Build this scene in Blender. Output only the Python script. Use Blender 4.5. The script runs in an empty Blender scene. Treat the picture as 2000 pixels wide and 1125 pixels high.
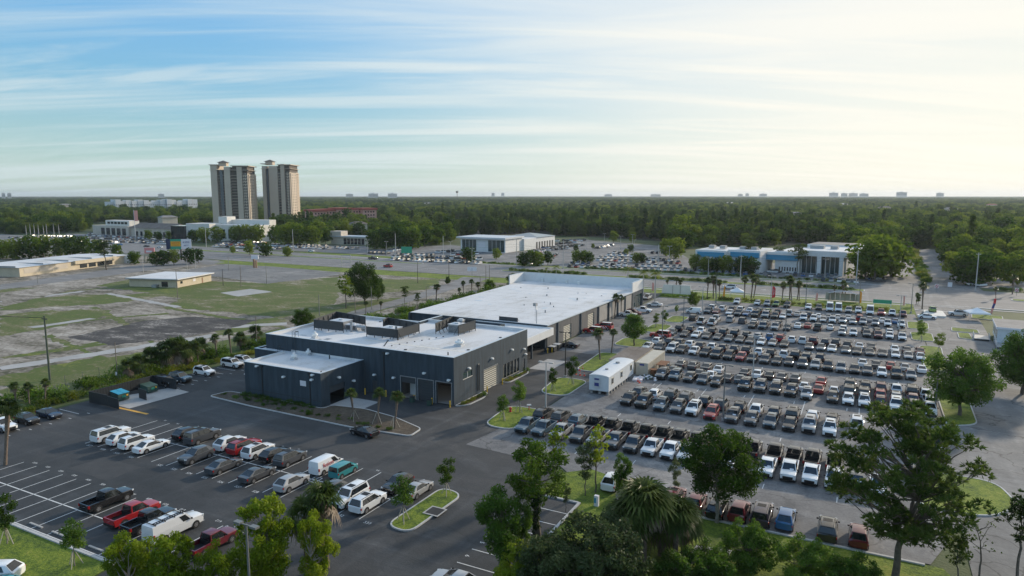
import bpy, math, random
import numpy as np
from mathutils import Vector, Matrix

scene = bpy.context.scene
R = math.radians

# ------------------------------------------------------------------ camera
# site frame: origin at the near corner of the service building, +X along its front, +Y along its side
CAM = (59.72, -93.73, 35.0)
YAW, F = R(27.5), 2000 * 24 / 36.0
PITCH = math.atan(181 / F)
cam_data = bpy.data.cameras.new('camera')
cam_data.lens = 24
cam_data.sensor_width = 36
cam_data.clip_start = 1
cam_data.clip_end = 60000
cam = bpy.data.objects.new('camera', cam_data)
scene.collection.objects.link(cam)
cam.location = CAM
cam.rotation_euler = (R(90) - PITCH, 0, YAW)
scene.camera = cam

# ------------------------------------------------------------------ sky, sun, exposure
SUN_EL, SUN_AZ = R(18.2), R(67.5)          # azimuth counted from +X
world = bpy.data.worlds.new('World')
scene.world = world
world.use_nodes = True
wt = world.node_tree
wt.nodes.clear()
def wn(t, **kw):
    n = wt.nodes.new(t)
    for k, v in kw.items():
        setattr(n, k, v)
    return n
def wl(a, b): wt.links.new(a, b)
w_out = wn('ShaderNodeOutputWorld'); w_bg = wn('ShaderNodeBackground')
w_sky = wn('ShaderNodeTexSky', sky_type='NISHITA', sun_disc=False)
w_sky.sun_elevation = SUN_EL
w_sky.sun_rotation = R(90) - SUN_AZ
w_sky.altitude = 30; w_sky.air_density = 1.0; w_sky.dust_density = .5; w_sky.ozone_density = 2.0
w_bg.inputs['Strength'].default_value = 0.12
# thin cirrus: noise on a flat layer high above the place, drawn out sideways
tc = wn('ShaderNodeTexCoord')
sep = wn('ShaderNodeSeparateXYZ'); wl(tc.outputs['Generated'], sep.inputs[0])
def wm(op, a, b=None, clamp=False):
    n = wn('ShaderNodeMath', operation=op, use_clamp=clamp)
    for i, v in enumerate((a, b)):
        if v is None: continue
        if isinstance(v, (int, float)): n.inputs[i].default_value = v
        else: wl(v, n.inputs[i])
    return n.outputs[0]
zz = wm('MAXIMUM', sep.outputs['Z'], 0.0)
den = wm('ADD', zz, 0.10)
px = wm('DIVIDE', sep.outputs['X'], den); py = wm('DIVIDE', sep.outputs['Y'], den)
comb = wn('ShaderNodeCombineXYZ'); wl(px, comb.inputs[0]); wl(py, comb.inputs[1])
def cloud(rot, sx, sy, scale, detail, lo, hi, dist, off=0.0):
    r1 = wn('ShaderNodeVectorRotate', rotation_type='Z_AXIS'); wl(comb.outputs[0], r1.inputs['Vector'])
    r1.inputs['Angle'].default_value = rot
    mp = wn('ShaderNodeMapping'); wl(r1.outputs[0], mp.inputs[0])
    mp.inputs['Scale'].default_value = (sx, sy, 1); mp.inputs['Location'].default_value = (off, off * .7, 0)
    nz = wn('ShaderNodeTexNoise'); wl(mp.outputs[0], nz.inputs['Vector'])
    nz.inputs['Scale'].default_value = scale; nz.inputs['Detail'].default_value = detail
    nz.inputs['Roughness'].default_value = .58; nz.inputs['Distortion'].default_value = dist
    mr = wn('ShaderNodeMapRange', interpolation_type='SMOOTHSTEP'); wl(nz.outputs['Fac'], mr.inputs[0])
    mr.inputs[1].default_value = lo; mr.inputs[2].default_value = hi
    return mr.outputs[0]
c1 = cloud(-YAW - R(3), .13, 1.0, 1.7, 9, .41, .66, .55, 3.1)          # long thin bands
c2 = cloud(-YAW + R(11), .30, 1.2, .62, 9, .47, .66, 1.1, 7.7)         # larger torn wisps
c3 = cloud(-YAW, .35, .6, .5, 3, .35, .65, .2, 1.9)                    # where the wisps gather
cm = wm('MAXIMUM', wm('MULTIPLY', c1, .72), wm('MULTIPLY', c2, wm('ADD', wm('MULTIPLY', c3, .55), .45)))
sd = wn('ShaderNodeVectorMath', operation='DOT_PRODUCT'); wl(tc.outputs['Generated'], sd.inputs[0])
sd.inputs[1].default_value = (math.cos(SUN_AZ) * math.cos(SUN_EL), math.sin(SUN_AZ) * math.cos(SUN_EL), math.sin(SUN_EL))
veil = wn('ShaderNodeMapRange', interpolation_type='SMOOTHSTEP'); wl(sd.outputs['Value'], veil.inputs[0])   # cirrostratus, thicker towards the low sun
veil.inputs[1].default_value = .30; veil.inputs[2].default_value = .93
veil.inputs[3].default_value = 0.0; veil.inputs[4].default_value = .72
hzn = wn('ShaderNodeMapRange', interpolation_type='SMOOTHSTEP'); wl(zz, hzn.inputs[0])
hzn.inputs[1].default_value = 0.0; hzn.inputs[2].default_value = .16; hzn.inputs[3].default_value = .45; hzn.inputs[4].default_value = 0.0
inv = lambda x: wm('SUBTRACT', 1.0, x)
cf = inv(wm('MULTIPLY', wm('MULTIPLY', inv(cm), inv(veil.outputs[0])), inv(hzn.outputs[0])))
# clear air: the sky model, its glare around the sun softened by the high veil
tint = wn('ShaderNodeVectorMath', operation='MULTIPLY'); wl(w_sky.outputs[0], tint.inputs[0]); tint.inputs[1].default_value = (.70, 1.0, 1.13)
lum = wn('ShaderNodeRGBToBW'); wl(tint.outputs[0], lum.inputs[0])
gain = wm('POWER', wm('DIVIDE', 2.5, wm('MAXIMUM', lum.outputs[0], .01)), .75)
clear = wn('ShaderNodeVectorMath', operation='SCALE'); wl(tint.outputs[0], clear.inputs[0]); wl(gain, clear.inputs['Scale'])
# cloud: pale blue-white far from the sun, cream near it
warm = wn('ShaderNodeMapRange', interpolation_type='SMOOTHSTEP'); wl(sd.outputs['Value'], warm.inputs[0]); warm.inputs[1].default_value = .35; warm.inputs[2].default_value = .98
cl_col = wn('ShaderNodeMix', data_type='RGBA'); wl(warm.outputs[0], cl_col.inputs[0])
cl_col.inputs[6].default_value = (3.9, 4.5, 4.65, 1); cl_col.inputs[7].default_value = (6.2, 5.85, 5.15, 1)
mixc = wn('ShaderNodeMix', data_type='RGBA'); wl(cf, mixc.inputs[0]); wl(clear.outputs[0], mixc.inputs[6]); wl(cl_col.outputs[2], mixc.inputs[7])
wl(mixc.outputs[2], w_bg.inputs['Color']); wl(w_bg.outputs[0], w_out.inputs[0])

sun_data = bpy.data.lights.new('sun', 'SUN')
sun_data.energy = 2.7
sun_data.angle = R(2.5)
sun_data.color = (1.0, .86, .68)
sun = bpy.data.objects.new('sun', sun_data)
scene.collection.objects.link(sun)
sun.rotation_euler = (R(90) - SUN_EL, 0, SUN_AZ + R(90))
sun.location = (0, 0, 200)
vs = scene.view_settings
vs.view_transform = 'Standard'; vs.look = 'None'; vs.gamma = 1; vs.use_curve_mapping = False
vs.exposure = 0.58
scene.cycles.use_denoising = True
scene.cycles.max_bounces = 6
scene.cycles.diffuse_bounces = 3
scene.cycles.glossy_bounces = 3
scene.cycles.transmission_bounces = 3
scene.cycles.volume_bounces = 0
scene.cycles.sample_clamp_indirect = 6

# ------------------------------------------------------------------ survey: photo measurements -> ground positions
def ray(x, y):
    a = (x - 1000) / F; b = -(y - 562.5) / F; c, s = math.cos(PITCH), math.sin(PITCH)
    f = c + b * s; u = -s + b * c; cy, sy = math.cos(YAW), math.sin(YAW)
    return (a * cy - f * sy, a * sy + f * cy, u)
def G(x, y, z=0.0):
    d = ray(x, y); t = (z - CAM[2]) / d[2]
    return (CAM[0] + t * d[0], CAM[1] + t * d[1])
def HT(x, yb, yt):
    X, Y = G(x, yb); d = ray(x, yt)
    t = math.hypot(X - CAM[0], Y - CAM[1]) / math.hypot(d[0], d[1])
    return CAM[2] + t * d[2]
def AT(x, dist):
    """ground position at a horizontal distance in the direction of picture column x"""
    d = ray(x, 400); h = math.hypot(d[0], d[1])
    return (CAM[0] + d[0] / h * dist, CAM[1] + d[1] / h * dist)
def ZAT(x, y, dist):
    d = ray(x, y); h = math.hypot(d[0], d[1])
    return CAM[2] + d[2] / h * dist
def pix(X, Y, Z=0.0):
    dx, dy, dz = X - CAM[0], Y - CAM[1], Z - CAM[2]; cy, sy = math.cos(YAW), math.sin(YAW)
    r = dx * cy + dy * sy; f = -dx * sy + dy * cy; c, s = math.cos(PITCH), math.sin(PITCH)
    dep = f * c - dz * s; up = f * s + dz * c
    return 1000 + F * r / dep, 562.5 - F * up / dep

# ------------------------------------------------------------------ materials
MATS = {}
def new_mat(name):
    m = bpy.data.materials.new(name); m.use_nodes = True
    nt = m.node_tree; b = nt.nodes['Principled BSDF']
    MATS[name] = m
    return m, nt, b
def simple(name, col, rough=.7, metal=0.0, noise=0.0, nscale=1.0, bump=0.0, streak=None, coat=0.0, emit=None, spec=.5, tint=None):
    m, nt, b = new_mat(name)
    b.inputs['Base Color'].default_value = (*col, 1)
    b.inputs['Roughness'].default_value = rough; b.inputs['Metallic'].default_value = metal
    b.inputs['Coat Weight'].default_value = coat; b.inputs['Specular IOR Level'].default_value = spec
    if emit: b.inputs['Emission Color'].default_value = (*emit[:3], 1); b.inputs['Emission Strength'].default_value = emit[3]
    if noise or bump:
        g = nt.nodes.new('ShaderNodeNewGeometry')
        n = nt.nodes.new('ShaderNodeTexNoise'); n.inputs['Scale'].default_value = nscale; n.inputs['Detail'].default_value = 6
        n.inputs['Roughness'].default_value = .62
        if streak:
            mp = nt.nodes.new('ShaderNodeMapping'); mp.inputs['Scale'].default_value = (1, 1, streak); nt.links.new(g.outputs['Position'], mp.inputs[0]); nt.links.new(mp.outputs[0], n.inputs['Vector'])
        else: nt.links.new(g.outputs['Position'], n.inputs['Vector'])
        if noise:
            mx = nt.nodes.new('ShaderNodeMix'); mx.data_type = 'RGBA'
            lo = tuple(c * (1 - noise) for c in col); hi = tint or tuple(min(1, c * (1 + noise)) for c in col)
            mx.inputs[6].default_value = (*lo, 1); mx.inputs[7].default_value = (*hi, 1)
            mr = nt.nodes.new('ShaderNodeMapRange'); mr.inputs[1].default_value = .3; mr.inputs[2].default_value = .7
            nt.links.new(n.outputs['Fac'], mr.inputs[0]); nt.links.new(mr.outputs[0], mx.inputs[0])
            nt.links.new(mx.outputs[2], b.inputs['Base Color'])
        if bump:
            bp = nt.nodes.new('ShaderNodeBump'); bp.inputs['Strength'].default_value = bump; bp.inputs['Distance'].default_value = .1
            nt.links.new(n.outputs['Fac'], bp.inputs['Height']); nt.links.new(bp.outputs[0], b.inputs['Normal'])
    return m
def ground_mat(name, stops, scales=(.035, .3, 3.0), weights=(.5, .3, .2), rough=.9, bump=.3, stretch=None, cracks=0.0, worn=0.0, sharp=.16):
    """colour ramp over three octaves of noise in ground position"""
    m, nt, b = new_mat(name)
    g = nt.nodes.new('ShaderNodeNewGeometry'); src = g.outputs['Position']
    if stretch:
        mp = nt.nodes.new('ShaderNodeMapping'); mp.inputs['Scale'].default_value = stretch
        nt.links.new(src, mp.inputs[0]); ssrc = mp.outputs[0]
    else: ssrc = src
    acc = None
    for i, (s, w) in enumerate(zip(scales, weights)):
        n = nt.nodes.new('ShaderNodeTexNoise'); n.inputs['Scale'].default_value = s; n.inputs['Detail'].default_value = 5
        n.inputs['Roughness'].default_value = .6; n.inputs['Distortion'].default_value = .4
        nt.links.new(ssrc if i < 2 else src, n.inputs['Vector'])
        mu = nt.nodes.new('ShaderNodeMath'); mu.operation = 'MULTIPLY_ADD'; mu.inputs[1].default_value = w
        nt.links.new(n.outputs['Fac'], mu.inputs[0])
        if acc: nt.links.new(acc, mu.inputs[2])
        else: mu.inputs[2].default_value = 0
        acc = mu.outputs[0]; last = n
    mr = nt.nodes.new('ShaderNodeMapRange'); mr.inputs[1].default_value = .5 - sharp; mr.inputs[2].default_value = .5 + sharp
    nt.links.new(acc, mr.inputs[0])
    cr = nt.nodes.new('ShaderNodeValToRGB'); el = cr.color_ramp.elements
    el[0].position = stops[0][0]; el[0].color = (*stops[0][1], 1); el[1].position = stops[-1][0]; el[1].color = (*stops[-1][1], 1)
    for p, c in stops[1:-1]:
        e = el.new(p); e.color = (*c, 1)
    nt.links.new(mr.outputs[0], cr.inputs[0])
    col = cr.outputs[0]
    if cracks:
        v = nt.nodes.new('ShaderNodeTexVoronoi'); v.feature = 'DISTANCE_TO_EDGE'; v.inputs['Scale'].default_value = .11
        dn = nt.nodes.new('ShaderNodeTexNoise'); dn.inputs['Scale'].default_value = .25; dn.inputs['Detail'].default_value = 4
        nt.links.new(src, dn.inputs['Vector'])
        ad = nt.nodes.new('ShaderNodeMix'); ad.data_type = 'VECTOR'; ad.inputs[0].default_value = .86
        sc = nt.nodes.new('ShaderNodeVectorMath'); sc.operation = 'SCALE'; sc.inputs['Scale'].default_value = 30
        nt.links.new(dn.outputs['Color'], sc.inputs[0])
        nt.links.new(sc.outputs[0], ad.inputs[4]); nt.links.new(src, ad.inputs[5]); nt.links.new(ad.outputs[1], v.inputs['Vector'])
        r2 = nt.nodes.new('ShaderNodeMapRange'); r2.inputs[1].default_value = 0.002; r2.inputs[2].default_value = .012
        r2.inputs[3].default_value = 1 - cracks; r2.inputs[4].default_value = 1
        nt.links.new(v.outputs['Distance'], r2.inputs[0])
        mm = nt.nodes.new('ShaderNodeVectorMath'); mm.operation = 'SCALE'
        nt.links.new(col, mm.inputs[0]); nt.links.new(r2.outputs[0], mm.inputs['Scale']); col = mm.outputs[0]
    if worn:
        for sc3, lo, hi, f0 in (((.02, .5, 1), .52, .70, 1.45), ((.5, .02, 1), .54, .72, 1.35), ((.9, .9, 1), .66, .74, .55), ((.11, .13, 1), .56, .60, 1.22)):
            mp2 = nt.nodes.new('ShaderNodeMapping'); mp2.inputs['Scale'].default_value = sc3; nt.links.new(src, mp2.inputs[0])
            n2 = nt.nodes.new('ShaderNodeTexNoise'); n2.inputs['Scale'].default_value = 1.0; n2.inputs['Detail'].default_value = 4; n2.inputs['Distortion'].default_value = .6; nt.links.new(mp2.outputs[0], n2.inputs['Vector'])
            m2 = nt.nodes.new('ShaderNodeMapRange'); m2.inputs[1].default_value = lo; m2.inputs[2].default_value = hi; m2.inputs[3].default_value = 1.0; m2.inputs[4].default_value = 1 + (f0 - 1) * worn; nt.links.new(n2.outputs['Fac'], m2.inputs[0])
            v2 = nt.nodes.new('ShaderNodeVectorMath'); v2.operation = 'SCALE'; nt.links.new(col, v2.inputs[0]); nt.links.new(m2.outputs[0], v2.inputs['Scale']); col = v2.outputs[0]
    nt.links.new(col, b.inputs['Base Color'])
    b.inputs['Roughness'].default_value = rough
    if bump:
        bp = nt.nodes.new('ShaderNodeBump'); bp.inputs['Strength'].default_value = bump; bp.inputs['Distance'].default_value = .15
        nt.links.new(last.outputs['Fac'], bp.inputs['Height']); nt.links.new(bp.outputs[0], b.inputs['Normal'])
    return m
def leaf_mat(name, dark, mid, lite, trans=.35, nscale=.35, rnd=.35, rough=.55, spec=.2):
    m, nt, b = new_mat(name)
    g = nt.nodes.new('ShaderNodeNewGeometry'); oi = nt.nodes.new('ShaderNodeObjectInfo')
    n = nt.nodes.new('ShaderNodeTexNoise'); n.inputs['Scale'].default_value = nscale; n.inputs['Detail'].default_value = 3
    nt.links.new(g.outputs['Position'], n.inputs['Vector'])
    a1 = nt.nodes.new('ShaderNodeMath'); a1.operation = 'MULTIPLY_ADD'; a1.inputs[1].default_value = rnd; a1.inputs[2].default_value = -rnd / 2
    nt.links.new(oi.outputs['Random'], a1.inputs[0])
    a2 = nt.nodes.new('ShaderNodeMath'); a2.operation = 'ADD'; nt.links.new(n.outputs['Fac'], a2.inputs[0]); nt.links.new(a1.outputs[0], a2.inputs[1])
    # each leaf a little different
    a3 = nt.nodes.new('ShaderNodeMath'); a3.operation = 'MULTIPLY_ADD'; a3.inputs[1].default_value = .22; a3.inputs[2].default_value = -.11
    nt.links.new(g.outputs['Random Per Island'], a3.inputs[0])
    a4 = nt.nodes.new('ShaderNodeMath'); a4.operation = 'ADD'; nt.links.new(a2.outputs[0], a4.inputs[0]); nt.links.new(a3.outputs[0], a4.inputs[1])
    cr = nt.nodes.new('ShaderNodeValToRGB'); el = cr.color_ramp.elements
    el[0].position = .25; el[0].color = (*dark, 1); el[1].position = .8; el[1].color = (*lite, 1)
    e = el.new(.52); e.color = (*mid, 1)
    nt.links.new(a4.outputs[0], cr.inputs[0])
    nt.links.new(cr.outputs[0], b.inputs['Base Color']); b.inputs['Roughness'].default_value = rough
    b.inputs['Specular IOR Level'].default_value = spec
    tr = nt.nodes.new('ShaderNodeBsdfTranslucent'); mx = nt.nodes.new('ShaderNodeMixShader'); mx.inputs[0].default_value = trans
    nt.links.new(cr.outputs[0], tr.inputs[0])
    nt.links.new(b.outputs[0], mx.inputs[1]); nt.links.new(tr.outputs[0], mx.inputs[2])
    nt.links.new(mx.outputs[0], nt.nodes['Material Output'].inputs['Surface'])
    return m

# ground
ground_mat('meadow', [(0, (.022, .04, .010)), (.5, (.05, .075, .018)), (1, (.10, .11, .04))], bump=.5)
ground_mat('new_asphalt', [(0, (.020, .023, .025)), (.5, (.034, .036, .038)), (.8, (.048, .048, .048)), (1, (.075, .072, .069))], scales=(.045, .35, 4.5), weights=(.45, .3, .25), rough=.8, bump=.25, stretch=(.6, 1, 1), cracks=.2, worn=1.0, sharp=.12)
ground_mat('old_asphalt', [(0, (.085, .086, .089)), (.45, (.145, .143, .143)), (.75, (.18, .175, .17)), (1, (.25, .235, .22))], scales=(.07, .4, 3.5), weights=(.42, .33, .25), rough=.88, bump=.15, cracks=.45, worn=.7, sharp=.10)
ground_mat('drive_asphalt', [(0, (.095, .096, .096)), (.5, (.155, .152, .147)), (1, (.24, .225, .205))], scales=(.05, .3, 3), weights=(.42, .33, .25), rough=.9, bump=.15, cracks=.5, worn=.7)
ground_mat('road_asphalt', [(0, (.13, .127, .125)), (.5, (.165, .16, .155)), (1, (.21, .2, .19))], scales=(.05, .4, 5), weights=(.5, .3, .2), stretch=(.15, 1, 1), rough=.88, bump=.1, worn=.7)
ground_mat('sand_field', [(0, (.045, .05, .018)), (.22, (.085, .078, .048)), (.38, (.16, .138, .105)), (.62, (.25, .218, .178)), (1, (.40, .36, .31))], scales=(.05, .26, .9), weights=(.32, .36, .32), stretch=(.4, 1, 1), rough=.95, bump=.3, cracks=.4, sharp=.10)
ground_mat('weed_field', [(0, (.27, .24, .18)), (.22, (.15, .14, .06)), (.45, (.085, .105, .016)), (.75, (.06, .095, .008)), (1, (.15, .165, .022))], scales=(.05, .22, 1.3), weights=(.36, .36, .28), stretch=(.5, 1, 1), rough=.95, bump=.5, sharp=.10)
ground_mat('lawn', [(0, (.035, .07, .005)), (.4, (.10, .15, .007)), (.7, (.155, .205, .012)), (1, (.23, .24, .03))], scales=(.15, .8, 4), weights=(.3, .35, .35), rough=.95, bump=.9, sharp=.10)
ground_mat('burnt_slab', [(0, (.022, .02, .02)), (.45, (.05, .045, .042)), (.7, (.10, .09, .08)), (1, (.33, .30, .27))], scales=(.08, .35, 1.6), weights=(.34, .36, .3), stretch=(.45, 1, 1), rough=.93, bump=.2, sharp=.10)
ground_mat('concrete', [(0, (.27, .262, .25)), (.5, (.36, .35, .335)), (1, (.44, .43, .41))], scales=(.12, .8, 6), weights=(.45, .3, .25), rough=.88, bump=.1)
ground_mat('kerb_concrete', [(0, (.33, .33, .32)), (.5, (.46, .455, .44)), (1, (.55, .54, .52))], scales=(.3, 1.5, 8), weights=(.45, .3, .25), rough=.85, bump=.05)
ground_mat('mulch', [(0, (.035, .026, .018)), (.5, (.085, .065, .045)), (1, (.16, .13, .095))], scales=(.4, 2, 9), weights=(.35, .35, .3), rough=.95, bump=.8)
ground_mat('litter_floor', [(0, (.012, .016, .008)), (.6, (.022, .026, .012)), (1, (.035, .035, .018))], rough=.95, bump=.4)
ground_mat('patch_asphalt', [(0, (.030, .032, .034)), (.5, (.043, .044, .045)), (1, (.062, .061, .06))], scales=(.2, .9, 5), weights=(.4, .3, .3), rough=.82, bump=.2)
simple('white_line', (.62, .62, .60), .75, noise=.18, nscale=3)
simple('yellow_line', (.62, .33, .05), .75, noise=.2, nscale=2)
# buildings
simple('dark_stucco', (.034, .052, .068), .85, noise=.3, nscale=1.3, bump=.1, streak=.12)
simple('grey_stucco', (.105, .106, .108), .85, noise=.25, nscale=1.1, bump=.1, streak=.15)
simple('tan_stucco', (.30, .285, .265), .85, noise=.12, nscale=.5, bump=.1)
simple('dark_metal', (.028, .033, .037), .5, metal=.2)
simple('screen_metal', (.040, .045, .048), .6, noise=.2, nscale=4)
simple('pale_metal', (.56, .58, .60), .45, metal=.3)
simple('galvanised', (.35, .36, .37), .45, metal=.6, noise=.2, nscale=3)
ground_mat('roof_membrane', [(0, (.33, .31, .28)), (.22, (.50, .485, .46)), (.45, (.61, .605, .60)), (1, (.69, .69, .69))], scales=(.07, .3, 1.8), weights=(.42, .36, .22), stretch=(1, .4, 1), rough=.7, bump=.05)
ground_mat('gravel_roof', [(0, (.16, .15, .14)), (.5, (.24, .225, .21)), (1, (.34, .32, .30))], scales=(.15, .8, 7), weights=(.4, .3, .3), rough=.92, bump=.2)
ground_mat('brown_roof', [(0, (.10, .078, .062)), (.5, (.155, .128, .108)), (1, (.24, .21, .19))], scales=(.2, 1.2, 7), weights=(.4, .3, .3), rough=.92, bump=.2)
simple('roof_edge', (.50, .56, .60), .5, metal=.1)
simple('white_wall', (.66, .66, .65), .7, noise=.06, nscale=.6)
simple('cream_wall', (.55, .47, .34), .8, noise=.1, nscale=.4)
simple('beige_wall', (.52, .46, .38), .8, noise=.1, nscale=.3)
simple('warm_white', (.66, .63, .57), .8, noise=.07, nscale=.3)
simple('tower_wall', (.52, .44, .35), .85, noise=.06, nscale=.05)
simple('tower_dark', (.10, .085, .07), .8)
simple('pink_wall', (.55, .32, .26), .85)
simple('red_roof', (.33, .085, .06), .85, noise=.15, nscale=.3)
simple('blue_panel', (.035, .26, .44), .45)
simple('glass', (.016, .022, .026), .06, spec=.9)
simple('green_glass', (.02, .05, .055), .08, spec=.9)
simple('tower_glass', (.05, .075, .095), .15, spec=.8)
simple('bay_interior', (.25, .25, .24), .8)
simple('tube_lamp', (.8, .8, .8), .5, emit=(1, .96, .9, 2))
simple('door_panel', (.045, .052, .058), .6)
simple('slat_cream', (.60, .56, .46), .6)
simple('lamp_white', (.75, .75, .73), .4)
simple('trailer_white', (.62, .64, .65), .55, noise=.06, nscale=1.2)
simple('container_beige', (.47, .43, .35), .65, noise=.12, nscale=.8)
simple('rust', (.17, .07, .03), .9, noise=.3, nscale=3)
simple('bollard_yellow', (.70, .42, .03), .55)
simple('cone_orange', (.75, .075, .03), .6)
simple('hydrant_red', (.48, .03, .03), .5)
simple('red_print', (.50, .05, .035), .6)
simple('dumpster_green', (.03, .07, .055), .6, noise=.2, nscale=3)
simple('dumpster_lid', (.02, .27, .40), .5, noise=.12, nscale=2)
simple('wood_pole', (.20, .165, .13), .9, noise=.25, nscale=2)
simple('green_pole', (.085, .10, .07), .85, noise=.2, nscale=2)
simple('concrete_pole', (.45, .43, .40), .85, noise=.1, nscale=1)
simple('dark_pole', (.05, .045, .04), .6, metal=.3)
simple('grey_pole', (.22, .22, .21), .5, metal=.4)
simple('tent_white', (.78, .78, .78), .8)
simple('flag_red', (.62, .035, .045), .8)
simple('flag_orange', (.75, .30, .03), .8)
simple('flag_pink', (.70, .32, .27), .8)
simple('sign_green', (.03, .30, .18), .6)
simple('sign_yellow', (.70, .36, .02), .7)
simple('sign_white', (.72, .70, .72), .7)
simple('sign_pink', (.65, .25, .24), .7)
simple('sign_blue', (.035, .05, .20), .7)
simple('black_print', (.02, .02, .02), .7)
simple('wire_black', (.02, .02, .02), .7)
simple('fence_wire', (.17, .18, .17), .6, metal=.5)
simple('navy_fabric', (.02, .03, .08), .8)
simple('brown_sign', (.30, .17, .10), .8)
# vehicles
def paint_mat(name, rough=.45, metal=.0):
    m, nt, b = new_mat(name)
    oi = nt.nodes.new('ShaderNodeObjectInfo')
    nt.links.new(oi.outputs['Color'], b.inputs['Base Color'])
    b.inputs['Roughness'].default_value = rough; b.inputs['Metallic'].default_value = metal
    b.inputs['Specular IOR Level'].default_value = .05; b.inputs['Coat Weight'].default_value = 1.0; b.inputs['Coat Roughness'].default_value = .03; b.inputs['Coat IOR'].default_value = 1.75
    return m
paint_mat('car_paint')
simple('car_glass', (.012, .015, .017), .04, spec=.8)
simple('car_trim', (.016, .016, .017), .5, spec=.25)
simple('tyre', (.017, .017, .017), .85)
simple('rim', (.36, .36, .37), .35, metal=.7)
simple('head_lens', (.55, .57, .58), .15, spec=.8)
simple('tail_lens', (.30, .012, .012), .25)
simple('plate', (.5, .5, .48), .6)
simple('bed_liner', (.022, .022, .023), .8)
# plants
simple('bark', (.115, .095, .075), .95, noise=.3, nscale=3, bump=.5)
simple('pale_bark', (.24, .21, .175), .95, noise=.3, nscale=3, bump=.5)
simple('palm_bark', (.165, .125, .095), .95, noise=.35, nscale=5, bump=.6)
simple('royal_bark', (.40, .385, .36), .9, noise=.15, nscale=2)
simple('stake', (.42, .38, .31), .9)
leaf_mat('leaf_oak', (0.028, 0.067, 0.006), (0.064, 0.123, 0.010), (0.128, 0.192, 0.018), trans=0.55)
leaf_mat('leaf_lime', (.085, .14, .006), (.185, .26, .012), (.30, .36, .03), trans=.55)
leaf_mat('leaf_fresh', (0.046, 0.100, 0.013), (0.096, 0.179, 0.020), (0.166, 0.256, 0.038), trans=0.55)
leaf_mat('leaf_pine', (0.028, 0.059, 0.012), (0.061, 0.109, 0.017), (0.122, 0.166, 0.028), trans=0.45)
leaf_mat('leaf_dark', (0.020, 0.042, 0.012), (0.044, 0.077, 0.018), (0.083, 0.115, 0.032), trans=0.45)
leaf_mat('leaf_grey', (0.041, 0.064, 0.023), (0.077, 0.109, 0.038), (0.128, 0.160, 0.064), trans=0.45)
leaf_mat('leaf_palm', (0.033, 0.059, 0.013), (0.070, 0.113, 0.023), (0.134, 0.173, 0.044), trans=0.50, rough=.4)
leaf_mat('leaf_royal', (0.077, 0.109, 0.010), (0.166, 0.205, 0.018), (0.282, 0.294, 0.038), trans=0.60)
leaf_mat('leaf_dead', (.10, .07, .045), (.17, .13, .09), (.25, .2, .15), trans=.2)
leaf_mat('leaf_hedge', (0.064, 0.096, 0.010), (0.147, 0.179, 0.017), (0.256, 0.256, 0.028), trans=0.55)
leaf_mat('forest_a', (0.028, 0.067, 0.008), (0.077, 0.134, 0.013), (0.173, 0.224, 0.023), trans=0.55, nscale=.045, rnd=.6, rough=.8, spec=.05)
leaf_mat('forest_b', (0.020, 0.051, 0.010), (0.049, 0.092, 0.015), (0.109, 0.154, 0.023), trans=0.50, nscale=.045, rnd=.5, rough=.8, spec=.05)

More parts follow.
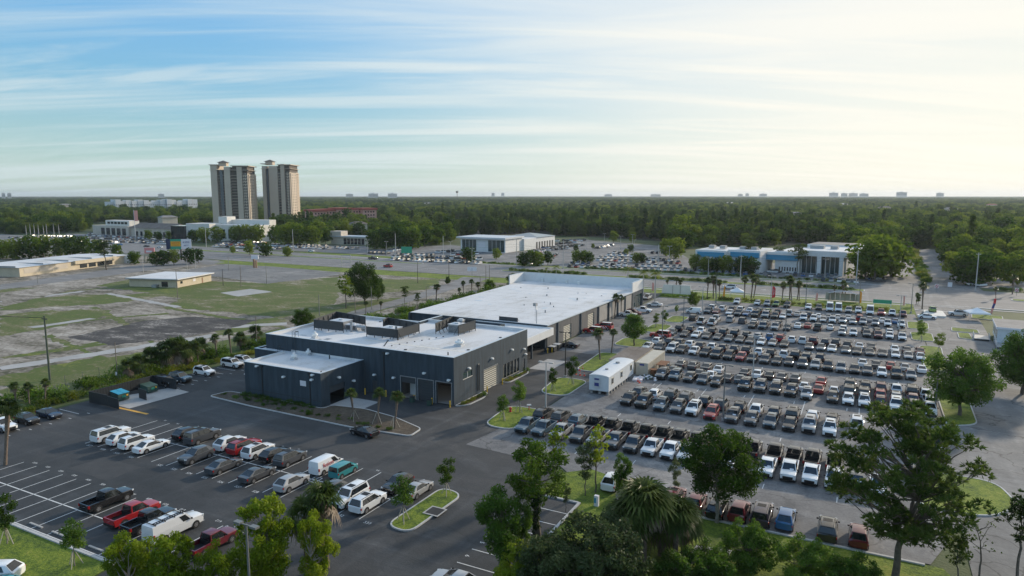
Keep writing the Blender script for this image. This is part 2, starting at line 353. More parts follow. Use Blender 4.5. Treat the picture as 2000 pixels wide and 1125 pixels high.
# ------------------------------------------------------------------ builders
COL = scene.collection
class MB:
    """collects boxes, bars, tubes and panels into one mesh; m = material slot of each face"""
    def __init__(s): s.v = []; s.f = []; s.m = []; s.cur = 0
    def add(s, vs, fs):
        o = len(s.v); s.v += [tuple(p) for p in vs]
        for f in fs: s.f.append([i + o for i in f]); s.m.append(s.cur)
    def slot(s, i): s.cur = i; return s
    def box(s, x0, x1, y0, y1, z0, z1):
        vs = [(x0, y0, z0), (x1, y0, z0), (x1, y1, z0), (x0, y1, z0), (x0, y0, z1), (x1, y0, z1), (x1, y1, z1), (x0, y1, z1)]
        s.add(vs, [(0, 3, 2, 1), (4, 5, 6, 7), (0, 1, 5, 4), (1, 2, 6, 5), (2, 3, 7, 6), (3, 0, 4, 7)]); return s
    def obox(s, c, size, rot=0.0, z0=0.0, tilt=None):
        hx, hy, h = size[0] / 2, size[1] / 2, size[2]
        M = Matrix.Translation((c[0], c[1], z0)) @ Matrix.Rotation(rot, 4, 'Z')
        if tilt: M = M @ tilt
        vs = [M @ Vector(p) for p in [(-hx, -hy, 0), (hx, -hy, 0), (hx, hy, 0), (-hx, hy, 0), (-hx, -hy, h), (hx, -hy, h), (hx, hy, h), (-hx, hy, h)]]
        s.add(vs, [(0, 3, 2, 1), (4, 5, 6, 7), (0, 1, 5, 4), (1, 2, 6, 5), (2, 3, 7, 6), (3, 0, 4, 7)]); return s
    def tube(s, pts, radii, n=8, cap=True):
        pts = [Vector(p) for p in pts]; rings = []
        if isinstance(radii, (int, float)): radii = [radii] * len(pts)
        for i, p in enumerate(pts):
            d = (pts[min(i + 1, len(pts) - 1)] - pts[max(i - 1, 0)]).normalized()
            ref = Vector((0, 0, 1)) if abs(d.z) < .9 else Vector((1, 0, 0))
            a = d.cross(ref).normalized(); b = d.cross(a)
            rings.append([p + (a * math.cos(2 * math.pi * k / n) + b * math.sin(2 * math.pi * k / n)) * radii[i] for k in range(n)])
        o = [q for r in rings for q in r]
        fs = []
        for i in range(len(pts) - 1):
            for k in range(n):
                fs.append((i * n + k, i * n + (k + 1) % n, (i + 1) * n + (k + 1) % n, (i + 1) * n + k))
        if cap: fs += [tuple(range(n)), tuple(reversed(range((len(pts) - 1) * n, len(pts) * n)))]
        s.add(o, fs); return s
    def quad(s, a, b, c, d): s.add([a, b, c, d], [(0, 1, 2, 3)]); return s
    def poly(s, pts): s.add(pts, [tuple(range(len(pts)))]); return s
    def prism(s, pts, z0, z1):
        n = len(pts)
        s.add([(p[0], p[1], z0) for p in pts] + [(p[0], p[1], z1) for p in pts],
              [tuple(reversed(range(n))), tuple(range(n, 2 * n))] + [(i, (i + 1) % n, n + (i + 1) % n, n + i) for i in range(n)]); return s
    def ico(s, c, r, sz=(1, 1, 1)):
        t = (1 + 5 ** .5) / 2
        vs = [(-1, t, 0), (1, t, 0), (-1, -t, 0), (1, -t, 0), (0, -1, t), (0, 1, t), (0, -1, -t), (0, 1, -t), (t, 0, -1), (t, 0, 1), (-t, 0, -1), (-t, 0, 1)]
        k = r / math.sqrt(1 + t * t)
        fs = [(0, 11, 5), (0, 5, 1), (0, 1, 7), (0, 7, 10), (0, 10, 11), (1, 5, 9), (5, 11, 4), (11, 10, 2), (10, 7, 6), (7, 1, 8), (3, 9, 4), (3, 4, 2), (3, 2, 6), (3, 6, 8), (3, 8, 9), (4, 9, 5), (2, 4, 11), (6, 2, 10), (8, 6, 7), (9, 8, 1)]
        s.add([(c[0] + x * k * sz[0], c[1] + y * k * sz[1], c[2] + z * k * sz[2]) for x, y, z in vs], fs); return s
    def mesh(s, name, mats, smooth=None):
        me = bpy.data.meshes.new(name); me.from_pydata(s.v, [], s.f)
        for m in ([mats] if isinstance(mats, str) else mats): me.materials.append(MATS[m])
        me.polygons.foreach_set('material_index', s.m)
        if smooth is not None:
            me.polygons.foreach_set('use_smooth', [True] * len(me.polygons)); me.set_sharp_from_angle(angle=R(smooth))
        me.update(); return me
    def build(s, name, mats, parent=None, smooth=None, each=False):
        if each:
            par = list(range(len(s.v)))
            def find(i):
                while par[i] != i: par[i] = par[par[i]]; i = par[i]
                return i
            for f in s.f:
                for k in f[1:]: par[find(k)] = find(f[0])
            gr = {}
            for f, m in zip(s.f, s.m): gr.setdefault(find(f[0]), []).append((f, m))
            for fs in gr.values():
                b = MB(); ix = {}
                for f, m in fs:
                    for k in f:
                        if k not in ix: ix[k] = len(b.v); b.v.append(s.v[k])
                    b.f.append([ix[k] for k in f]); b.m.append(m)
                put(name, b.mesh(name, mats, smooth), parent)
            return None
        return put(name, s.mesh(name, mats, smooth), parent)
def put(name, me, parent=None, loc=None, rz=0.0, scale=None):
    o = bpy.data.objects.new(name, me); COL.objects.link(o)
    if parent is not None: o.parent = parent
    if loc is not None: o.location = loc if len(loc) == 3 else (*loc, 0)
    if rz: o.rotation_euler = (0, 0, rz)
    if scale is not None: o.scale = scale if hasattr(scale, '__len__') else (scale,) * 3
    return o
def tag(o, label=None, cat=None, group=None, kind=None):
    if label: o['label'] = label
    if cat: o['category'] = cat
    if group: o['group'] = group
    if kind: o['kind'] = kind
    return o
def thing(name, label, cat, loc=(0, 0, 0), rz=0.0, group=None, scale=None):
    o = put(name, None, None, loc, rz, scale); o.empty_display_size = .5
    return tag(o, label, cat, group)
def fast_mesh(name, verts, nper, mat):
    """verts (N*nper,3): N separate polygons of nper corners"""
    verts = np.asarray(verts, np.float32).reshape(-1, 3); n = len(verts); k = n // nper
    me = bpy.data.meshes.new(name)
    me.vertices.add(n); me.vertices.foreach_set('co', verts.ravel())
    me.loops.add(n); me.loops.foreach_set('vertex_index', np.arange(n, dtype=np.int32))
    me.polygons.add(k); me.polygons.foreach_set('loop_start', np.arange(0, n, nper, dtype=np.int32))
    me.materials.append(MATS[mat]); me.update(calc_edges=True); me.validate()
    return me
def flat(pts, z): return [(p[0], p[1], z) for p in pts]
def sheet(name, pts, z, mat, kind='structure', label=None, parent=None, cat=None, rough_edge=0.0, step=3.0, seed=0):
    if rough_edge:
        rg = random.Random(seed); q = []
        for a, b in zip(pts, pts[1:] + pts[:1]):
            d = math.hypot(b[0] - a[0], b[1] - a[1]); n = max(1, int(d / step))
            for i in range(n):
                t = i / n; q.append((a[0] + (b[0] - a[0]) * t + rg.gauss(0, rough_edge), a[1] + (b[1] - a[1]) * t + rg.gauss(0, rough_edge)))
        pts = q
    from mathutils.geometry import tessellate_polygon
    me = bpy.data.meshes.new(name)
    V = [Vector((p[0], p[1], z)) for p in pts]
    tris = tessellate_polygon([V])
    me.from_pydata([tuple(v) for v in V], [], [t for t in tris])
    me.materials.append(MATS[mat]); me.update()
    if len(me.polygons):   # faces upward
        ns = sum(p.normal.z for p in me.polygons)
        if ns < 0: me.flip_normals()
    o = put(name, me, parent)
    if parent is None: tag(o, label, cat, kind=kind)
    return o
def rect(x0, x1, y0, y1): return [(x0, y0), (x1, y0), (x1, y1), (x0, y1)]
def rounded(pts, r, n=5):
    out = []
    m = len(pts)
    for i in range(m):
        p0, p, p2 = Vector(pts[i - 1][:2]), Vector(pts[i][:2]), Vector(pts[(i + 1) % m][:2])
        d0 = (p0 - p); d2 = (p2 - p); rr = min(r, d0.length * .48, d2.length * .48)
        a = p + d0.normalized() * rr; b = p + d2.normalized() * rr
        for k in range(n + 1):
            t = k / n; q = a * (1 - t) ** 2 + p * 2 * t * (1 - t) + b * t * t; out.append((q.x, q.y))
    return out
def inset(pts, d):
    """shrink a convex-ish outline towards its centre by about d"""
    n = len(pts); out = []
    area = sum(pts[i][0] * pts[(i + 1) % n][1] - pts[(i + 1) % n][0] * pts[i][1] for i in range(n))
    sg = 1 if area > 0 else -1
    for i in range(n):
        a, p, b = Vector(pts[i - 1]), Vector(pts[i]), Vector(pts[(i + 1) % n])
        e1 = (p - a); e2 = (b - p)
        if e1.length < 1e-6: e1 = e2
        if e2.length < 1e-6: e2 = e1
        n1 = Vector((-e1.y, e1.x)).normalized() * sg; n2 = Vector((-e2.y, e2.x)).normalized() * sg
        nn = (n1 + n2)
        if nn.length < 1e-6: nn = n1
        nn.normalize(); k = d / max(.5, nn.dot(n1)); out.append((p.x + nn.x * k, p.y + nn.y * k))
    return out
def island(label, pts, r=2.0, w=.18, h=.15, top='lawn', name='kerbed_island', n=6):
    """a kerb ring with grass or mulch inside"""
    o = rounded(pts, r, n); i = inset(o, w); m = len(o)
    t = thing(name, label, 'traffic island')
    b = MB()
    b.add([(p[0], p[1], -.02) for p in o] + [(p[0], p[1], h) for p in o] + [(p[0], p[1], h) for p in i] + [(p[0], p[1], 0) for p in i],
          [(k, (k + 1) % m, m + (k + 1) % m, m + k) for k in range(m)] + [(m + k, m + (k + 1) % m, 2 * m + (k + 1) % m, 2 * m + k) for k in range(m)] +
          [(2 * m + k, 2 * m + (k + 1) % m, 3 * m + (k + 1) % m, 3 * m + k) for k in range(m)])
    b.build('kerb', 'kerb_concrete', t)
    g = sheet('grass_bed' if top == 'lawn' else 'planting_bed', i, h - .03, top, parent=t)
    return t
def wall(mb, axis, p, t, a0, a1, z0, z1, holes=()):
    """wall slab of thickness t from p (towards +p) running a0..a1, with rectangular holes (s0,s1,z0,z1)"""
    xs = sorted({a0, a1, *[h[0] for h in holes], *[h[1] for h in holes]}); zs = sorted({z0, z1, *[h[2] for h in holes], *[h[3] for h in holes]})
    for x0, x1 in zip(xs, xs[1:]):
        run = None
        cells = []
        for q0, q1 in zip(zs, zs[1:]):
            cx, cz = (x0 + x1) / 2, (q0 + q1) / 2
            solid = not any(h[0] < cx < h[1] and h[2] < cz < h[3] for h in holes)
            if solid and run is None: run = [q0, q1]
            elif solid: run[1] = q1
            elif run: cells.append(run); run = None
        if run: cells.append(run)
        for q0, q1 in cells:
            if axis == 'x': mb.box(x0, x1, p, p + t, q0, q1)
            else: mb.box(p, p + t, x0, x1, q0, q1)
def text(name, s, size, mat, parent=None, M=None, extrude=.01, align='CENTER'):
    cu = bpy.data.curves.new(name, 'FONT'); cu.body = s; cu.size = size; cu.align_x = align; cu.align_y = 'CENTER'; cu.extrude = extrude
    cu.resolution_u = 2
    o0 = bpy.data.objects.new('tmp', cu); COL.objects.link(o0)
    dg = bpy.context.evaluated_depsgraph_get()
    me = bpy.data.meshes.new_from_object(o0.evaluated_get(dg)); me.name = name
    bpy.data.objects.remove(o0)
    me.materials.clear(); me.materials.append(MATS[mat])
    if M is not None: me.transform(M)
    return put(name, me, parent)

# ------------------------------------------------------------------ the ground
def disc(name, r, z, mat, n=96):
    me = bpy.data.meshes.new(name)
    rings = [0, 60, 150, 300, 600, 1200, 2500, 5000, 10000, r]
    vs = [(0, 0, z)]; fs = []
    for i, q in enumerate(rings[1:]):
        vs += [(q * math.cos(2 * math.pi * k / n), q * math.sin(2 * math.pi * k / n), z) for k in range(n)]
        if i == 0: fs += [(0, 1 + k, 1 + (k + 1) % n) for k in range(n)]
        else:
            a, b = 1 + (i - 1) * n, 1 + i * n
            fs += [(a + k, b + k, b + (k + 1) % n, a + (k + 1) % n) for k in range(n)]
    me.from_pydata(vs, [], fs); me.materials.append(MATS[mat]); me.update()
    return tag(put(name, me), kind='structure')
disc('ground', 30000, -.06, 'meadow')
def P(*pts): return [G(x, y) for x, y in pts]
sheet('forest_floor', P((-600, 446), (180, 432), (520, 428), (640, 452), (870, 462), (1080, 458), (1330, 474), (1660, 482), (1800, 480), (2000, 492), (2700, 520)) + [AT(2700, 9000), AT(1500, 9000), AT(500, 9000), AT(-600, 9000)], -.03, 'litter_floor')
# vacant land on the far side of the hedge
sheet('vacant_field', [(-62, -70), (-62, 150), (-62, 158), (-420, 162), (-420, 0), (-200, -70)], -.02, 'sand_field')
GP = [  # weedy grass over the field
    [(0, 616), (80, 607), (196, 603), (224, 612), (140, 633), (0, 658)],
    [(168, 551), (276, 541), (420, 549), (518, 553), (661, 541), (658, 591), (556, 621), (437, 609), (318, 599), (350, 583), (290, 572), (196, 560)],
    [(0, 590), (130, 577), (350, 572), (250, 590), (100, 600), (0, 606)],
    [(0, 563), (110, 561), (154, 568), (60, 580), (0, 584)],
    [(560, 560), (760, 545), (860, 545), (840, 565), (700, 575)],
    [(600, 600), (780, 580), (800, 590), (640, 640), (590, 645)],
    [(0, 735), (180, 700), (350, 680), (480, 655), (560, 640), (520, 690), (330, 725), (0, 810)],
    [(380, 640), (470, 630), (540, 620), (560, 628), (440, 655)],
]
for i, p in enumerate(GP): sheet('weedy_grass', P(*p), -.012 + i * .0015, 'weed_field', rough_edge=.8, step=2.0, seed=i)
for i, (a, b_, w_) in enumerate((((0, 640), (330, 612), 1.2), ((60, 690), (420, 632), .9), ((0, 700), (230, 668), 1.4), ((150, 720), (480, 640), 1.0), ((0, 578), (300, 556), 1.3), ((320, 600), (560, 640), 1.0), ((90, 655), (200, 700), .8), ((250, 640), (330, 690), .7), ((420, 575), (560, 560), .9), ((180, 600), (260, 640), .9))):
    A_, B_ = Vector(G(*a)), Vector(G(*b_)); d_ = (B_ - A_).normalized(); n_ = Vector((-d_.y, d_.x)) * w_
    sheet('weedy_joint', [tuple(A_ + n_), tuple(A_ - n_), tuple(B_ - n_), tuple(B_ + n_)], .0015 + i * .0002, 'weed_field', rough_edge=.35, step=1.6, seed=30 + i)
for i, (a, b_, w_) in enumerate((((0, 590), (160, 569), 1.6), ((210, 573), (350, 600), 1.2), ((0, 720), (420, 655), 2.2), ((330, 645), (560, 632), 2.0), ((60, 640), (180, 622), 1.5))):
    A_, B_ = Vector(G(*a)), Vector(G(*b_)); d_ = (B_ - A_).normalized(); n_ = Vector((-d_.y, d_.x)) * w_
    sheet('pale_slab', [tuple(A_ + n_), tuple(A_ - n_), tuple(B_ - n_), tuple(B_ + n_)], .003 + i * .0002, 'concrete', rough_edge=.25, step=2, seed=60 + i)
sheet('burnt_slab', P((133, 658), (290, 626), (364, 619), (504, 626), (462, 640), (350, 660), (224, 675)), .004, 'burnt_slab', rough_edge=.5, step=2.0, seed=9)
sheet('concrete_pad', P((430, 572), (490, 564), (532, 570), (465, 579)), .006, 'concrete', rough_edge=.15, seed=4)
sheet('disused_car_park', P((355, 528), (413, 514), (540, 521), (665, 532), (661, 537), (521, 554), (420, 540)), .008, 'drive_asphalt', rough_edge=.15, seed=5)
sheet('field_track', P((0, 572), (200, 547), (420, 515), (440, 516), (330, 533), (160, 562), (0, 600)), .010, 'sand_field', rough_edge=.4, seed=6)
sheet('neighbour_lane', P((0, 556), (180, 531), (300, 513), (392, 505), (440, 512), (300, 527), (140, 548), (0, 566)), .012, 'road_asphalt', rough_edge=.15, seed=7)
sheet('access_lane', P((570, 640), (700, 605), (800, 578), (870, 556), (905, 541), (960, 543), (885, 565), (800, 590), (700, 617), (600, 648)), .012, 'road_asphalt', rough_edge=.2, seed=8)
# the main road: two carriageways, a median, pavements
XA, XB = -900, 420
def band(x0, x1, y0a, y0b, y1b, y1a): return [(x0, y0a), (x1, y0b), (x1, y1b), (x0, y1a)]
road = sheet('road', [(XA, 172), (-250, 163), (XB, 160.2), (XB, 207), (-60, 207.5), (-250, 217), (XA, 262)], .012, 'road_asphalt')
sheet('verge', [(-250, 147), (-3, 147), (-3, 160.5), (-250, 163.0)], .004, 'lawn', rough_edge=.3)
sheet('verge', [(-3, 138.2), (74, 138.2), (74, 160.2), (-3, 160.2)], .004, 'lawn')
sheet('verge', [(-250, 217), (-60, 207.6), (72, 207), (72, 213), (-60, 215), (-250, 226)], .006, 'lawn')
def strip(name, x0, x1, y0, y1, z0, z1, mat): return tag(MB().box(x0, x1, y0, y1, z0, z1).build(name, mat), kind='structure')
strip('pavement', -60, 72, 156.6, 158.3, 0, .02, 'concrete'); strip('pavement', 92, 300, 156.6, 158.3, 0, .02, 'concrete')
strip('pavement', -230, 66, 209.6, 211.6, 0, .022, 'concrete')
strip('kerb', -60, 74, 160.2, 160.6, 0, .15, 'kerb_concrete'); strip('kerb', 92, 300, 160.0, 160.4, 0, .15, 'kerb_concrete')
# medians
def median(name, pts): 
    o = rounded(pts, 2.2, 5); b = MB().prism(o, 0, .15); tag(b.build(name, 'kerb_concrete'), kind='structure')
    return sheet('median_grass', inset(o, .35), .165, 'lawn')
median('median_kerb', [(-330, 198), (-143, 193.6), (-142, 196.4), (-330, 204)])
median('median_kerb', [(-92, 185.3), (60, 185.5), (60, 191.8), (-92, 189.2)])
median('median_kerb', [(104, 183), (300, 183), (300, 188.5), (104, 188.5)])
# lane paint
mk = MB()
for yy in (164.9, 168.7, 172.6, 176.5, 180.4):
    for x in np.arange(-520, 300, 12.2):
        sh = max(0, (-x - 250)) * .014
        if not (60 < x < 104): mk.box(x, x + 3.2, yy + sh, yy + sh + .14, .018, .022)
for yy in (195.5, 199.2, 203):
    for x in np.arange(-520, 300, 12.2):
        sh = max(0, -x - 60) * .045
        if not (60 < x < 104): mk.box(x, x + 3.2, yy + sh, yy + sh + .14, .018, .022)
mk.box(-60, 60, 161.6, 161.75, .018, .022); mk.box(104, 300, 161.4, 161.55, .018, .022)
for x in np.arange(-5, 60, 30): mk.poly([(x, 174, .022), (x + 2.2, 173.4, .022), (x + 2.2, 173.85, .022), (x + 5, 173.85, .022), (x + 5, 174.15, .022), (x + 2.2, 174.15, .022), (x + 2.2, 174.6, .022)])
mk.box(74, 88, 148, 148.5, .035, .04); mk.box(76, 88, 158.8, 159.2, .035, .04); mk.box(66, 104, 161.2, 161.6, .035, .04)
o = mk.build('lane_marking', 'white_line', road)
# side road over the junction, with planted median
side = sheet('side_road', P((1672, 556), (1700, 520), (1738, 487), (1828, 487), (1838, 500), (1862, 530), (1925, 571)), .016, 'drive_asphalt')
# the dealership's own paving
new = sheet('new_asphalt_lot', [(-57.5, -57), (-57.5, 150), (-4, 150), (-4, 46), (14, 46), (14, 8), (14, -14.6), (25.5, -15.2), (26.8, -24), (32.3, -24.2), (32.3, -80), (0.5, -80), (-2, -57)], .000, 'new_asphalt')
old = sheet('stock_lot', [(-3.4, 46.2), (-3.4, 138), (73.5, 138), (73.5, 60), (70.5, 20), (70, -12), (67, -21), (32.5, -21.2), (26, -15.3), (11, -14.2), (14.2, 8), (14.2, 46)], .006, 'old_asphalt')
sheet('pavement_patch', [(11, -14.3), (26, -15.5), (23, -6), (13.5, -4)], .010, 'old_asphalt')
drive = sheet('frontage_drive', [(70.2, -80), (70.4, 20), (73.6, 60), (74, 161), (90, 161), (89, 128), (88, 104), (95, 80), (105, 60), (105, -80)], .010, 'drive_asphalt')
sheet('foreground_lawn', [(32.5, -80), (32.5, -24.2), (27, -24.0), (27.3, -17), (30, -14.4), (33.5, -15.5), (35.6, -21.2), (68, -21.3), (70, -26), (70, -80)], .018, 'lawn')
sheet('foreground_lawn', [(-80, -80), (-20, -57.2), (-2.2, -57.3), (.3, -80)], .012, 'lawn')
sheet('neighbour_lane', [(-60, -80), (-30, -66), (-9, -66), (-4, -80)], .020, 'drive_asphalt')
tag(strip('kerb', 35.8, 66.5, -21.6, -21.3, 0, .15, 'kerb_concrete'))
strip('kerb', -20.2, -2.2, -57.3, -57.0, 0, .15, 'kerb_concrete'); strip('kerb', 32.15, 32.45, -44, -24.3, 0, .15, 'kerb_concrete')
strip('kerb', 26.9, 32.15, -24.5, -24.2, 0, .15, 'kerb_concrete')
sheet('footpath', P((1360, 1065), (1430, 1075), (1420, 1092), (1350, 1080)), .03, 'concrete')
# parking bays of the near lot
lines = MB()
def ln(x0, y0, x1, y1, w=.11, z=.010):
    d = Vector((x1 - x0, y1 - y0)).normalized(); n = Vector((-d.y, d.x)) * w / 2
    lines.quad((x0 + n.x, y0 + n.y, z), (x0 - n.x, y0 - n.y, z), (x1 - n.x, y1 - n.y, z), (x1 + n.x, y1 + n.y, z))
PIT = 2.925
for k in range(17):
    x = -37.5 + PIT * k
    if x > 1.5: break
    ln(x, -46.9, x, -51.86 if x > -8.5 and x < -7 else -56.7)
ln(.9, -46.9, .9, -52.0); ln(3.6, -46.9, 3.6, -56.7)
ln(-37.5, -51.84, -10.0, -51.84, .15); ln(.9, -52.05, 4.5, -52.05, .13); ln(-20.2, -56.75, -2.5, -56.75, .12)
for k in range(19):
    x = -37.3 + PIT * k
    if x > 14: break
    ln(x, -39.0, x, -27.8 if x < 9 else -32.1)
ln(-37.3, -33.25, 15.2, -33.45, .13)
for a, b in (((.23, -33.98), (.15, -32.62)), ((.15, -32.62), (1.23, -32.62)), ((1.23, -32.62), (1.34, -34.09)), ((1.34, -34.09), (.23, -33.98))): ln(*a, *b)
for y in (-27.4, -30.35, -33.15, -35.95, -38.75, -41.55, -44.4): ln(26.6, y, 32.1, y)
for y in np.arange(-46, -30, 2.9): ln(-57, y, -51.6, y); ln(-50.9, y + .9, -50.2, y + .9)
for y in np.arange(-18, 6, 2.9): ln(-57, y, -51.6, y); ln(-50.9, y + .9, -50.2, y + .9)
lines.build('bay_line', 'white_line', new)
nums = [(x, -38.7, t) for x, t in zip((-35.9, -32.8, -29.7, -26.6, -20.6, -17.8, -14.9, -12.0, -9.1, -6.1, -3.1, -.2, 10.0, 13.8), ('517', '518', '519', '520', '522', '523', '524', '525', '526', '527', '528', '529', '532', '533'))]
for x, y, t in nums: text('bay_number', t, .62, 'white_line', new, Matrix.Translation((x, y - .55, .012)), .001)
for k in range(16):
    x = -35.9 + PIT * k
    if x < 3: text('bay_number', str(600 + k), .55, 'white_line', new, Matrix.Translation((x, -46.35, .012)) @ Matrix.Rotation(math.pi, 4, 'Z'), .001)
for y, t in ((-28.9, '2'), (-31.7, '3'), (-34.5, '4'), (-37.2, '5'), (-40.1, '6'), (-42.8, '7')):
    text('bay_number', t, .7, 'white_line', new, Matrix.Translation((26.85, y, .012)) @ Matrix.Rotation(-math.pi / 2, 4, 'Z'), .001)
for x, y in ((-36.2, -27.2), (-33.1, -27.3), (-22, -27.2), (5.8, -27.4)): text('bay_number', '54', .5, 'white_line', new, Matrix.Translation((x, y, .012)) @ Matrix.Rotation(math.pi, 4, 'Z'), .001)
ys = MB(); ys.quad((-51.7, -26.8, .011), (-51.7, -26.3, .011), (-41.6, -26.2, .011), (-41.6, -26.7, .011)); ys.build('yellow_band', 'yellow_line', new)
l2 = MB()
for y in (-10.5, 7.5, 27.5, 50, 69, 88, 107): 
    for x in np.arange(26, 69, 8.1): l2.box(x, x + .1, y, y + 1.6, .013, .014)
for x in (27, 35.3, 43.6, 51.9, 60.2): l2.box(x, x + .1, 21.8, 30, .013, .014)
l2.build('bay_line', 'white_line', old)
for i, x in enumerate((-17.2, -13.1, -6.7)):
    tag(MB().box(x - 1.15, x + 1.15, -56.2, -56.0, .01, .13).build('wheel_stop', 'concrete'), ('second concrete wheel stop along the lower lawn edge of the near lot', 'short concrete wheel stop behind the small tree on the lower lawn', 'concrete wheel stop in the empty bay behind the red pickup')[i], 'wheel stop', 'wheel stops')
for i, (x0, x1, y0, y1) in enumerate(((-46, -39, -24, -13), (-12, 4, -25.5, -20.5), (6, 13, -27, -18), (-30, -22, -45.5, -41), (18, 26, -75, -60), (4, 13.5, -14, -9.5))): sheet('asphalt_patch', rect(x0, x1, y0, y1), .0025 + i * .0003, 'patch_asphalt', rough_edge=.12, step=1.5, seed=80 + i)
# islands
island('long kerbed grass island with drain inlet and two young trees', [(15.9, -38.9), (19.2, -39.2), (19.4, -28.6), (16.0, -28.0)], 1.9, name='kerbed_island')
island('oval grass island with red hydrant beside the first pickup', [(9.0, -6.2), (14.6, -6.2), (14.6, 4.8), (8.0, 4.6)], 2.6, name='kerbed_island')
island('oval grass island with lamp post left of the white trailer', [(9.2, 13.4), (14.6, 13.4), (14.6, 25.0), (8.0, 25.0)], 2.6, name='kerbed_island')
island('grass island with two palms behind the white trailer', [(8.9, 31.5), (13.4, 31.5), (13.4, 49), (8.0, 49)], 2.6, name='kerbed_island')
island('grass island under the round tree beside the striped red van', [(7.8, 57), (15.2, 57), (15.2, 66), (7.8, 67)], 2.6, name='kerbed_island')
island('small grass island with two lollipop trees above the striped van', [(9, 76), (14.5, 76), (14.5, 88), (9, 88)], 2.4, name='kerbed_island')
island('planted island beside the white side-on cargo van', [(10.5, 92), (15.5, 92), (15.5, 103), (10.5, 103)], 2.2, name='kerbed_island')
island('grass island at the end of the eighth stock row beside the drive', [(71.6, 64), (75.5, 64), (76.5, 90), (71.9, 90)], 2.2, name='kerbed_island')
island('upper of two pointed grass islands at the lot exit', [(70.6, 112), (75.6, 113.5), (76, 124), (70.8, 124)], 1.6, name='kerbed_island')
island('lower of two pointed grass islands at the lot exit', [(70.8, 96), (75.6, 96), (75.8, 107.5), (70.9, 107.5)], 1.6, name='kerbed_island')
island('grass island under the big round tree by the drive', [(72.2, 26), (76.6, 29), (77.2, 54), (72.2, 54)], 2.0, name='kerbed_island')
island('half-round grass island with pale kerb under the big pine', [(66.5, -7.2), (73.5, -7.2), (77, -2), (75.6, 4.8), (68.5, 4.8), (66.5, 0)], 2.6, name='kerbed_island')
island('mulched bed with three staked palms in front of the service building', [(-41.2, -15.2), (-30, -16.0), (-8, -16.4), (2.2, -15.4), (1.8, -11.9), (-5, -9.4), (-12, -8.2), (-18.4, -9.2), (-18.4, -11.3), (-36.5, -11.3), (-40.5, -11.4)], .9, top='mulch', name='kerbed_bed')
island('narrow shrub bed against the lit side wall near the corner', [(.15, -.4), (2.0, 1.4), (2.2, 6.5), (1.3, 9.2), (.15, 9.2)], .9, top='mulch', name='kerbed_bed')
island('narrow shrub bed under the tall side windows', [(.15, 16.4), (1.6, 16.8), (1.8, 24.5), (.7, 27), (.15, 27)], .8, top='mulch', name='kerbed_bed')
island('stub planted island behind the annex', [(-48, -2), (-43.6, -2), (-43.6, 0.8), (-47.5, 1.0)], .8, top='mulch', name='kerbed_bed')
dr = MB(); dr.box(17.9, 19.9, -34.9, -32.9, .155, .2); dr.slot(1).box(18.1, 19.75, -34.7, -33.1, .2, .204); tag(dr.build('drain_inlet', ['concrete', 'black_print']), 'square concrete drain inlet cut into the long grass island', 'drain')
slab = sheet('concrete_apron', [(-18.9, -9.2), (-12.5, -8.0), (-12.5, -4), (-18.9, -4)], .014, 'concrete')
sheet('concrete_apron', [(0.1, 28.2), (4.6, 28.4), (4.6, 37.5), (.1, 37.5)], .014, 'concrete')
sheet('concrete_apron', [(-56, -25.6), (-47, -26), (-46.6, -15), (-52, -14.5)], .014, 'concrete')

# ------------------------------------------------------------------ the service building
sb = thing('service_building', 'dark charcoal flat-roofed service building with three bay doors', 'building')
HM, HR = 8.26, 7.75
w = MB()
bays = [(-10.9, -7.8, 0, 3.8), (-7.25, -4.15, 0, 3.8), (-3.55, -.5, 0, 3.8), (-17.2, -16.1, 0, 2.3)]
wall(w, 'x', 0, .35, -43.2, 0, -.05, HM, bays)
side_h = [(2.9, 5.95, 3.88, 4.9), (10.0, 15.05, 0, 3.8)] + [(17.4 + 1.36 * i, 18.62 + 1.36 * i, .5, 3.2) for i in range(5)] + [(25.6, 26.7, 0, 2.5)]
wall(w, 'y', -.35, .35, .35, 27.7, -.05, HM, side_h)
w.box(-43.2, -42.85, .35, 24.6, -.05, HM)
w.box(-42.85, -24.2, 24.25, 24.6, -.05, HM); w.box(-24.2, -23.85, 24.25, 33.0, -.05, HM); w.box(-23.85, -.35, 27.35, 27.7, -.05, HM - .003)
w.box(-23.85, -8, 32.65, 33.0, -.05, HM - .5); w.box(-8.3, -8, 27.7, 32.65, -.05, HM - .5)
w.build('wall', 'dark_stucco', sb)
rf = MB(); rf.box(-42.85, -24.2, .35, 24.25, HR - .3, HR); rf.box(-24.2, -.35, .35, 27.35, HR - .3, HR - .002); rf.box(-23.85, -8.3, 27.7, 32.65, HR - .6, HR - .4)
roof = rf.build('roof', 'roof_membrane', sb)
cp = MB()
for a in ((-43.25, .05, -.05, .40), (-43.25, -42.8, .4, 24.65), (-42.8, -24.25, 24.2, 24.65), (-.40, .05, .4, 27.75), (-24.25, -23.8, 24.2, 33.05), (-23.8, -.4, 27.3, 27.75)): cp.box(*a, HM, HM + .06)
cp.build('roof_coping', 'roof_edge', sb)
ip = MB()   # white membrane turned up inside the parapet
ip.box(-42.85, -42.80, .35, 24.25, HR, HM - .01); ip.box(-42.8, -24.2, 24.2, 24.25, HR, HM - .01); ip.box(-.40, -.35, .35, 27.3, HR, HM - .01); ip.box(-23.85, -.4, 27.3, 27.35, HR, HM - .01); ip.box(-42.8, -.4, .35, .40, HR, HM - .01)
ip.build('parapet_lining', 'roof_membrane', sb)
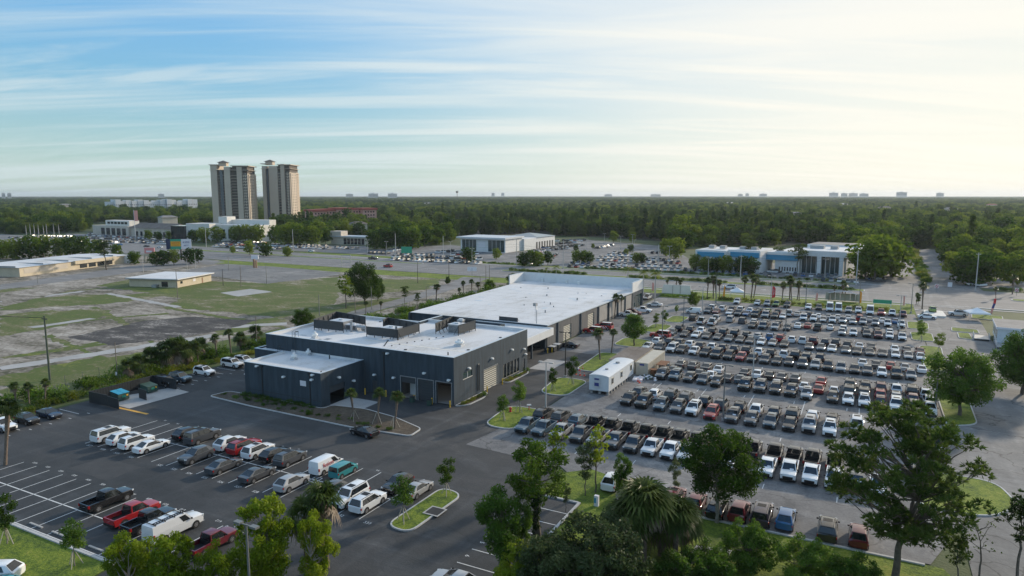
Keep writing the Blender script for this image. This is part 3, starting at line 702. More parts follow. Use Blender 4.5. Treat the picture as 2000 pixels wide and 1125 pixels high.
# wall joints
jt = MB()
for x in (-38, -32, -26, -14.6): jt.box(x, x + .05, -.006, -.001, 0 if x > -18.9 else 5.9, HM)
for y in (1.0, 6.9, 9.4, 16.2, 24.9): jt.box(.001, .006, y, y + .05, 0, HM)
jt.box(.001, .006, .2, 27.6, 3.55, 3.59); jt.box(.001, .006, .2, 27.6, 1.1, 1.13); jt.box(.001, .006, .2, 27.6, 6.1, 6.13)
jt.build('wall_joint', 'black_print', sb, each=True)
# bay interiors, doors
MB().box(-11.5, -.36, .36, 9.8, .0, .02).build('bay_floor', 'bay_interior', sb)
inn = MB(); inn.box(-11.5, -.36, 9.8, 10, .0, 5); inn.box(-11.7, -11.5, .36, 10, 0, 5); inn.box(-11.5, -.36, .36, 9.8, 5, 5.1)
inn.build('bay_interior', 'grey_stucco', sb)
def shutter(x0, x1, y, z0, z1, axis, mat, n, nm='roller_door', dep=.06):
    d = thing_part(nm, sb)
    for i in range(n):
        a, b = z0 + (z1 - z0) * i / n, z0 + (z1 - z0) * (i + (.55 if mat == 'slat_cream' else .86)) / n
        m = MB()
        if axis == 'x': m.box(x0, x1, y, y + dep, a, b)
        else: m.box(y, y + dep, x0, x1, a, b)
        m.build('slat', mat, d)
    m = MB()
    if axis == 'x': m.box(x0, x1, y + dep + .005, y + dep + .03, z0, z1)
    else: m.box(y - .03, y - .005, x0, x1, z0, z1)
    m.build('backing', 'door_panel', d)
    return d
def thing_part(name, parent):
    o = put(name, None, parent); o.empty_display_size = .3; return o
shutter(-7.25, -4.15, .12, 0, 3.8, 'x', 'door_panel', 8)
shutter(-10.9, -7.8, .12, 2.75, 3.8, 'x', 'door_panel', 2)
shutter(10.0, 15.05, -.12, .02, 3.8, 'y', 'slat_cream', 10, dep=.07)
for x0, x1 in ((-10.9, -7.8), (-7.25, -4.15), (-3.55, -.5)):
    MB().box(x0 - .14, x0, -.05, .0, 0, 3.95).box(x1, x1 + .14, -.05, .0, 0, 3.95).box(x0, x1, -.05, .0, 3.8, 3.95).build('door_frame', 'galvanised', sb)
MB().box(0, .05, 9.86, 10.0, 0, 3.95).box(0, .05, 15.05, 15.2, 0, 3.95).box(0, .05, 10, 15.05, 3.8, 3.95).build('door_frame', 'galvanised', sb)
MB().box(-17.2, -16.1, .1, .16, 0, 2.3).build('door', 'door_panel', sb)
fx = MB(); fx.box(-10.6, -9.4, 2.2, 3.4, .02, 2.2); fx.box(-10.3, -9.9, 2.4, 2.8, 2.2, 2.6); fx.box(-3.0, -1.2, 7.5, 9.3, .02, 1.6); fx.box(-9, -8.3, 6, 6.6, .02, 1.2)
fx.build('workshop_cabinet', 'trailer_white', sb, each=True)
fx = MB(); fx.box(-3.3, -.9, 9.2, 9.6, 1.8, 3.2); fx.box(-2.6, -1.4, 5.5, 5.6, 2.6, 3.6); fx.build('tool_rack', 'black_print', sb, each=True)
for x in (-9.4, -5.7, -2.1):
    for y in (2.5, 6.0): MB().box(x - .9, x + .9, y, y + .18, 4.86, 4.94).build('tube_lamp', 'tube_lamp', sb)
# windows on the lit side
g = MB(); g.box(-.14, -.10, 2.9, 5.95, 3.88, 4.9); o = g.build('window', 'green_glass', sb)
fr = MB(); fr.box(-.02, .04, 2.82, 6.03, 3.78, 3.88); fr.box(-.1, .0, 4.38, 4.46, 3.88, 4.9); fr.build('frame', 'warm_white', o)
for i in range(5):
    y = 17.4 + 1.36 * i
    p = MB().box(-.16, -.12, y, y + 1.22, .5, 3.2).build('window', 'glass', sb)
    MB().box(-.1, .03, y - .05, y, .45, 3.2).box(-.1, .03, y, y + 1.22, .45, .5).build('frame', 'slat_cream', p)
MB().box(-.15, -.1, 25.6, 26.7, 0, 2.5).build('door', 'glass', sb)
# annex and stub
an = MB(); ZA = 5.8
wall(an, 'x', -10.9, .3, -36.9, -19.1, -.05, ZA, [(-31, -30, 0, .01)])
wall(an, 'y', -19.4, .3, -10.6, 0, -.05, ZA, [(-8.8, -5.0, 0, 3.05)])
an.box(-36.9, -36.6, -10.6, -2.0, -.05, ZA); an.box(-44.2, -36.6, -2.0, -1.7, -.05, ZA - .12); an.box(-44.2, -43.9, -1.7, 3, -.05, ZA - .12); an.box(-43.9, -43.25, 2.7, 3.0, -.05, ZA - .12)
an.build('annex_wall', 'dark_stucco', sb)
ar = MB(); ar.box(-36.6, -19.4, -10.6, 0, 5.2, 5.42); ar.box(-43.9, -36.6, -1.7, 0, 5.2, 5.44); ar.box(-43.9, -43.25, 0, 2.7, 5.2, 5.44)
ar.box(-36.6, -36.55, -10.6, -1.7, 5.42, ZA - .01); ar.box(-36.55, -19.4, -.06, -.005, 5.42, ZA)
ar.build('annex_roof', 'roof_membrane', sb)
ac = MB()
for a in ((-36.95, -19.05, -10.95, -10.55), (-19.45, -19.05, -10.55, -.01), (-36.95, -36.55, -10.55, -2.05), (-44.25, -36.95, -2.05, -1.65), (-44.25, -43.85, -1.65, 3.05)): ac.box(*a, ZA if a[0] > -40 else ZA - .12, ZA + .06 if a[0] > -40 else ZA - .06)
ac.build('roof_coping', 'roof_edge', sb)
MB().box(-19.32, -19.28, -8.8, -5.0, 1.9, 3.05).build('door', 'door_panel', sb)
MB().box(-23.8, -19.5, -9.5, -4.6, 0, .02).box(-24, -23.8, -9.5, -4.5, 0, 3.2).build('bay_interior', 'dark_metal', sb)
MB().box(-23.69, -22.38, -10.94, -10.9, 3.2, 4.1).build('wall_sign', 'sign_white', sb)
MB().box(-36.7, -19.3, -10.93, -10.9, 1.0, 1.06).build('wall_joint', 'black_print', sb)
def wlamp(x, y, z, axis):
    m = MB()
    if axis == 'x': m.box(x - .28, x + .28, y - .38, y, z - .1, z + .12); m.box(x - .2, x + .2, y - .5, y - .3, z - .16, z + .0)
    else: m.box(y, y + .38, x - .28, x + .28, z - .1, z + .12); m.box(y + .3, y + .5, x - .2, x + .2, z - .16, z)
    m.build('wall_lamp', 'lamp_white', sb)
for x, z in ((-5.86, 5.0), (-12.36, 3.4), (-16.6, 3.4), (-13.6, 7.6), (-.9, 4.4)): wlamp(x, 0, z, 'x')
for x, z in ((-27.3, 4.3), (-33.6, 5.45), (-20.7, 5.45), (-20.9, 4.6)): wlamp(x, -10.9, z, 'x')
for y, z in ((4.65, 5.5), (12.8, 5.45), (20.7, 5.5), (25.9, 4.6), (26.6, 3.4)): wlamp(y, 0, z, 'y')
for y, z in ((-6.7, 4.2), (-3.0, 2.7)): wlamp(y, -19.1, z, 'y')
wlamp(-40, -2.0, 3.9, 'x')
dp = MB()
for x, y, z in ((-14.5, -.12, 7.4), (-32.6, -11.0, 5.3), (-21.5, -11.0, 5.4)): dp.box(x - .09, x + .09, y, y + .1, 0, z); dp.box(x - .28, x + .28, y - .12, y + .1, z, z + .35)
dp.tube([(.12, 7.6, .6), (.12, 7.6, 5.2), (.12, 7.75, 5.42), (.12, 8.1, 5.42), (.12, 8.25, 5.2), (.12, 8.25, .6)], .07, 6)
dp.build('downpipe', 'dark_metal', sb, each=True)
# roof plant: screens with posts and braces, units, fans, ladders
def screen(pts, z0, z1, nm='roof_screen'):
    d = thing_part(nm, sb); b = MB(); ps = MB()
    for (x0, y0), (x1, y1) in zip(pts, pts[1:]):
        L = math.hypot(x1 - x0, y1 - y0); n = max(2, round(L / .32)); ux, uy = (x1 - x0) / L, (y1 - y0) / L
        for k in range(n):
            t0, t1 = k * L / n, (k + .93) * L / n; off = .02 if k % 2 else 0
            nx, ny = -uy * off, ux * off
            b.add([(x0 + ux * t0 + nx, y0 + uy * t0 + ny, z0), (x0 + ux * t1 + nx, y0 + uy * t1 + ny, z0), (x0 + ux * t1 + nx, y0 + uy * t1 + ny, z1), (x0 + ux * t0 + nx, y0 + uy * t0 + ny, z1)], [(0, 1, 2, 3)])
        b.obox(((x0 + x1) / 2 - uy * .05, (y0 + y1) / 2 + ux * .05), (L, .04, z1 - z0), math.atan2(uy, ux), z0)
        b.obox(((x0 + x1) / 2, (y0 + y1) / 2), (L, .14, .06), math.atan2(uy, ux), z1)
        m = max(2, round(L / 1.9))
        for k in range(m + 1):
            t = L * k / m; qx, qy = x0 + ux * t - uy * .12, y0 + uy * t + ux * .12
            ps.box(qx - .05, qx + .05, qy - .05, qy + .05, HR, z1 - .1)
            ps.tube([(qx, qy, z1 - .3), (qx - uy * 1.1, qy + ux * 1.1, HR + .05)], .045, 5)
    b.build('screen_boards', 'screen_metal', d); ps.build('post', 'dark_metal', d, each=True)
screen([(-39.6, 9.3), (-32.1, 9.5)], 8.15, 9.85); screen([(-32.3, 16.8), (-42.1, 18.9), (-39.6, 9.3)][::1], 8.15, 9.85)
screen([(-25.6, 8.8), (-18.1, 8.9), (-18.3, 16.3), (-28.0, 18.7)], 8.15, 9.75); screen([(-28.0, 18.8), (-27.4, 16.2)], 8.15, 9.75)
screen([(-10.0, 17.7), (-9.7, 23.7), (-16.4, 25.6), (-15.1, 17.1)], 8.15, 9.85)
def unit(x0, x1, y0, y1, h, mat='galvanised', z=HR):
    d = thing_part('rooftop_unit', sb)
    MB().box(x0, x1, y0, y1, z, z + h).build('casing', mat, d)
    m = MB().box(x0 - .1, x1 + .1, y0 - .1, y1 + .1, z + h, z + h + .07); m.tube([((x0 + x1) / 2, (y0 + y1) / 2, z + h + .07), ((x0 + x1) / 2, (y0 + y1) / 2, z + h + .3)], .5, 10); m.build('lid', 'pale_metal', d)
    v = MB()
    for k in range(5): v.box(x0 + .2, x1 - .2, y0 - .03, y0, z + .25 + k * (h - .4) / 5, z + .33 + k * (h - .4) / 5)
    v.build('louvre', 'dark_metal', d)
unit(-38.2, -34.6, 12.5, 15.4, 1.5); unit(-33.8, -31.0, 12.2, 13.8, 1.1); unit(-24.2, -20.8, 11.5, 14.0, 1.45); unit(-13.6, -11.0, 19.5, 22, 1.7); unit(-13.2, -12.0, 22.3, 23.2, 2.1)
pp = MB(); pp.tube([(-31.2, 11, HR), (-31.2, 11, 9.9)], .25, 8); pp.tube([(-30.6, 12, HR), (-30.6, 12, 8.8), (-28.6, 12.3, 8.8), (-28.6, 12.3, HR)], .3, 8); pp.tube([(-20.2, 11.2, HR), (-20.2, 11.2, 9.9)], .22, 8)
pp.tube([(-30.4, 13.2, HR + .4), (-26.8, 14.4, HR + .5), (-26.5, 15.8, HR + .3)], .35, 8); pp.build('duct', 'galvanised', sb, each=True)
def fan(x, y, z, r):
    d = thing_part('roof_fan', sb)
    MB().box(x - r, x + r, y - r, y + r, z, z + .3).build('base', 'pale_metal', d)
    m = MB(); m.tube([(x, y, z + .3), (x, y, z + .55), (x, y, z + .56), (x, y, z + .85), (x, y, z + .9)], [r * .7, r * .7, r * 1.15, r * 1.1, r * .6], 14); m.tube([(x, y, z + .9), (x, y, z + 1.25)], r * .5, 12); m.build('hood', 'lamp_white', d, 40)
fan(-5.3, 10.4, HR, .75); fan(-31.4, -4.5, 5.42, .5); fan(-31.5, -.8, 5.42, .42); fan(-33.5, 3.2, HR, .5)
sp = MB()
for k in range(8): sp.box(-16.2 + k * .55, -16.0 + k * .55, 4.3 + k * 1.6, 4.5 + k * 1.6, HR, HR + .14)
for k in range(6): sp.box(-19.6 + k * .45, -19.42 + k * .45, 7.6 - k * .8, 7.8 - k * .8, HR, HR + .14)
sp.box(-3.15, -3.0, 3.0, 3.15, HR, HR + .55); sp.box(-26.1, -25.95, -1.2, -1.05, 5.42, 6.1); sp.box(-20.0, -19.85, -9.9, -9.75, 5.42, 5.9)
sp.build('roof_vent', 'dark_metal', sb, each=True)
rq = random.Random(44); wp = MB()
for k in range(9): x, y = rq.uniform(-41, -2), rq.uniform(2, 22); wp.box(x, x + rq.uniform(.5, 1.6), y, y + rq.uniform(.5, 1.4), HR, HR + .012)
wp.build('roof_patch', 'galvanised', sb, each=True)
wp = MB()
for k in range(26): wp.box(-24.0 + k * .9, -23.3 + k * .9, 6.0, 6.7, HR, HR + .02)
wp.build('walkway_pad', 'warm_white', sb, each=True)
dr_ = MB()
for x, y in ((-41, 6), (-41, 16), (-33, 22.5), (-2, 8), (-2, 20), (-12, 3)): dr_.tube([(x, y, HR), (x, y, HR + .12)], .28, 8)
dr_.build('roof_drain', 'dark_metal', sb, each=True)
def ladder(x, y, z0, z1):
    m = MB()
    for dx in (-.35, .35):
        m.tube([(x + dx, y, z0), (x + dx, y, z1)], .035, 5); m.tube([(x + dx, y, z1), (x + dx, y + .9, z1), (x + dx, y + .9, z1 - 1.1)], .035, 5)
    k = z0 + .3
    while k < z1: m.tube([(x - .35, y, k), (x + .35, y, k)], .025, 5); k += .35
    m.tube([(x - .35, y, z1 - .5), (x - .35, y + .9, z1 - .5)], .03, 5); m.tube([(x + .35, y, z1 - .5), (x + .35, y + .9, z1 - .5)], .03, 5)
    m.build('ladder', 'dark_metal', sb)
ladder(-35.6, -.25, 5.5, 9.4); ladder(-37.6, -2.2, 3.0, 6.8)
# drive-in canopy between the two buildings
cn = MB(); cn.box(-24, -2.9, 28.0, 46.3, 4.7, 4.85); cn.build('canopy_roof', 'roof_membrane', sb)
cn = MB(); cn.box(-2.9, -2.6, 27.75, 46.6, 3.4, 5.05); cn.box(-24, -2.9, 46.3, 46.6, 3.6, 5.05); cn.box(-24, -2.9, 27.76, 28.0, 3.6, 5.05); cn.build('canopy_fascia', 'white_wall', sb)
cn = MB()
for y in (29.3, 36, 43): cn.box(-3.3, -2.95, y, y + .35, 0, 3.45)
cn.box(-23.8, -23.5, 28, 46.2, 0, 4.7); cn.build('canopy_column', 'dark_stucco', sb, each=True)

# ------------------------------------------------------------------ the long showroom behind it
sh = thing('showroom_building', 'long low showroom with a wide white membrane roof', 'building')
ZL = 5.4
def lx(y): return -4.3 + (y - 46) * .014          # the side wall drifts a little from the grid
def ll(y): return -42.6 - (y - 46) * .045
w = MB()
def qwall(p0, p1, z0, z1, t=.3):
    w.obox(((p0[0] + p1[0]) / 2, (p0[1] + p1[1]) / 2), (math.hypot(p1[0] - p0[0], p1[1] - p0[1]), t, z1 - z0), math.atan2(p1[1] - p0[1], p1[0] - p0[0]), z0)
qwall((ll(46), 46), (ll(119), 119), -.05, ZL); qwall((ll(46), 46.9), (lx(46), 46.9), -.05, ZL)
w.build('wall', 'dark_stucco', sh)
w = MB()
doors = [(56.0, 60.7, 3.6), (71.6, 76.0, 4.1)]
segs = []; y = 46.9
for a, b, h in doors:
    segs.append((y, a, 0)); segs.append((a, b, h)); y = b
segs.append((y, 107.5, 0))
for a, b, z in segs: qwall((lx(a) - .15, a), (lx(b) - .15, b), z if z else -.05, ZL - .02)
w.build('side_wall', 'grey_stucco', sh)
pl = MB()
for y in (52.4, 66.6, 79.0, 86.9, 94.5, 101): pl.box(lx(y) - .02, lx(y) + .28, y - .3, y + .3, 0, ZL - .1)
pl.build('pilaster', 'dark_stucco', sh, each=True)
pn = MB()
for a, b in ((79.5, 86.5), (87.4, 94.1), (94.9, 100.6), (101.4, 107)): pn.box(lx(a) + .0, lx(a) + .09, a, b, .8, ZL - .5)
pn.build('wall_panel', 'tan_stucco', sh, each=True)
for a, b, h in doors:
    d = thing_part('roller_door', sh); n = 9
    for i in range(n): MB().box(lx(a) - .18, lx(a) - .11, a, b, h * i / n, h * (i + .58) / n).build('slat', 'slat_cream', d)
    MB().box(lx(a) - .24, lx(a) - .2, a, b, 0, h).build('backing', 'door_panel', d)
rf = MB(); rf.add([(ll(46), 46.6, ZL), (lx(46) + .15, 46.6, ZL), (lx(107) + .15, 107.2, ZL), (ll(119), 119, ZL), (ll(46), 46.6, ZL + .12), (lx(46) + .15, 46.6, ZL + .12), (lx(107) + .15, 107.2, ZL + .12), (ll(119), 119, ZL + .12)],
                  [(4, 5, 6, 7), (0, 1, 5, 4), (1, 2, 6, 5), (2, 3, 7, 6), (3, 0, 4, 7)])
rf.box(-44, lx(107), 107.2, 118.4, ZL, ZL + .115)
rf.build('roof', 'roof_membrane', sh)
ed = MB(); ed.obox(((lx(46) + lx(107)) / 2 + .2, 77), (61, .08, .26), math.atan2(61, .85), ZL - .12); ed.build('roof_coping', 'roof_edge', sh)
fp = MB(); XE = lx(118)
fp.box(-46.2, XE, 118.1, 118.5, -.05, 8.4); fp.box(XE - .4, XE, 107.4, 118.1, ZL - .1, 8.4); fp.box(-46.2, -45.8, 107.4, 118.1, ZL - .1, 8.4)
fp.build('parapet', 'white_wall', sh)
fp = MB(); fp.box(XE - .38, XE + .02, 107.4, 109, -.05, 5.25); fp.box(XE - .38, XE + .02, 117.3, 118.45, -.05, 5.25); fp.box(XE - .38, XE + .02, 109, 117.3, 4.1, 5.25)
fp.build('showroom_wall', 'dark_stucco', sh)
for k in range(4): 
    p = MB().box(XE - .3, XE - .25, 109 + 2.07 * k, 109 + 2.07 * k + 1.98, .1, 4.1).build('window', 'green_glass', sh)
    MB().box(XE - .32, XE - .18, 109 + 2.07 * k - .09, 109 + 2.07 * k, 0, 4.1).build('frame', 'dark_metal', p)
fp = MB(); fp.box(-46.25, XE + .05, 118.05, 118.55, 8.4, 8.46); fp.box(XE - .45, XE + .05, 107.35, 118.05, 8.4, 8.46); fp.box(-46.25, -45.75, 107.35, 118.05, 8.4, 8.46); fp.build('roof_coping', 'roof_edge', sh)
vt = MB()
for x, y in [G(1059, 551, ZL), G(1085, 545, ZL), G(1106, 554, ZL), G(1118, 550, ZL), G(1130, 557, ZL)]: vt.tube([(x, y, ZL), (x, y, ZL + 1.0)], .32, 8); vt.tube([(x, y, ZL + 1.0), (x, y, ZL + 1.3)], .5, 8)
vt.build('roof_vent', 'lamp_white', sh, each=True)
sm = MB()
for y in np.arange(52, 107, 6.1): sm.box(ll(y) + .4, lx(y) - .2, y, y + .09, ZL + .12, ZL + .128)
sm.build('roof_seam', 'galvanised', sh, each=True)
rq = random.Random(45); wp = MB()
for k in range(16): x, y = rq.uniform(-41, -7), rq.uniform(50, 104); wp.box(x, x + rq.uniform(.6, 2.4), y, y + rq.uniform(.5, 2.0), ZL + .12, ZL + .132)
wp.build('roof_patch', 'roof_edge', sh, each=True)
dr_ = MB()
for k in range(14): x, y = rq.uniform(-40, -8), rq.uniform(50, 104); dr_.tube([(x, y, ZL + .12), (x, y, ZL + rq.uniform(.25, .8))], rq.uniform(.1, .3), 7)
dr_.build('roof_pipe', 'galvanised', sh, each=True)
x, y = -7.2, 47.2
jb = MB(); jb.tube([(x, y, ZL), (x, y, 8.6), (x - .4, y + .6, 9.3), (x - 1.4, y + 2.4, 9.7), (x - 1.9, y + 3.3, 9.4)], .09, 6); jb.box(x - 2.4, x - 1.6, y + 3.0, y + 3.8, 9.0, 9.7); jb.tube([(x - 1.6, y + 2.6, 9.6), (x - 1.6, y + 2.6, ZL + .1)], .04, 5); jb.build('roof_mast', 'galvanised', sh)
bk = MB(); bk.box(-17, -12, 46.95, 47.05, 5.5, 6.4); bk.tube([(-17, 47, 6.4), (-12, 47, 6.4)], .08, 5)
for k in range(5): bk.tube([(-17 + k * 1.2, 47, 6.3), (-17 + k * 1.2, 48.2, 5.5)], .05, 5)
bk.build('roof_screen', 'screen_metal', sh)

# ------------------------------------------------------------------ vehicles
def loft_body(st, slots_low=1):
    b = MB(); n = 11
    def ring(x, w, zb, zt, zc):
        zm = zb + (zt - zb) * .55
        h = [(.70 * w, zb), (.96 * w, zb + .10), (w, zm), (.975 * w, zt - .05), (.88 * w, zt + .015)]
        return [(x, y, z) for y, z in h] + [(x, 0, zc + .02)] + [(x, -y, z) for y, z in reversed(h)]
    rs = [ring(*s) for s in st]
    for i in range(len(rs) - 1):
        for k in range(n - 1):
            b.cur = 1 if k in (0, 9) else 0
            b.add([rs[i][k], rs[i][k + 1], rs[i + 1][k + 1], rs[i + 1][k]], [(3, 2, 1, 0)])
        b.cur = 1; b.add([rs[i][0], rs[i + 1][0], rs[i + 1][-1], rs[i][-1]], [(3, 2, 1, 0)])
    b.cur = 0; b.add(rs[0], [tuple(range(n))]); b.add(rs[-1], [tuple(reversed(range(n)))])
    return b
def weld(mb):
    key = {}; idx = []; nv = []
    for p in mb.v:
        k = tuple(round(c, 4) for c in p)
        if k not in key: key[k] = len(nv); nv.append(p)
        idx.append(key[k])
    mb.v = nv; mb.f = [[idx[i] for i in f] for f in mb.f]
SPEC = {
 's': dict(st=[(2.33, .70, .34, .80, .83), (2.25, .86, .24, .98, 1.02), (1.95, .93, .21, 1.06, 1.11), (1.05, .94, .21, 1.12, 1.17), (-1.6, .94, .21, 1.14, 1.14), (-2.2, .92, .25, 1.12, 1.12), (-2.33, .85, .34, 1.0, 1.0)],
           cab=(1.10, -2.27, .30, -1.93, .89, .68, 1.10, 1.72), side=[(.09, .41), (.43, .71), (.73, .90)], wb=(1.40, -1.38), r=.36, hw=.94, rails=True),
 'u': dict(st=[(2.52, .78, .40, .88, .92), (2.44, .94, .28, 1.10, 1.14), (2.1, .985, .25, 1.18, 1.22), (1.15, .99, .25, 1.22, 1.26), (-2.3, .99, .25, 1.24, 1.24), (-2.52, .93, .36, 1.12, 1.12)],
           cab=(1.15, -2.46, .52, -2.26, .93, .76, 1.20, 1.86), side=[(.09, .36), (.38, .64), (.66, .92)], wb=(1.52, -1.48), r=.40, hw=.99, rails=True),
 'x': dict(st=[(2.22, .64, .34, .74, .77), (2.13, .83, .22, .92, .96), (1.8, .905, .20, 1.02, 1.07), (.95, .915, .20, 1.08, 1.13), (-1.5, .915, .20, 1.12, 1.12), (-2.08, .89, .24, 1.12, 1.13), (-2.22, .80, .34, 1.0, 1.0)],
           cab=(1.05, -2.12, .20, -1.42, .87, .64, 1.06, 1.62), side=[(.10, .44), (.46, .76)], wb=(1.34, -1.32), r=.36, hw=.915, rails=False),
 'c': dict(st=[(2.40, .62, .30, .58, .60), (2.30, .82, .20, .74, .78), (1.9, .90, .18, .84, .89), (1.0, .915, .18, .92, .97), (-1.5, .915, .18, .98, .99), (-2.1, .89, .20, 1.0, 1.02), (-2.38, .80, .32, .92, .93)],
           cab=(1.22, -2.0, .12, -.98, .85, .61, .93, 1.41), side=[(.11, .48), (.50, .82)], wb=(1.45, -1.38), r=.34, hw=.915, rails=False),
 'p': dict(st=[(2.68, .76, .45, .86, .90), (2.58, .90, .32, 1.05, 1.09), (2.2, .945, .30, 1.12, 1.17), (1.25, .95, .30, 1.16, 1.20), (-.72, .95, .30, 1.18, 1.18)],
           cab=(1.30, -.74, .62, -.62, .88, .70, 1.13, 1.84), side=[(.12, .50), (.54, .92)], wb=(1.75, -1.62), r=.40, hw=.95, rails=False, bed=(-.74, -2.66)),
 'L': dict(st=[(2.95, .80, .40, .85, .9), (2.85, .96, .28, 1.05, 1.1), (2.3, 1.0, .26, 1.25, 1.3), (2.0, 1.01, .26, 1.32, 1.34), (-2.8, 1.01, .26, 1.32, 1.32), (-2.97, .98, .34, 1.32, 1.32)],
           cab=(2.15, -2.95, 1.25, -2.90, .985, .86, 1.30, 2.62), side=[(.05, .20)], wb=(1.95, -1.85), r=.37, hw=1.01, rails=False, blank_rear=True),
 'v': dict(st=[(2.30, .70, .36, .72, .76), (2.2, .84, .22, .88, .93), (1.8, .87, .2, 1.02, 1.06), (1.5, .87, .2, 1.08, 1.1), (-2.2, .87, .2, 1.08, 1.08), (-2.33, .84, .28, 1.08, 1.08)],
           cab=(1.62, -2.31, .80, -2.26, .85, .74, 1.06, 1.88), side=[(.07, .28)], wb=(1.42, -1.42), r=.33, hw=.87, rails=False, blank_rear=True),
 'n': dict(st=[(3.05, .78, .45, .92, .96), (2.95, .95, .30, 1.15, 1.2), (2.5, 1.0, .28, 1.25, 1.3), (1.5, 1.01, .28, 1.30, 1.33), (-2.9, 1.01, .28, 1.30, 1.30), (-3.05, .98, .36, 1.30, 1.30)],
           cab=(1.65, -3.03, .95, -2.98, .985, .86, 1.28, 2.12), side=[(.06, .24)], wb=(1.95, -1.75), r=.39, hw=1.01, rails=False, blank_rear=True, rack=True),
 'b': dict(st=[(1.98, .66, .34, .72, .75), (1.9, .80, .22, .92, .96), (1.6, .845, .2, 1.02, 1.06), (1.1, .85, .2, 1.06, 1.09), (-1.8, .85, .2, 1.06, 1.06), (-1.98, .82, .26, 1.04, 1.04)],
           cab=(1.05, -1.96, .62, -1.86, .825, .74, 1.03, 1.66), side=[(.07, .33), (.40, .96)], wb=(1.22, -1.25), r=.33, hw=.85, rails=False),
}
def pane(mb, q, u0, u1, v0, v1, off=.014):
    a, b, c, d = [Vector(p) for p in q]       # a->b along u at v=0, d->c along u at v=1
    nrm = (b - a).cross(d - a).normalized() * off
    f = lambda u, v: tuple((a * (1 - u) + b * u) * (1 - v) + (d * (1 - u) + c * u) * v + nrm)
    mb.quad(f(u0, v0), f(u1, v0), f(u1, v1), f(u0, v1))
CARS = {}
def make_vehicle(t):
    S = SPEC[t]; xa, xd, xb, xc, wb, wr, zb, zr = S['cab']; hw = S['hw']; out = {}
    body = loft_body(S['st']); weld(body); body.cur = 0
    base = [(xa, wb, zb), (xa, -wb, zb), (xd, -wb, zb), (xd, wb, zb)]
    top = [(xb, wr, zr), (xb, -wr, zr), (xc, -wr, zr), (xc, wr, zr)]
    i1 = [(xb - .14, wr - .10, zr + .05), (xb - .14, -wr + .10, zr + .05), (xc + .10, -wr + .10, zr + .04), (xc + .10, wr - .10, zr + .04)]
    van = bool(S.get('blank_rear'))
    o = len(body.v); body.v += base + top + i1
    for k in range(4):
        body.f.append([o + (k + 1) % 4, o + k, o + 4 + k, o + 4 + (k + 1) % 4]); body.m.append(0 if van else 1)
    o2 = len(body.v); body.v += top + i1
    for k in range(4):
        body.f.append([o2 + (k + 1) % 4, o2 + k, o2 + 4 + k, o2 + 4 + (k + 1) % 4]); body.m.append(0)
    body.f.append([o2 + 7, o2 + 6, o2 + 5, o2 + 4]); body.m.append(0)
    if not van:       # painted pillars over the dark glasshouse
        lq = [(xa, wb, zb), (xd, wb, zb), (xc, wr, zr), (xb, wr, zr)]; rq = [(xd, -wb, zb), (xa, -wb, zb), (xb, -wr, zr), (xc, -wr, zr)]
        body.cur = 0
        uD = S['side'][-1][1] + .01
        for u0, u1 in ((0, .055), (uD, 1)): pane(body, lq, u0, u1, 0, 1, .010); pane(body, rq, 1 - u1, 1 - u0, 0, 1, .010)
        for qd in (lq, rq): pane(body, qd, 0, 1, .92, 1, .011)
        rr = [(xd, wb, zb), (xd, -wb, zb), (xc, -wr, zr), (xc, wr, zr)]
        for u0, u1 in ((0, .07), (.93, 1)): pane(body, rr, u0, u1, 0, 1, .010)
        ff = [(xa, -wb, zb), (xa, wb, zb), (xb, wr, zr), (xb, -wr, zr)]
        for u0, u1 in ((0, .05), (.95, 1)): pane(body, ff, u0, u1, 0, 1, .010)
    if S.get('bed'):
        x0, x1 = S['bed']; h = 1.17
        body.cur = 0
        for sy in (-1, 1):
            ya, yb = (.83, .95) if sy > 0 else (-.95, -.83)
            body.box(x1, x0, ya, yb, .42, h)
        body.box(x1 - .05, x1 + .05, -.90, .90, .52, h - .01); body.cur = 1; body.box(x1 - .16, x1 - .05, -.86, .86, .42, .62)
        body.box(x1 + .05, x0, -.83, .83, .62, .70); body.box(x0 - .05, x0 + .0, -.82, .82, .7, h)
    body.cur = 1
    r = S['r']
    for x in S['wb']:
        for sy in (-1, 1):
            y = sy * (hw + .003); c = (x, y, r + .02)
            arc = [(x + (r + .07) * math.cos(a), y, r + .02 + (r + .07) * math.sin(a)) for a in np.linspace(-.25, math.pi + .25, 11)]
            body.poly(arc if sy < 0 else arc[::-1])
    if S['rails']:
        for sy in (-1, 1): body.box(xc + .15, xb - .2, sy * (wr - .07) - .02, sy * (wr - .07) + .02, zr + .04, zr + .085)
        body.box(-.75, .02, -.45, .45, zr + .046, zr + .056)
    for sy in (-1, 1): body.obox((xa - .25, sy * (wb + .13)), (.12, .2, .14), 0, zb + .06)
    if S.get('rack'):
        for x in (-2.6, -1.5, -.4, .6): body.box(x, x + .06, -.85, .85, 2.2, 2.26); body.box(x, x + .06, -.8, -.75, 2.1, 2.2); body.box(x, x + .06, .75, .8, 2.1, 2.2)
        for y in (-.72, -.38): body.box(-2.7, 1.0, y - .03, y + .03, 2.28, 2.36)
        for k in range(12): body.box(-2.6 + k * .3, -2.56 + k * .3, -.72, -.38, 2.3, 2.34)
    for sy in (-1, 1): pass
    zf = S['st'][1][3]
    body.box(S['st'][0][0] - .03, S['st'][0][0] + .02, -.3, .3, .42, .54); body.cur = 0
    out['body'] = body.mesh('vehicle_body', ['car_paint', 'car_trim'], 32)
    gl = {}
    fq = [(xa, wb, zb), (xa, -wb, zb), (xb, -wr, zr), (xb, wr, zr)]
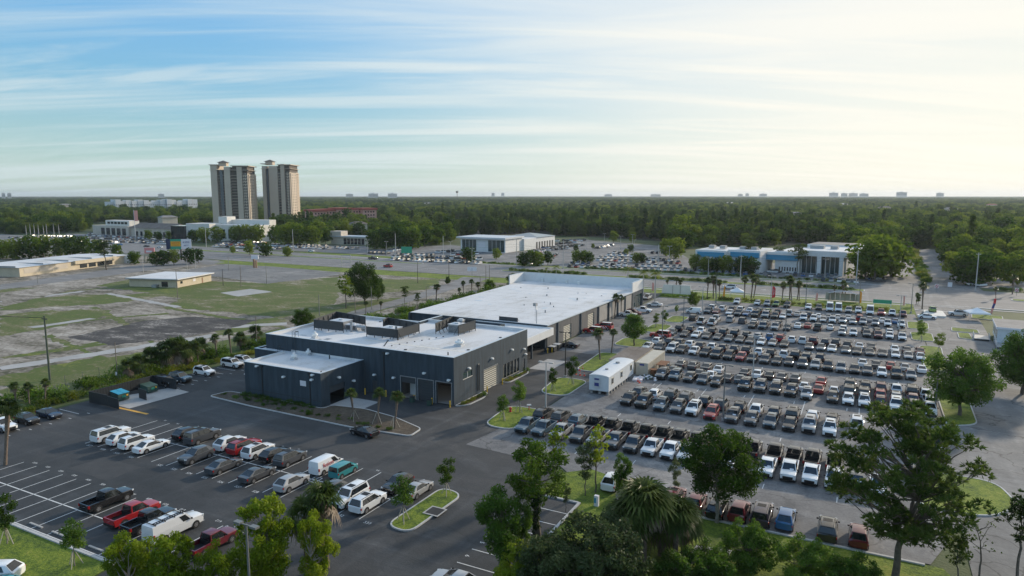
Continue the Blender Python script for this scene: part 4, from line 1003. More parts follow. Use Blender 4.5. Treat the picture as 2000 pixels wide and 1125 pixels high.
    m = MB(); pane(m, fq[1::-1] + [fq[3], fq[2]] if False else [(xa, -wb, zb), (xa, wb, zb), (xb, wr, zr), (xb, -wr, zr)], .06, .94, .05, .93); out['windshield'] = m.mesh('windshield', 'car_glass')
    m = MB(); pane(m, [(xa, -wb, zb), (xa, wb, zb), (xb, wr, zr), (xb, -wr, zr)], .56, .84, .10, .30, .022); out['sticker'] = m.mesh('price_sticker', 'sign_white')
    m = MB()
    if not S.get('blank_rear'): pane(m, [(xd, wb, zb), (xd, -wb, zb), (xc, -wr, zr), (xc, wr, zr)], .08, .92, .10, .90)
    else: pane(m, [(xd, wb, zb), (xd, -wb, zb), (xc, -wr, zr), (xc, wr, zr)], .30, .70, .0, .06)
    out['rear_window'] = m.mesh('rear_window', 'car_glass')
    sw = []
    for u0, u1 in S['side']:
        m = MB(); pane(m, [(xa, wb, zb), (xd, wb, zb), (xc, wr, zr), (xb, wr, zr)], u0, u1, .08, .88); sw.append(m.mesh('side_window', 'car_glass'))
        m = MB(); pane(m, [(xd, -wb, zb), (xa, -wb, zb), (xb, -wr, zr), (xc, -wr, zr)], 1 - u1, 1 - u0, .08, .88); sw.append(m.mesh('side_window', 'car_glass'))
    out['side'] = sw
    wm_ = MB()
    def cyl(mb, y0, y1, rad, n=14):
        a = [(rad * math.cos(2 * math.pi * k / n), y0, rad * math.sin(2 * math.pi * k / n)) for k in range(n)]
        b = [(x, y1, z) for x, _, z in a]
        mb.add(a + b, [(k, (k + 1) % n, n + (k + 1) % n, n + k) for k in range(n)] + [tuple(reversed(range(n))), tuple(range(n, 2 * n))])
    cyl(wm_, -.11, .11, r); wm_.slot(1); cyl(wm_, -.118, .118, r * .62, 10)
    wm_.slot(0)
    for k in range(5):
        a = 2 * math.pi * k / 5
        for y in (-.122, .122): wm_.poly([(r * .5 * math.cos(a + d), y, r * .5 * math.sin(a + d)) for d in ((-.3, 0, .3) if y < 0 else (.3, 0, -.3))] + [(r * .2 * math.cos(a), y, r * .2 * math.sin(a))])
    out['wheel'] = wm_.mesh('wheel', ['tyre', 'rim'])
    x0, x1 = S['st'][0], S['st'][1]
    xf = x1[0] + .0; zl = x1[3] - .12
    def lens(sy, rear):
        m = MB()
        if not rear: m.obox((x1[0] - .06, sy * (x1[1] - .16)), (.30, .30, .13), -sy * .55, zl)
        else:
            e = S['st'][-1]; xe = e[0] + .10 if not S.get('bed') else S['bed'][1] + .0
            z = (e[3] - .26) if not S.get('bed') else .80
            hh = .2 if t in 'scbxu' else .34
            m.obox((xe if not S.get('bed') else xe, sy * (e[1] - .02 if not S.get('bed') else .87)), (.16, .22, hh), 0, z - (.05 if t in 'vnL' else 0))
        return m.mesh('taillight' if rear else 'headlight', 'tail_lens' if rear else 'head_lens')
    out['lens'] = [lens(1, 0), lens(-1, 0), lens(1, 1), lens(-1, 1)]
    m = MB(); m.obox(((x0[0] + x1[0]) / 2 + .05, 0), (.14, x0[1] * 1.55, (x0[3] - x0[2]) * .88), 0, x0[2] + .03); out['grille'] = m.mesh('grille', 'car_trim')
    # small far version: body with wheels, one glass part
    fb = MB(); fb.v = list(body.v); fb.f = [list(f) for f in body.f]; fb.m = list(body.m)
    for x in S['wb']:
        for sy in (-1, 1):
            fb.cur = 2; n = 10; y0, y1 = sy * (hw - .2), sy * (hw + .02)
            a = [(x + r * math.cos(2 * math.pi * k / n), y0, r + r * math.sin(2 * math.pi * k / n)) for k in range(n)]; b2 = [(p[0], y1, p[2]) for p in a]
            fb.add(a + b2, [(k, (k + 1) % n, n + (k + 1) % n, n + k) for k in range(n)] + [tuple(range(n, 2 * n))])
            fb.cur = 3; fb.add([(x + r * .6 * math.cos(2 * math.pi * k / 8), sy * (hw + .026), r + r * .6 * math.sin(2 * math.pi * k / 8)) for k in range(8)], [tuple(range(8))])
    for me, sl in ((out['lens'][0], 4), (out['lens'][1], 4), (out['lens'][2], 5), (out['lens'][3], 5), (out['grille'], 1)):
        fb.cur = sl; fb.add([tuple(v.co) for v in me.vertices], [tuple(p.vertices) for p in me.polygons])
    out['far_body'] = fb.mesh('vehicle_body', ['car_paint', 'car_trim', 'tyre', 'rim', 'head_lens', 'tail_lens'], 32)
    g = MB()
    for me in [out['windshield'], out['rear_window']] + sw: g.add([tuple(v.co) for v in me.vertices], [tuple(p.vertices) for p in me.polygons])
    out['far_glass'] = g.mesh('windows', 'car_glass')
    CARS[t] = out
for t in SPEC: make_vehicle(t)
PAINT = {'W': (.74, .75, .75), 'K': (.012, .012, .013), 'G': (.070, .074, .080), 'S': (.36, .36, .36), 'R': (.33, .018, .022), 'M': (.13, .012, .02), 'N': (.034, .028, .023), 'T': (.06, .10, .13),  # N: black cars, with their warm sky reflections painted into the base colour
         'B': (.03, .13, .30), 'P': (.045, .025, .045), 'E': (.16, .26, .05), 'Q': (.03, .23, .24), 'D': (.012, .025, .055), 'C': (.16, .52, .62)}
CNAME = {'W': 'white', 'K': 'black', 'G': 'dark grey', 'S': 'silver', 'R': 'red', 'M': 'maroon', 'N': 'warm-tinted black', 'T': 'blue-grey', 'B': 'blue', 'P': 'plum-black', 'E': 'green', 'Q': 'teal', 'D': 'navy', 'C': 'pale blue'}
TNAME = {'u': ('parked_suv', 'SUV', 'suv'), 'x': ('parked_suv', 'SUV', 'suv'), 's': ('parked_suv', 'SUV', 'suv'), 'c': ('parked_sedan', 'sedan', 'car'), 'p': ('pickup_truck', 'pickup', 'pickup'), 'L': ('high_roof_van', 'high-roof van', 'van'), 'v': ('cargo_van', 'cargo van', 'van'), 'n': ('cargo_van', 'long-nosed cargo van', 'van'), 'b': ('boxy_car', 'boxy car', 'car')}
crg = random.Random(5)
def vehicle(t, c, x, y, rz, label, near, group=None, name=None, z=0.0, sc=None, sticker=False):
    col = PAINT[c]; j = crg.uniform(.88, 1.12); col = tuple(min(1, q * j) for q in col)
    if sc is None: s = crg.uniform(.965, 1.02); sc = (s, s * crg.uniform(.98, 1.0), s * (crg.uniform(.95, 1.05) if t == 's' else 1))
    if t == 's': t = crg.choice('ssssuuxxx')
    nm, _, cat = TNAME[t]; nm = name or nm; K = CARS[t]
    if not near:
        o = put(nm, K['far_body'], None, (x, y, z), rz, sc); o.color = (*col, 1); tag(o, label, cat, group)
        put('windows', K['far_glass'], o); return o
    o = thing(nm, label, cat, (x, y, z), rz, group, sc)
    b = put('body', K['body'], o); b.color = (*col, 1)
    put('windshield', K['windshield'], o); put('rear_window', K['rear_window'], o)
    for m in K['side']: put('side_window', m, o)
    S = SPEC[t]
    for wx in S['wb']:
        for sy in (-1, 1): put('wheel', K['wheel'], o, (wx, sy * (S['hw'] - .085), S['r']))
    for i, m in enumerate(K['lens']): put('taillight' if i > 1 else 'headlight', m, o)
    put('grille', K['grille'], o)
    if sticker: put('price_sticker', K['sticker'], o)
    return o
UP, DOWN, LEFT, RIGHT = math.pi / 2, -math.pi / 2, math.pi, 0.0
ROWS = [
    ('A1', 'F', '16.0,-4.8pT 18.8,-4.8pT 21.6,-4.8pS 24.6,-4.8pG 27.3,-4.8pS 29.9,-4.8pG 32.6,-4.8pG 35.2,-4.8pW 37.8,-4.8pW 40.1,-4.8pW 45.5,-4.8pW 50.2,-4.8pW 52.8,-4.8pW 55.3,-4.8pW 57.9,-4.8pW 60.3,-4.8pG 62.7,-4.8pW'),
    ('A2', 'B', '15.9,1.4sK 18.9,1.4sG 21.7,1.4sT 24.8,0.8pK 27.4,0.8pK 30.1,0.8pK 32.7,0.8pK 35.2,0.8pK 37.6,0.8pK 40.1,0.8pK 42.9,0.8pR 45.1,0.8pK 47.6,0.8pK 50.4,0.8pK 52.8,0.8pK 55.1,0.8pK 57.7,0.8pK 67.1,0.8pK'),
    ('Z', 'B', '41.9,-19.0sM 44.4,-19.2sM 46.8,-19.4sK 49.1,-19.3sM 51.4,-19.0sP 53.8,-18.8sB 57.9,-19.2sN 60.8,-19.2sM'),
    ('B1', 'F', '25.4,15.2sK 28.1,14.9sK 31.1,14.8sT 33.9,14.6sG 36.4,14.7sW 39.4,14.2sR 42.7,14.1sG 45.5,14.0sG 48.3,14.1sT 51.0,13.9sK 53.7,14.6sS 56.5,14.5sW 70.0,13.5sW'),
    ('B2', 'B', '25.7,20.5sG 28.5,20.5sW 31.4,20.5sG 34.0,20.2sG 37.2,19.9sK 39.9,19.6sG 42.9,19.5sK 45.5,19.4sW 48.2,19.4sK 50.9,19.5sK 53.8,19.8sW 56.6,19.6sN 60.0,19.7sW 67.1,18.8sW'),
    ('C1', 'F', '26.1,33.9sG 28.6,34.3sT 31.3,34.2sK 33.9,34.0sT 36.5,33.3sK 41.6,33.2sK 44.2,33.4sG 46.8,33.2sK 49.4,33.0sK 52.0,32.6sS 56.1,32.4sK 58.5,32.4sW 60.9,32.3sW 63.3,32.5sM 65.6,32.4sW 68.2,32.5sN 70.4,32.4sW'),
    ('C2', 'B', '27.2,38.7cG 32.3,38.4cG 34.5,38.2cW 37.7,37.8cG 40.0,37.7cT 46.5,37.5cS 51.2,37.9cW 53.6,37.6cR 56.1,37.4cW 58.5,37.6sK 60.8,37.7sK 63.3,37.6sR 65.7,37.8sS 68.2,37.7sM 70.6,37.8sW'),
    ('C3', 'B', '27.3,44.5cG 29.8,44.1cG 32.5,44.1cG 35.0,43.5cW 40.0,43.4cG 42.4,43.2cW 44.6,43.1cK 46.8,43.0cG 49.2,43.3cG 53.7,43.2cR 58.5,42.9sK 61.0,43.0sK 63.5,43.1sM 65.9,43.2sW 68.3,43.0sN 70.3,42.6sW'),
    ('D1', 'F', '16.3,57.6cW 19.3,57.1sG 22.1,57.1sW 24.3,57.0sK 27.0,56.9sW 29.6,56.5sK 32.1,56.1sN 34.7,55.9sK 37.2,55.8sR 39.6,55.7sN 42.1,55.8sG 44.5,55.6sK 46.8,55.7sK 49.4,55.5sG 51.9,55.8sS 54.2,55.5sK 56.6,55.3sS 59.0,55.6sK 61.3,55.4sG 63.8,55.3sW 66.3,55.3sN 68.7,55.4sS'),
    ('D2', 'B', '16.8,64.0sW 19.8,63.9sK 22.2,63.9sK 24.6,63.8sW 27.1,63.3sK 29.7,63.4sW 32.2,63.0sK 34.7,63.0sK 37.3,62.8sK 40.0,62.8sW 42.5,62.7sK 45.2,62.7sW 47.5,62.8sK 49.7,62.5sK 52.3,62.6sK 60.4,62.5cW 62.9,62.3cG 65.5,62.6cR 68.0,62.5cS 70.9,62.4cW'),
    ('E1', 'F', '17.2,75.9cT 20.5,75.6cK 23.3,75.6cW 25.9,75.6cG 28.6,75.5cG 31.4,74.9cT 34.0,74.8cG 36.3,74.7cG 38.9,74.7cW 41.4,74.7cS 44.0,74.5cN 49.3,74.4cG 51.8,74.4cT 54.1,74.4cW 56.9,74.1cT 59.2,74.1cN 61.7,74.2cG 64.2,74.4cG 66.7,74.5cW 69.1,74.5cS 71.4,74.4cW'),
    ('E2', 'B', '17.8,81.7sK 20.6,81.6sK 23.4,81.6sW 26.2,81.5sK 29.0,81.5sG 31.8,80.7sK 34.6,80.7sK 37.3,80.7sS 40.1,80.7sB 42.5,80.5sR 45.1,80.5sW 47.5,80.4sW 49.8,80.4sM 52.3,80.3sK 54.6,80.8sK 57.1,80.2sK 59.6,80.0cW 62.0,80.6cG 66.7,80.5cW 69.1,80.4cG 71.6,80.2cM'),
    ('F1', 'F', '34.0,94.7sN 36.6,94.8sT 39.6,94.8sS 42.5,95.6sG 55.4,95.3sS 58.0,96.1sW 61.0,96.2sG 63.5,95.5sM 66.0,96.1sW 68.7,95.7sW'),
    ('F2', 'B', '17.4,99.0sN 20.6,94.4pW 23.6,94.1pW 27.1,101.2sS 30.5,100.3sG 44.7,100.3cW 47.0,101.5cR 49.6,99.2pG 52.5,101.9cW'),
    ('F3', 'B', '23.4,99.9pW 33.6,100.1sW 36.6,100.7sN 39.8,100.1sK 55.6,100.4sW 60.6,101.2sN 63.3,101.2sK 66.1,101.3sW 68.8,100.7sN'),
    ('G1', 'F', '18.6,112.8sT 20.9,113.4cM 24.8,113.4cW 27.4,112.5sG 29.5,113.5cB 32.2,112.6sN 35.0,112.6sS 37.5,112.7sN 39.5,113.7cW 45.1,112.8sW 47.7,112.9sW 50.1,113.3cS 52.5,113.0sW 55.0,113.0sS 57.5,113.1sS 60.0,113.8sS 63.0,113.6sS 65.9,113.9sW 69.1,114.0sW'),
    ('G2', 'B', '18.6,119.6sW 21.6,119.6sW 24.4,119.7sK 27.1,119.1sW 29.7,119.4sW 32.3,119.7sN 34.7,119.8sE 37.6,118.5pM 40.7,118.5pW 42.9,119.5cS 45.9,119.2sN 48.5,118.9cW 51.2,118.9cS 53.6,119.2cW 56.2,119.6cW 59.1,119.7sR 61.6,119.7cS 64.7,119.4cW 67.9,119.8cB'),
    ('H', 'F', '23.3,135.3sW 29.5,135.6sW 32.6,134.8sS 35.3,135.6pE 38.6,135.0sN 44.8,134.1sW 47.7,134.4sK 50.8,133.6LW 53.2,134.0LW 56.0,133.3sS 58.6,133.7sW 61.7,132.9LW 64.6,132.6sR 67.5,133.5pW 70.2,132.8pM'),
]
ORD = 'first second third fourth fifth sixth seventh eighth ninth tenth eleventh twelfth thirteenth fourteenth fifteenth sixteenth seventeenth eighteenth nineteenth twentieth twenty-first twenty-second twenty-third'.split()
ROWNAME = {'H': 'row along the road hedge', 'G2': 'second row from the road hedge', 'G1': 'third row from the road hedge', 'F3': 'fourth row from the road hedge', 'F2': 'sparse row of tail-on white pickups', 'F1': 'fifth row from the road hedge',
           'E2': 'sixth row from the road hedge', 'E1': 'seventh row from the road hedge', 'D2': 'eighth row from the road hedge', 'D1': 'ninth row from the road hedge', 'C3': 'tenth row from the road hedge', 'C2': 'eleventh row from the road hedge',
           'C1': 'twelfth row from the road hedge', 'B2': 'tail-on SUV row below the trailer', 'B1': 'nose-on SUV row below the trailer', 'A2': 'tail-on row behind the pickups', 'A1': 'nose-on pickup row', 'Z': 'row along the grass kerb at the bottom'}
for rn, fc, s in ROWS:
    near = rn in ('A1', 'A2', 'B1', 'B2', 'Z', 'C1')
    for i, e in enumerate(s.split()):
        p, tc_ = e[:-2], e[-2:]; x, y = map(float, p.split(','))
        lab = '%s %s, %s from the left in the %s' % (CNAME[tc_[1]], TNAME[tc_[0]][1], ORD[i], ROWNAME[rn])
        vehicle(tc_[0], tc_[1], x, y + (crg.uniform(-.12, .12)), (DOWN if fc == 'F' else UP) + crg.gauss(0, .018), lab, near, 'new vehicles parked in the stock rows', sticker=fc == 'F' and crg.random() < .7)
# the near lot
LOT = [('s', 'W', -35.9, -36.1, UP, 'white SUV at the far end of the four white cars in the near lot'), ('s', 'W', -32.8, -36.2, UP, 'white SUV second of the four white cars in the near lot'),
 ('s', 'W', -29.7, -36.3, UP, 'white SUV third of the four white cars in the near lot'), ('c', 'W', -26.6, -36.2, UP, 'white sedan nearest of the four white cars in the near lot'),
 ('s', 'K', -26.2, -30.6, UP, 'black SUV beside the dark grey SUV in the near lot'), ('s', 'G', -23.3, -30.6, UP, 'dark grey SUV beside the black SUV in the near lot'),
 ('s', 'W', -17.6, -30.6, UP, 'white SUV beside the red SUV in the near lot'), ('s', 'R', -14.8, -30.6, UP, 'red SUV parked between two white SUVs in the near lot'), ('s', 'W', -11.9, -30.8, UP, 'white SUV between the red SUV and a black SUV'),
 ('s', 'K', -9.0, -30.6, UP, 'black SUV with silver rails beside the last grey SUV'), ('s', 'G', -6.1, -30.7, UP, 'grey SUV at the end of its row next to an empty bay'),
 ('s', 'G', -17.8, -35.9, DOWN, 'grey SUV parked nose-down beside the worn patch of asphalt'), ('c', 'G', -11.9, -36.4, UP, 'dark grey coupe-like sedan below the red SUV'), ('c', 'G', -6.0, -36.3, UP, 'grey sedan beside the silver hatchback'),
 ('s', 'S', -.2, -36.3, UP, 'silver hatchback with black tailgate beside the painted square'), ('b', 'Q', 2.8, -30.5, UP, 'small teal boxy car beside the lettered white van'),
 ('s', 'G', 5.8, -36.1, DOWN, 'grey SUV half hidden behind the bottom palms'), ('s', 'W', 8.7, -36.2, DOWN, 'white SUV nose-down beside the bottom palms'), ('s', 'W', 11.4, -36.2, UP, 'white SUV beside bay 533'),
 ('s', 'K', 11.4, -30.7, DOWN, 'black SUV with roof rails above bay 533'), ('c', 'S', 14.3, -30.7, UP, 'silver sedan beside the long grass island'),
 ('p', 'W', -54.2, -41.3, RIGHT, 'white pickup in the left-hand bays below the hedge'), ('s', 'K', -54.2, -37.8, RIGHT, 'big black SUV in the left-hand bays below the hedge'), ('c', 'D', -54.2, -34.6, RIGHT, 'navy sedan in the left-hand bays nearest the dumpsters'), ('c', 'W', -54.2, -44.8, RIGHT, 'white sedan at the left picture edge beside a palm'),
 ('s', 'K', -54.3, -14.2, RIGHT, 'black SUV with pale bonnet beside the dumpster enclosure'), ('s', 'T', -54.3, -11.0, RIGHT, 'blue-grey SUV second from the dumpster enclosure'), ('s', 'W', -54.4, -5.6, RIGHT, 'white SUV beside the small hedge island'), ('s', 'W', -54.6, 1.3, RIGHT, 'large white SUV beyond the small hedge island'), ('s', 'W', -54.6, 4.3, RIGHT, 'white SUV partly hidden by the annex'),
 ('p', 'K', -15.3, -49.5, UP, 'black pickup alone among the empty bays'), ('p', 'R', -9.4, -50.3, UP, 'red pickup beside the black pickup and the ladder van'), ('p', 'K', -6.3, -50.6, UP, 'black pickup squeezed between the red pickup and the ladder van'), ('n', 'W', -2.6, -50.4, UP, 'white long-nosed van with ladder rack on its roof'), ('p', 'M', 3.4, -50.6, UP, 'maroon pickup half hidden by the bottom trees'),
 ('v', 'W', -.1, -30.4, UP, 'white cargo van with red lettering on its side'),
 ('c', 'K', -4.2, -18.0, LEFT - .12, 'dark sedan parked along the kerb of the palm bed'), ('s', 'W', -9.5, -63.6, LEFT + .5, 'white SUV cut by the lower left picture corner'), ('c', 'Q', -6.6, -64.6, LEFT + .5, 'blue-green sedan cut by the lower left picture corner'), ('c', 'S', 28.8, -45.2, LEFT, 'silver sedan cut by the bottom picture edge'),
 ('s', 'W', 34.1, -18.2, UP + .05, 'white SUV tail-on beside the grass island and pines'), ('s', 'M', 37.2, -18.8, UP, 'maroon SUV hidden behind the fan palms')]
LOTV = {}
for t, c, x, y, rz, lab in LOT: LOTV[lab] = vehicle(t, c, x, y, rz, lab, True, 'vehicles parked in the near lot')
van = LOTV['white cargo van with red lettering on its side']
text('lettering', 'fusion', .78, 'red_print', van, Matrix.Translation((-.55, -.868, 1.24)) @ Matrix.Rotation(math.pi / 2, 4, 'X') @ Matrix.Rotation(0, 4, 'Y'), .012)
for t, c, x, y, rz, lab in [
 ('c', 'K', -.3, 50.2, LEFT, 'black coupe parked alone beside the long showroom wall'), ('s', 'R', -1.2, 68.0, LEFT, 'red striped van with white roof by the showroom doors'), ('s', 'R', -.6, 74.5, LEFT, 'second red striped van with white roof by the showroom doors'),
 ('s', 'R', 15.6, 70.6, LEFT, 'red striped van standing side-on beside the stock rows'), ('v', 'W', 14.9, 110.0, LEFT, 'white cargo van standing side-on above the planted island'), ('p', 'W', -.8, 95.6, RIGHT, 'white pickup beside the palms at the showroom wall'), ('s', 'M', -.2, 99.3, RIGHT, 'maroon SUV between two white trucks at the showroom wall'),
 ('p', 'W', 1.0, 104.5, RIGHT, 'white pickup tail-on near the showroom glass'), ('c', 'W', 1.0, 117.6, LEFT, 'white car with black roof under the tall palm'), ('p', 'W', -5.5, 131.5, UP, 'white pickup by the showroom front corner'),
 ('s', 'R', -148, 173.5, LEFT, 'red hatchback driving on the near carriageway'), ('p', 'K', -181, 203, RIGHT, 'black open truck driving on the far carriageway'), ('s', 'W', -246, 224, RIGHT, 'silver-white SUV on the far carriageway beyond the median trees'), ('c', 'W', -361, 203, LEFT, 'white car on the road left of the billboard'),
 ('c', 'W', -293, 206, RIGHT, 'white car on the far carriageway right of the billboard'), ('c', 'B', -277, 214, RIGHT, 'blue car on the far carriageway among the median trees'), ('c', 'B', -409, 206, LEFT, 'dark blue car on the road furthest to the left'), ('c', 'K', -378, 205, LEFT, 'dark car following a white one on the far left road'),
 ('s', 'W', 14.6, 171, LEFT, 'white SUV driving on the near carriageway behind the tent'), ('s', 'E', 78.3, 143.6, UP, 'bright green SUV on the display ramp at the lot exit'), ('c', 'W', 76.2, 132.0, RIGHT, 'white sedan on display below the green SUV'), ('s', 'W', 84.6, 141.5, LEFT, 'white SUV half covered by the right-hand white tent')]:
    o = vehicle('u' if 'striped' in lab else t, c, x, y, rz, lab, False, None, z=.5 if 'ramp' in lab else 0)
    if 'striped' in lab:
        m = MB(); hw = SPEC['u']['hw'] + .016
        for sy in (-1, 1):
            for x0 in (-1.6, -.9, -.5): m.quad((x0, sy * hw, .42), (x0 + .25, sy * hw, .42), (x0 + .85, sy * hw, 1.02), (x0 + .6, sy * hw, 1.02))
        m.build('stripe', 'sign_white', o)
        MB().box(-2.1, .3, -.66, .66, 1.915, 1.93).build('roof_panel', 'lamp_white', o)

# ------------------------------------------------------------------ plants
def leaf_quads(rng, centres, radii, n, size, wid=.45, outward=.45, up=.15, shell=.45):
    """n leaves in each ellipsoid; returns corner array (N*4,3)"""
    out = []
    for c, r, k in zip(centres, radii, n):
        d = rng.normal(size=(k, 3)); d /= np.linalg.norm(d, axis=1)[:, None]
        rad = rng.random(k) ** shell
        p = c + d * rad[:, None] * r
        nrm = d * outward + rng.normal(size=(k, 3)) * .6 + np.array([0, 0, up]); nrm /= np.linalg.norm(nrm, axis=1)[:, None]
        a = np.cross(nrm, rng.normal(size=(k, 3))); a /= np.linalg.norm(a, axis=1)[:, None]; b = np.cross(nrm, a)
        s = size * (.6 + .8 * rng.random(k))[:, None]
        out.append(np.stack([p + a * s, p + b * s * wid, p - a * s, p - b * s * wid], 1).reshape(-1, 3))
    return np.concatenate(out)
def needle_quads(rng, centres, radii, n, length, wid=.05):
    out = []
    for c, r, k in zip(centres, radii, n):
        nt = max(3, k // 14)
        td = rng.normal(size=(nt, 3)); td[:, 2] = np.abs(td[:, 2]) * .8 - .15; td /= np.linalg.norm(td, axis=1)[:, None]
        tp = c + td * (rng.random(nt) ** .45)[:, None] * r
        j = rng.integers(0, nt, k)
        ax = td[j] * .9 + rng.normal(size=(k, 3)) * .55 + np.array([0, 0, .25]); ax /= np.linalg.norm(ax, axis=1)[:, None]
        b = np.cross(ax, rng.normal(size=(k, 3))); b /= np.linalg.norm(b, axis=1)[:, None]
        L = length * (.6 + .7 * rng.random(k))[:, None]; p = tp[j]
        out.append(np.stack([p, p + ax * L * .55 + b * wid, p + ax * L, p + ax * L * .55 - b * wid], 1).reshape(-1, 3))
    return np.concatenate(out)
def limb(mb, p0, p1, r0, r1, rg, bend=.12, n=4, seg=6):
    p0, p1 = Vector(p0), Vector(p1); d = (p1 - p0).length; pts = []
    for i in range(n + 1):
        t = i / n; q = p0.lerp(p1, t)
        if 0 < i < n: q = q + Vector((rg.gauss(0, 1), rg.gauss(0, 1), rg.gauss(0, .6))) * d * bend * .35
        pts.append(q)
    mb.tube(pts, [r0 + (r1 - r0) * (i / n) for i in range(n + 1)], seg, cap=False); return pts
def tree_mesh(seed, h=10, spread=4, base=.35, clumps=26, leaves=260, size=.17, mat='leaf_oak', bark='bark', tr=.22, flat_=.75, cr=(.9, 1.7), pine=False, wid=.45, droop=0.0, open_=0.0, multi=1):
    """trunk + limbs + leaf clumps at the limb ends; returns (trunk mesh, crown mesh)"""
    rg = random.Random(seed); rng = np.random.default_rng(seed)
    tb = MB(); cs = []; rs = []
    zc = h * (base + (1 - base) * .52); hz = h * (1 - base) * .5
    for st in range(multi):
        off = Vector((rg.gauss(0, .35), rg.gauss(0, .35), 0)) * (multi > 1)
        fork = Vector((rg.gauss(0, .12) * spread * .3, rg.gauss(0, .12) * spread * .3, h * base)) + off * 2
        limb(tb, off, fork, tr * h / 10, tr * .72 * h / 10, rg, .05, 4, 8)
        topz = h * .9
        mainp = limb(tb, fork, fork + Vector((rg.gauss(0, .15) * spread, rg.gauss(0, .15) * spread, (topz - h * base) * (.8 if pine else .5))), tr * .7 * h / 10, tr * .2 * h / 10, rg, .12, 4, 6)
        nb = clumps // multi
        for i in range(nb):
            a = 2.4 * i + rg.uniform(-.5, .5); v = (i + .5) / nb
            zz = zc + hz * (1 - 2 * v) * .92
            k = math.sqrt(max(.06, 1 - ((zz - zc) / (hz * 1.02)) ** 2))
            rr = spread * k * rg.uniform(.5 if rg.random() < .5 else .05, .88)
            c = Vector((fork.x + math.cos(a) * rr, fork.y + math.sin(a) * rr, zz + rg.gauss(0, .25)))
            c.z -= droop * rr
            if open_ and rg.random() < open_: continue
            r = rg.uniform(*cr); cs.append(np.array(c)); rs.append(np.array([r, r, r * flat_]))
            if rr > .25 * spread:
                s0 = mainp[min(4, max(0, int((c.z - fork.z) / max(.1, mainp[-1].z - fork.z) * 3)))] if c.z > fork.z else fork
                limb(tb, s0, c, tr * .34 * h / 10, .02, rg, .14, 3, 5)
    ns = [max(8, int(leaves * (r[0] / cr[1]) ** 2)) for r in rs]
    if pine: v = needle_quads(rng, cs, rs, ns, size)
    else: v = leaf_quads(rng, cs, rs, ns, size, wid)
    return tb.mesh('trunk', bark, 60), fast_mesh('crown', v, 4, mat)
def fan_palm(seed, h=6, r=1.5, fronds=26, mat='leaf_palm', skirt=0, trunk=.17):
    rg = random.Random(seed); tb = MB()
    lean = Vector((rg.gauss(0, .05), rg.gauss(0, .05), 1)) * h
    pts = [Vector((0, 0, 0)) + lean * (i / 6) for i in range(7)]
    tb.tube(pts, [trunk * 1.15, trunk, trunk * .95, trunk, trunk * 1.25, trunk * 1.5, trunk * .7], 8)
    for i in range(22):      # old leaf bases under the crown
        a = rg.uniform(0, 6.3); z = h * rg.uniform(.55, .97); p = lean * (z / h)
        tb.tube([p, p + Vector((math.cos(a) * .32, math.sin(a) * .32, .22))], [.05, .015], 4, cap=False)
    q = []; dead = []
    def frond(el, az, L, tgt):
        d = Vector((math.cos(az) * math.cos(el), math.sin(az) * math.cos(el), math.sin(el)))
        o = pts[-1] + Vector((0, 0, -.1)); m = o + d * L * .45
        side = d.cross(Vector((0, 0, 1)));
        side = side.normalized() if side.length > .01 else Vector((1, 0, 0)); upv = side.cross(d)
        tgt.append([o + side * .02, m + side * .02, m - side * .02, o - side * .02])
        nb = 13
        for k in range(nb):
            t = (k / (nb - 1) - .5) * 2; a = t * 1.9
            e = (d * math.cos(a) + side * math.sin(a)); l = L * (.62 - .18 * abs(t)) * rg.uniform(.85, 1.1)
            mid = m + e * l * .55 + upv * .10; tip = m + e * l - Vector((0, 0, 1)) * l * rg.uniform(.25, .55)
            wv = e.cross(upv).normalized() * .085
            tgt.append([m, mid + wv, tip, mid - wv])
    for i in range(fronds):
        frond(rg.uniform(-.45, 1.35) if i > 5 else rg.uniform(.9, 1.5), i * 2.399 + rg.uniform(-.3, .3), r * rg.uniform(.85, 1.15), q)
    for i in range(skirt): frond(rg.uniform(-1.3, -.7), rg.uniform(0, 6.3), r * rg.uniform(.7, 1.0), dead)
    tm = tb.mesh('trunk', 'palm_bark', 50)
    cm_ = fast_mesh('crown', [p for f in q for p in f], 4, mat)
    dm = fast_mesh('dead_fronds', [p for f in dead for p in f], 4, 'leaf_dead') if dead else None
    return tm, cm_, dm
def feather_palm(seed, h=9, r=2.6, fronds=15, mat='leaf_royal', trunk=.2):
    rg = random.Random(seed); tb = MB()
    tb.tube([(0, 0, h * i / 6) for i in range(7)], [trunk * k for k in (1.25, 1.0, 1.15, 1.1, .95, .8, .7)], 9)
    q = []
    for i in range(fronds):
        az = i * 2.399; el = rg.uniform(.05, 1.2); d = Vector((math.cos(az), math.sin(az), 0)); L = r * rg.uniform(.85, 1.1); pts = []
        for k in range(9):
            t = k / 8; pts.append(Vector((0, 0, h)) + d * L * t * math.cos(el * (1 - .3 * t)) + Vector((0, 0, L * (math.sin(el) * t - .75 * t * t))))
        side = d.cross(Vector((0, 0, 1)))
        for k in range(8):
            a, b = pts[k], pts[k + 1]
            for s_ in (-1, 1):
                for f in (.0, .5):
                    p = a.lerp(b, f); l = .62 * (1 - abs(k / 8 - .45)) * r / 2.6
                    tip = p + side * s_ * l + (b - a) * 1.1 - Vector((0, 0, .32 * l)); wv = (b - a).normalized() * .07
                    q.append([p - wv, p + wv, tip + wv * .2, tip - wv * .2])
    q += []
    return tb.mesh('trunk', 'royal_bark', 50), fast_mesh('crown', [p for f in q for p in f], 4, mat)
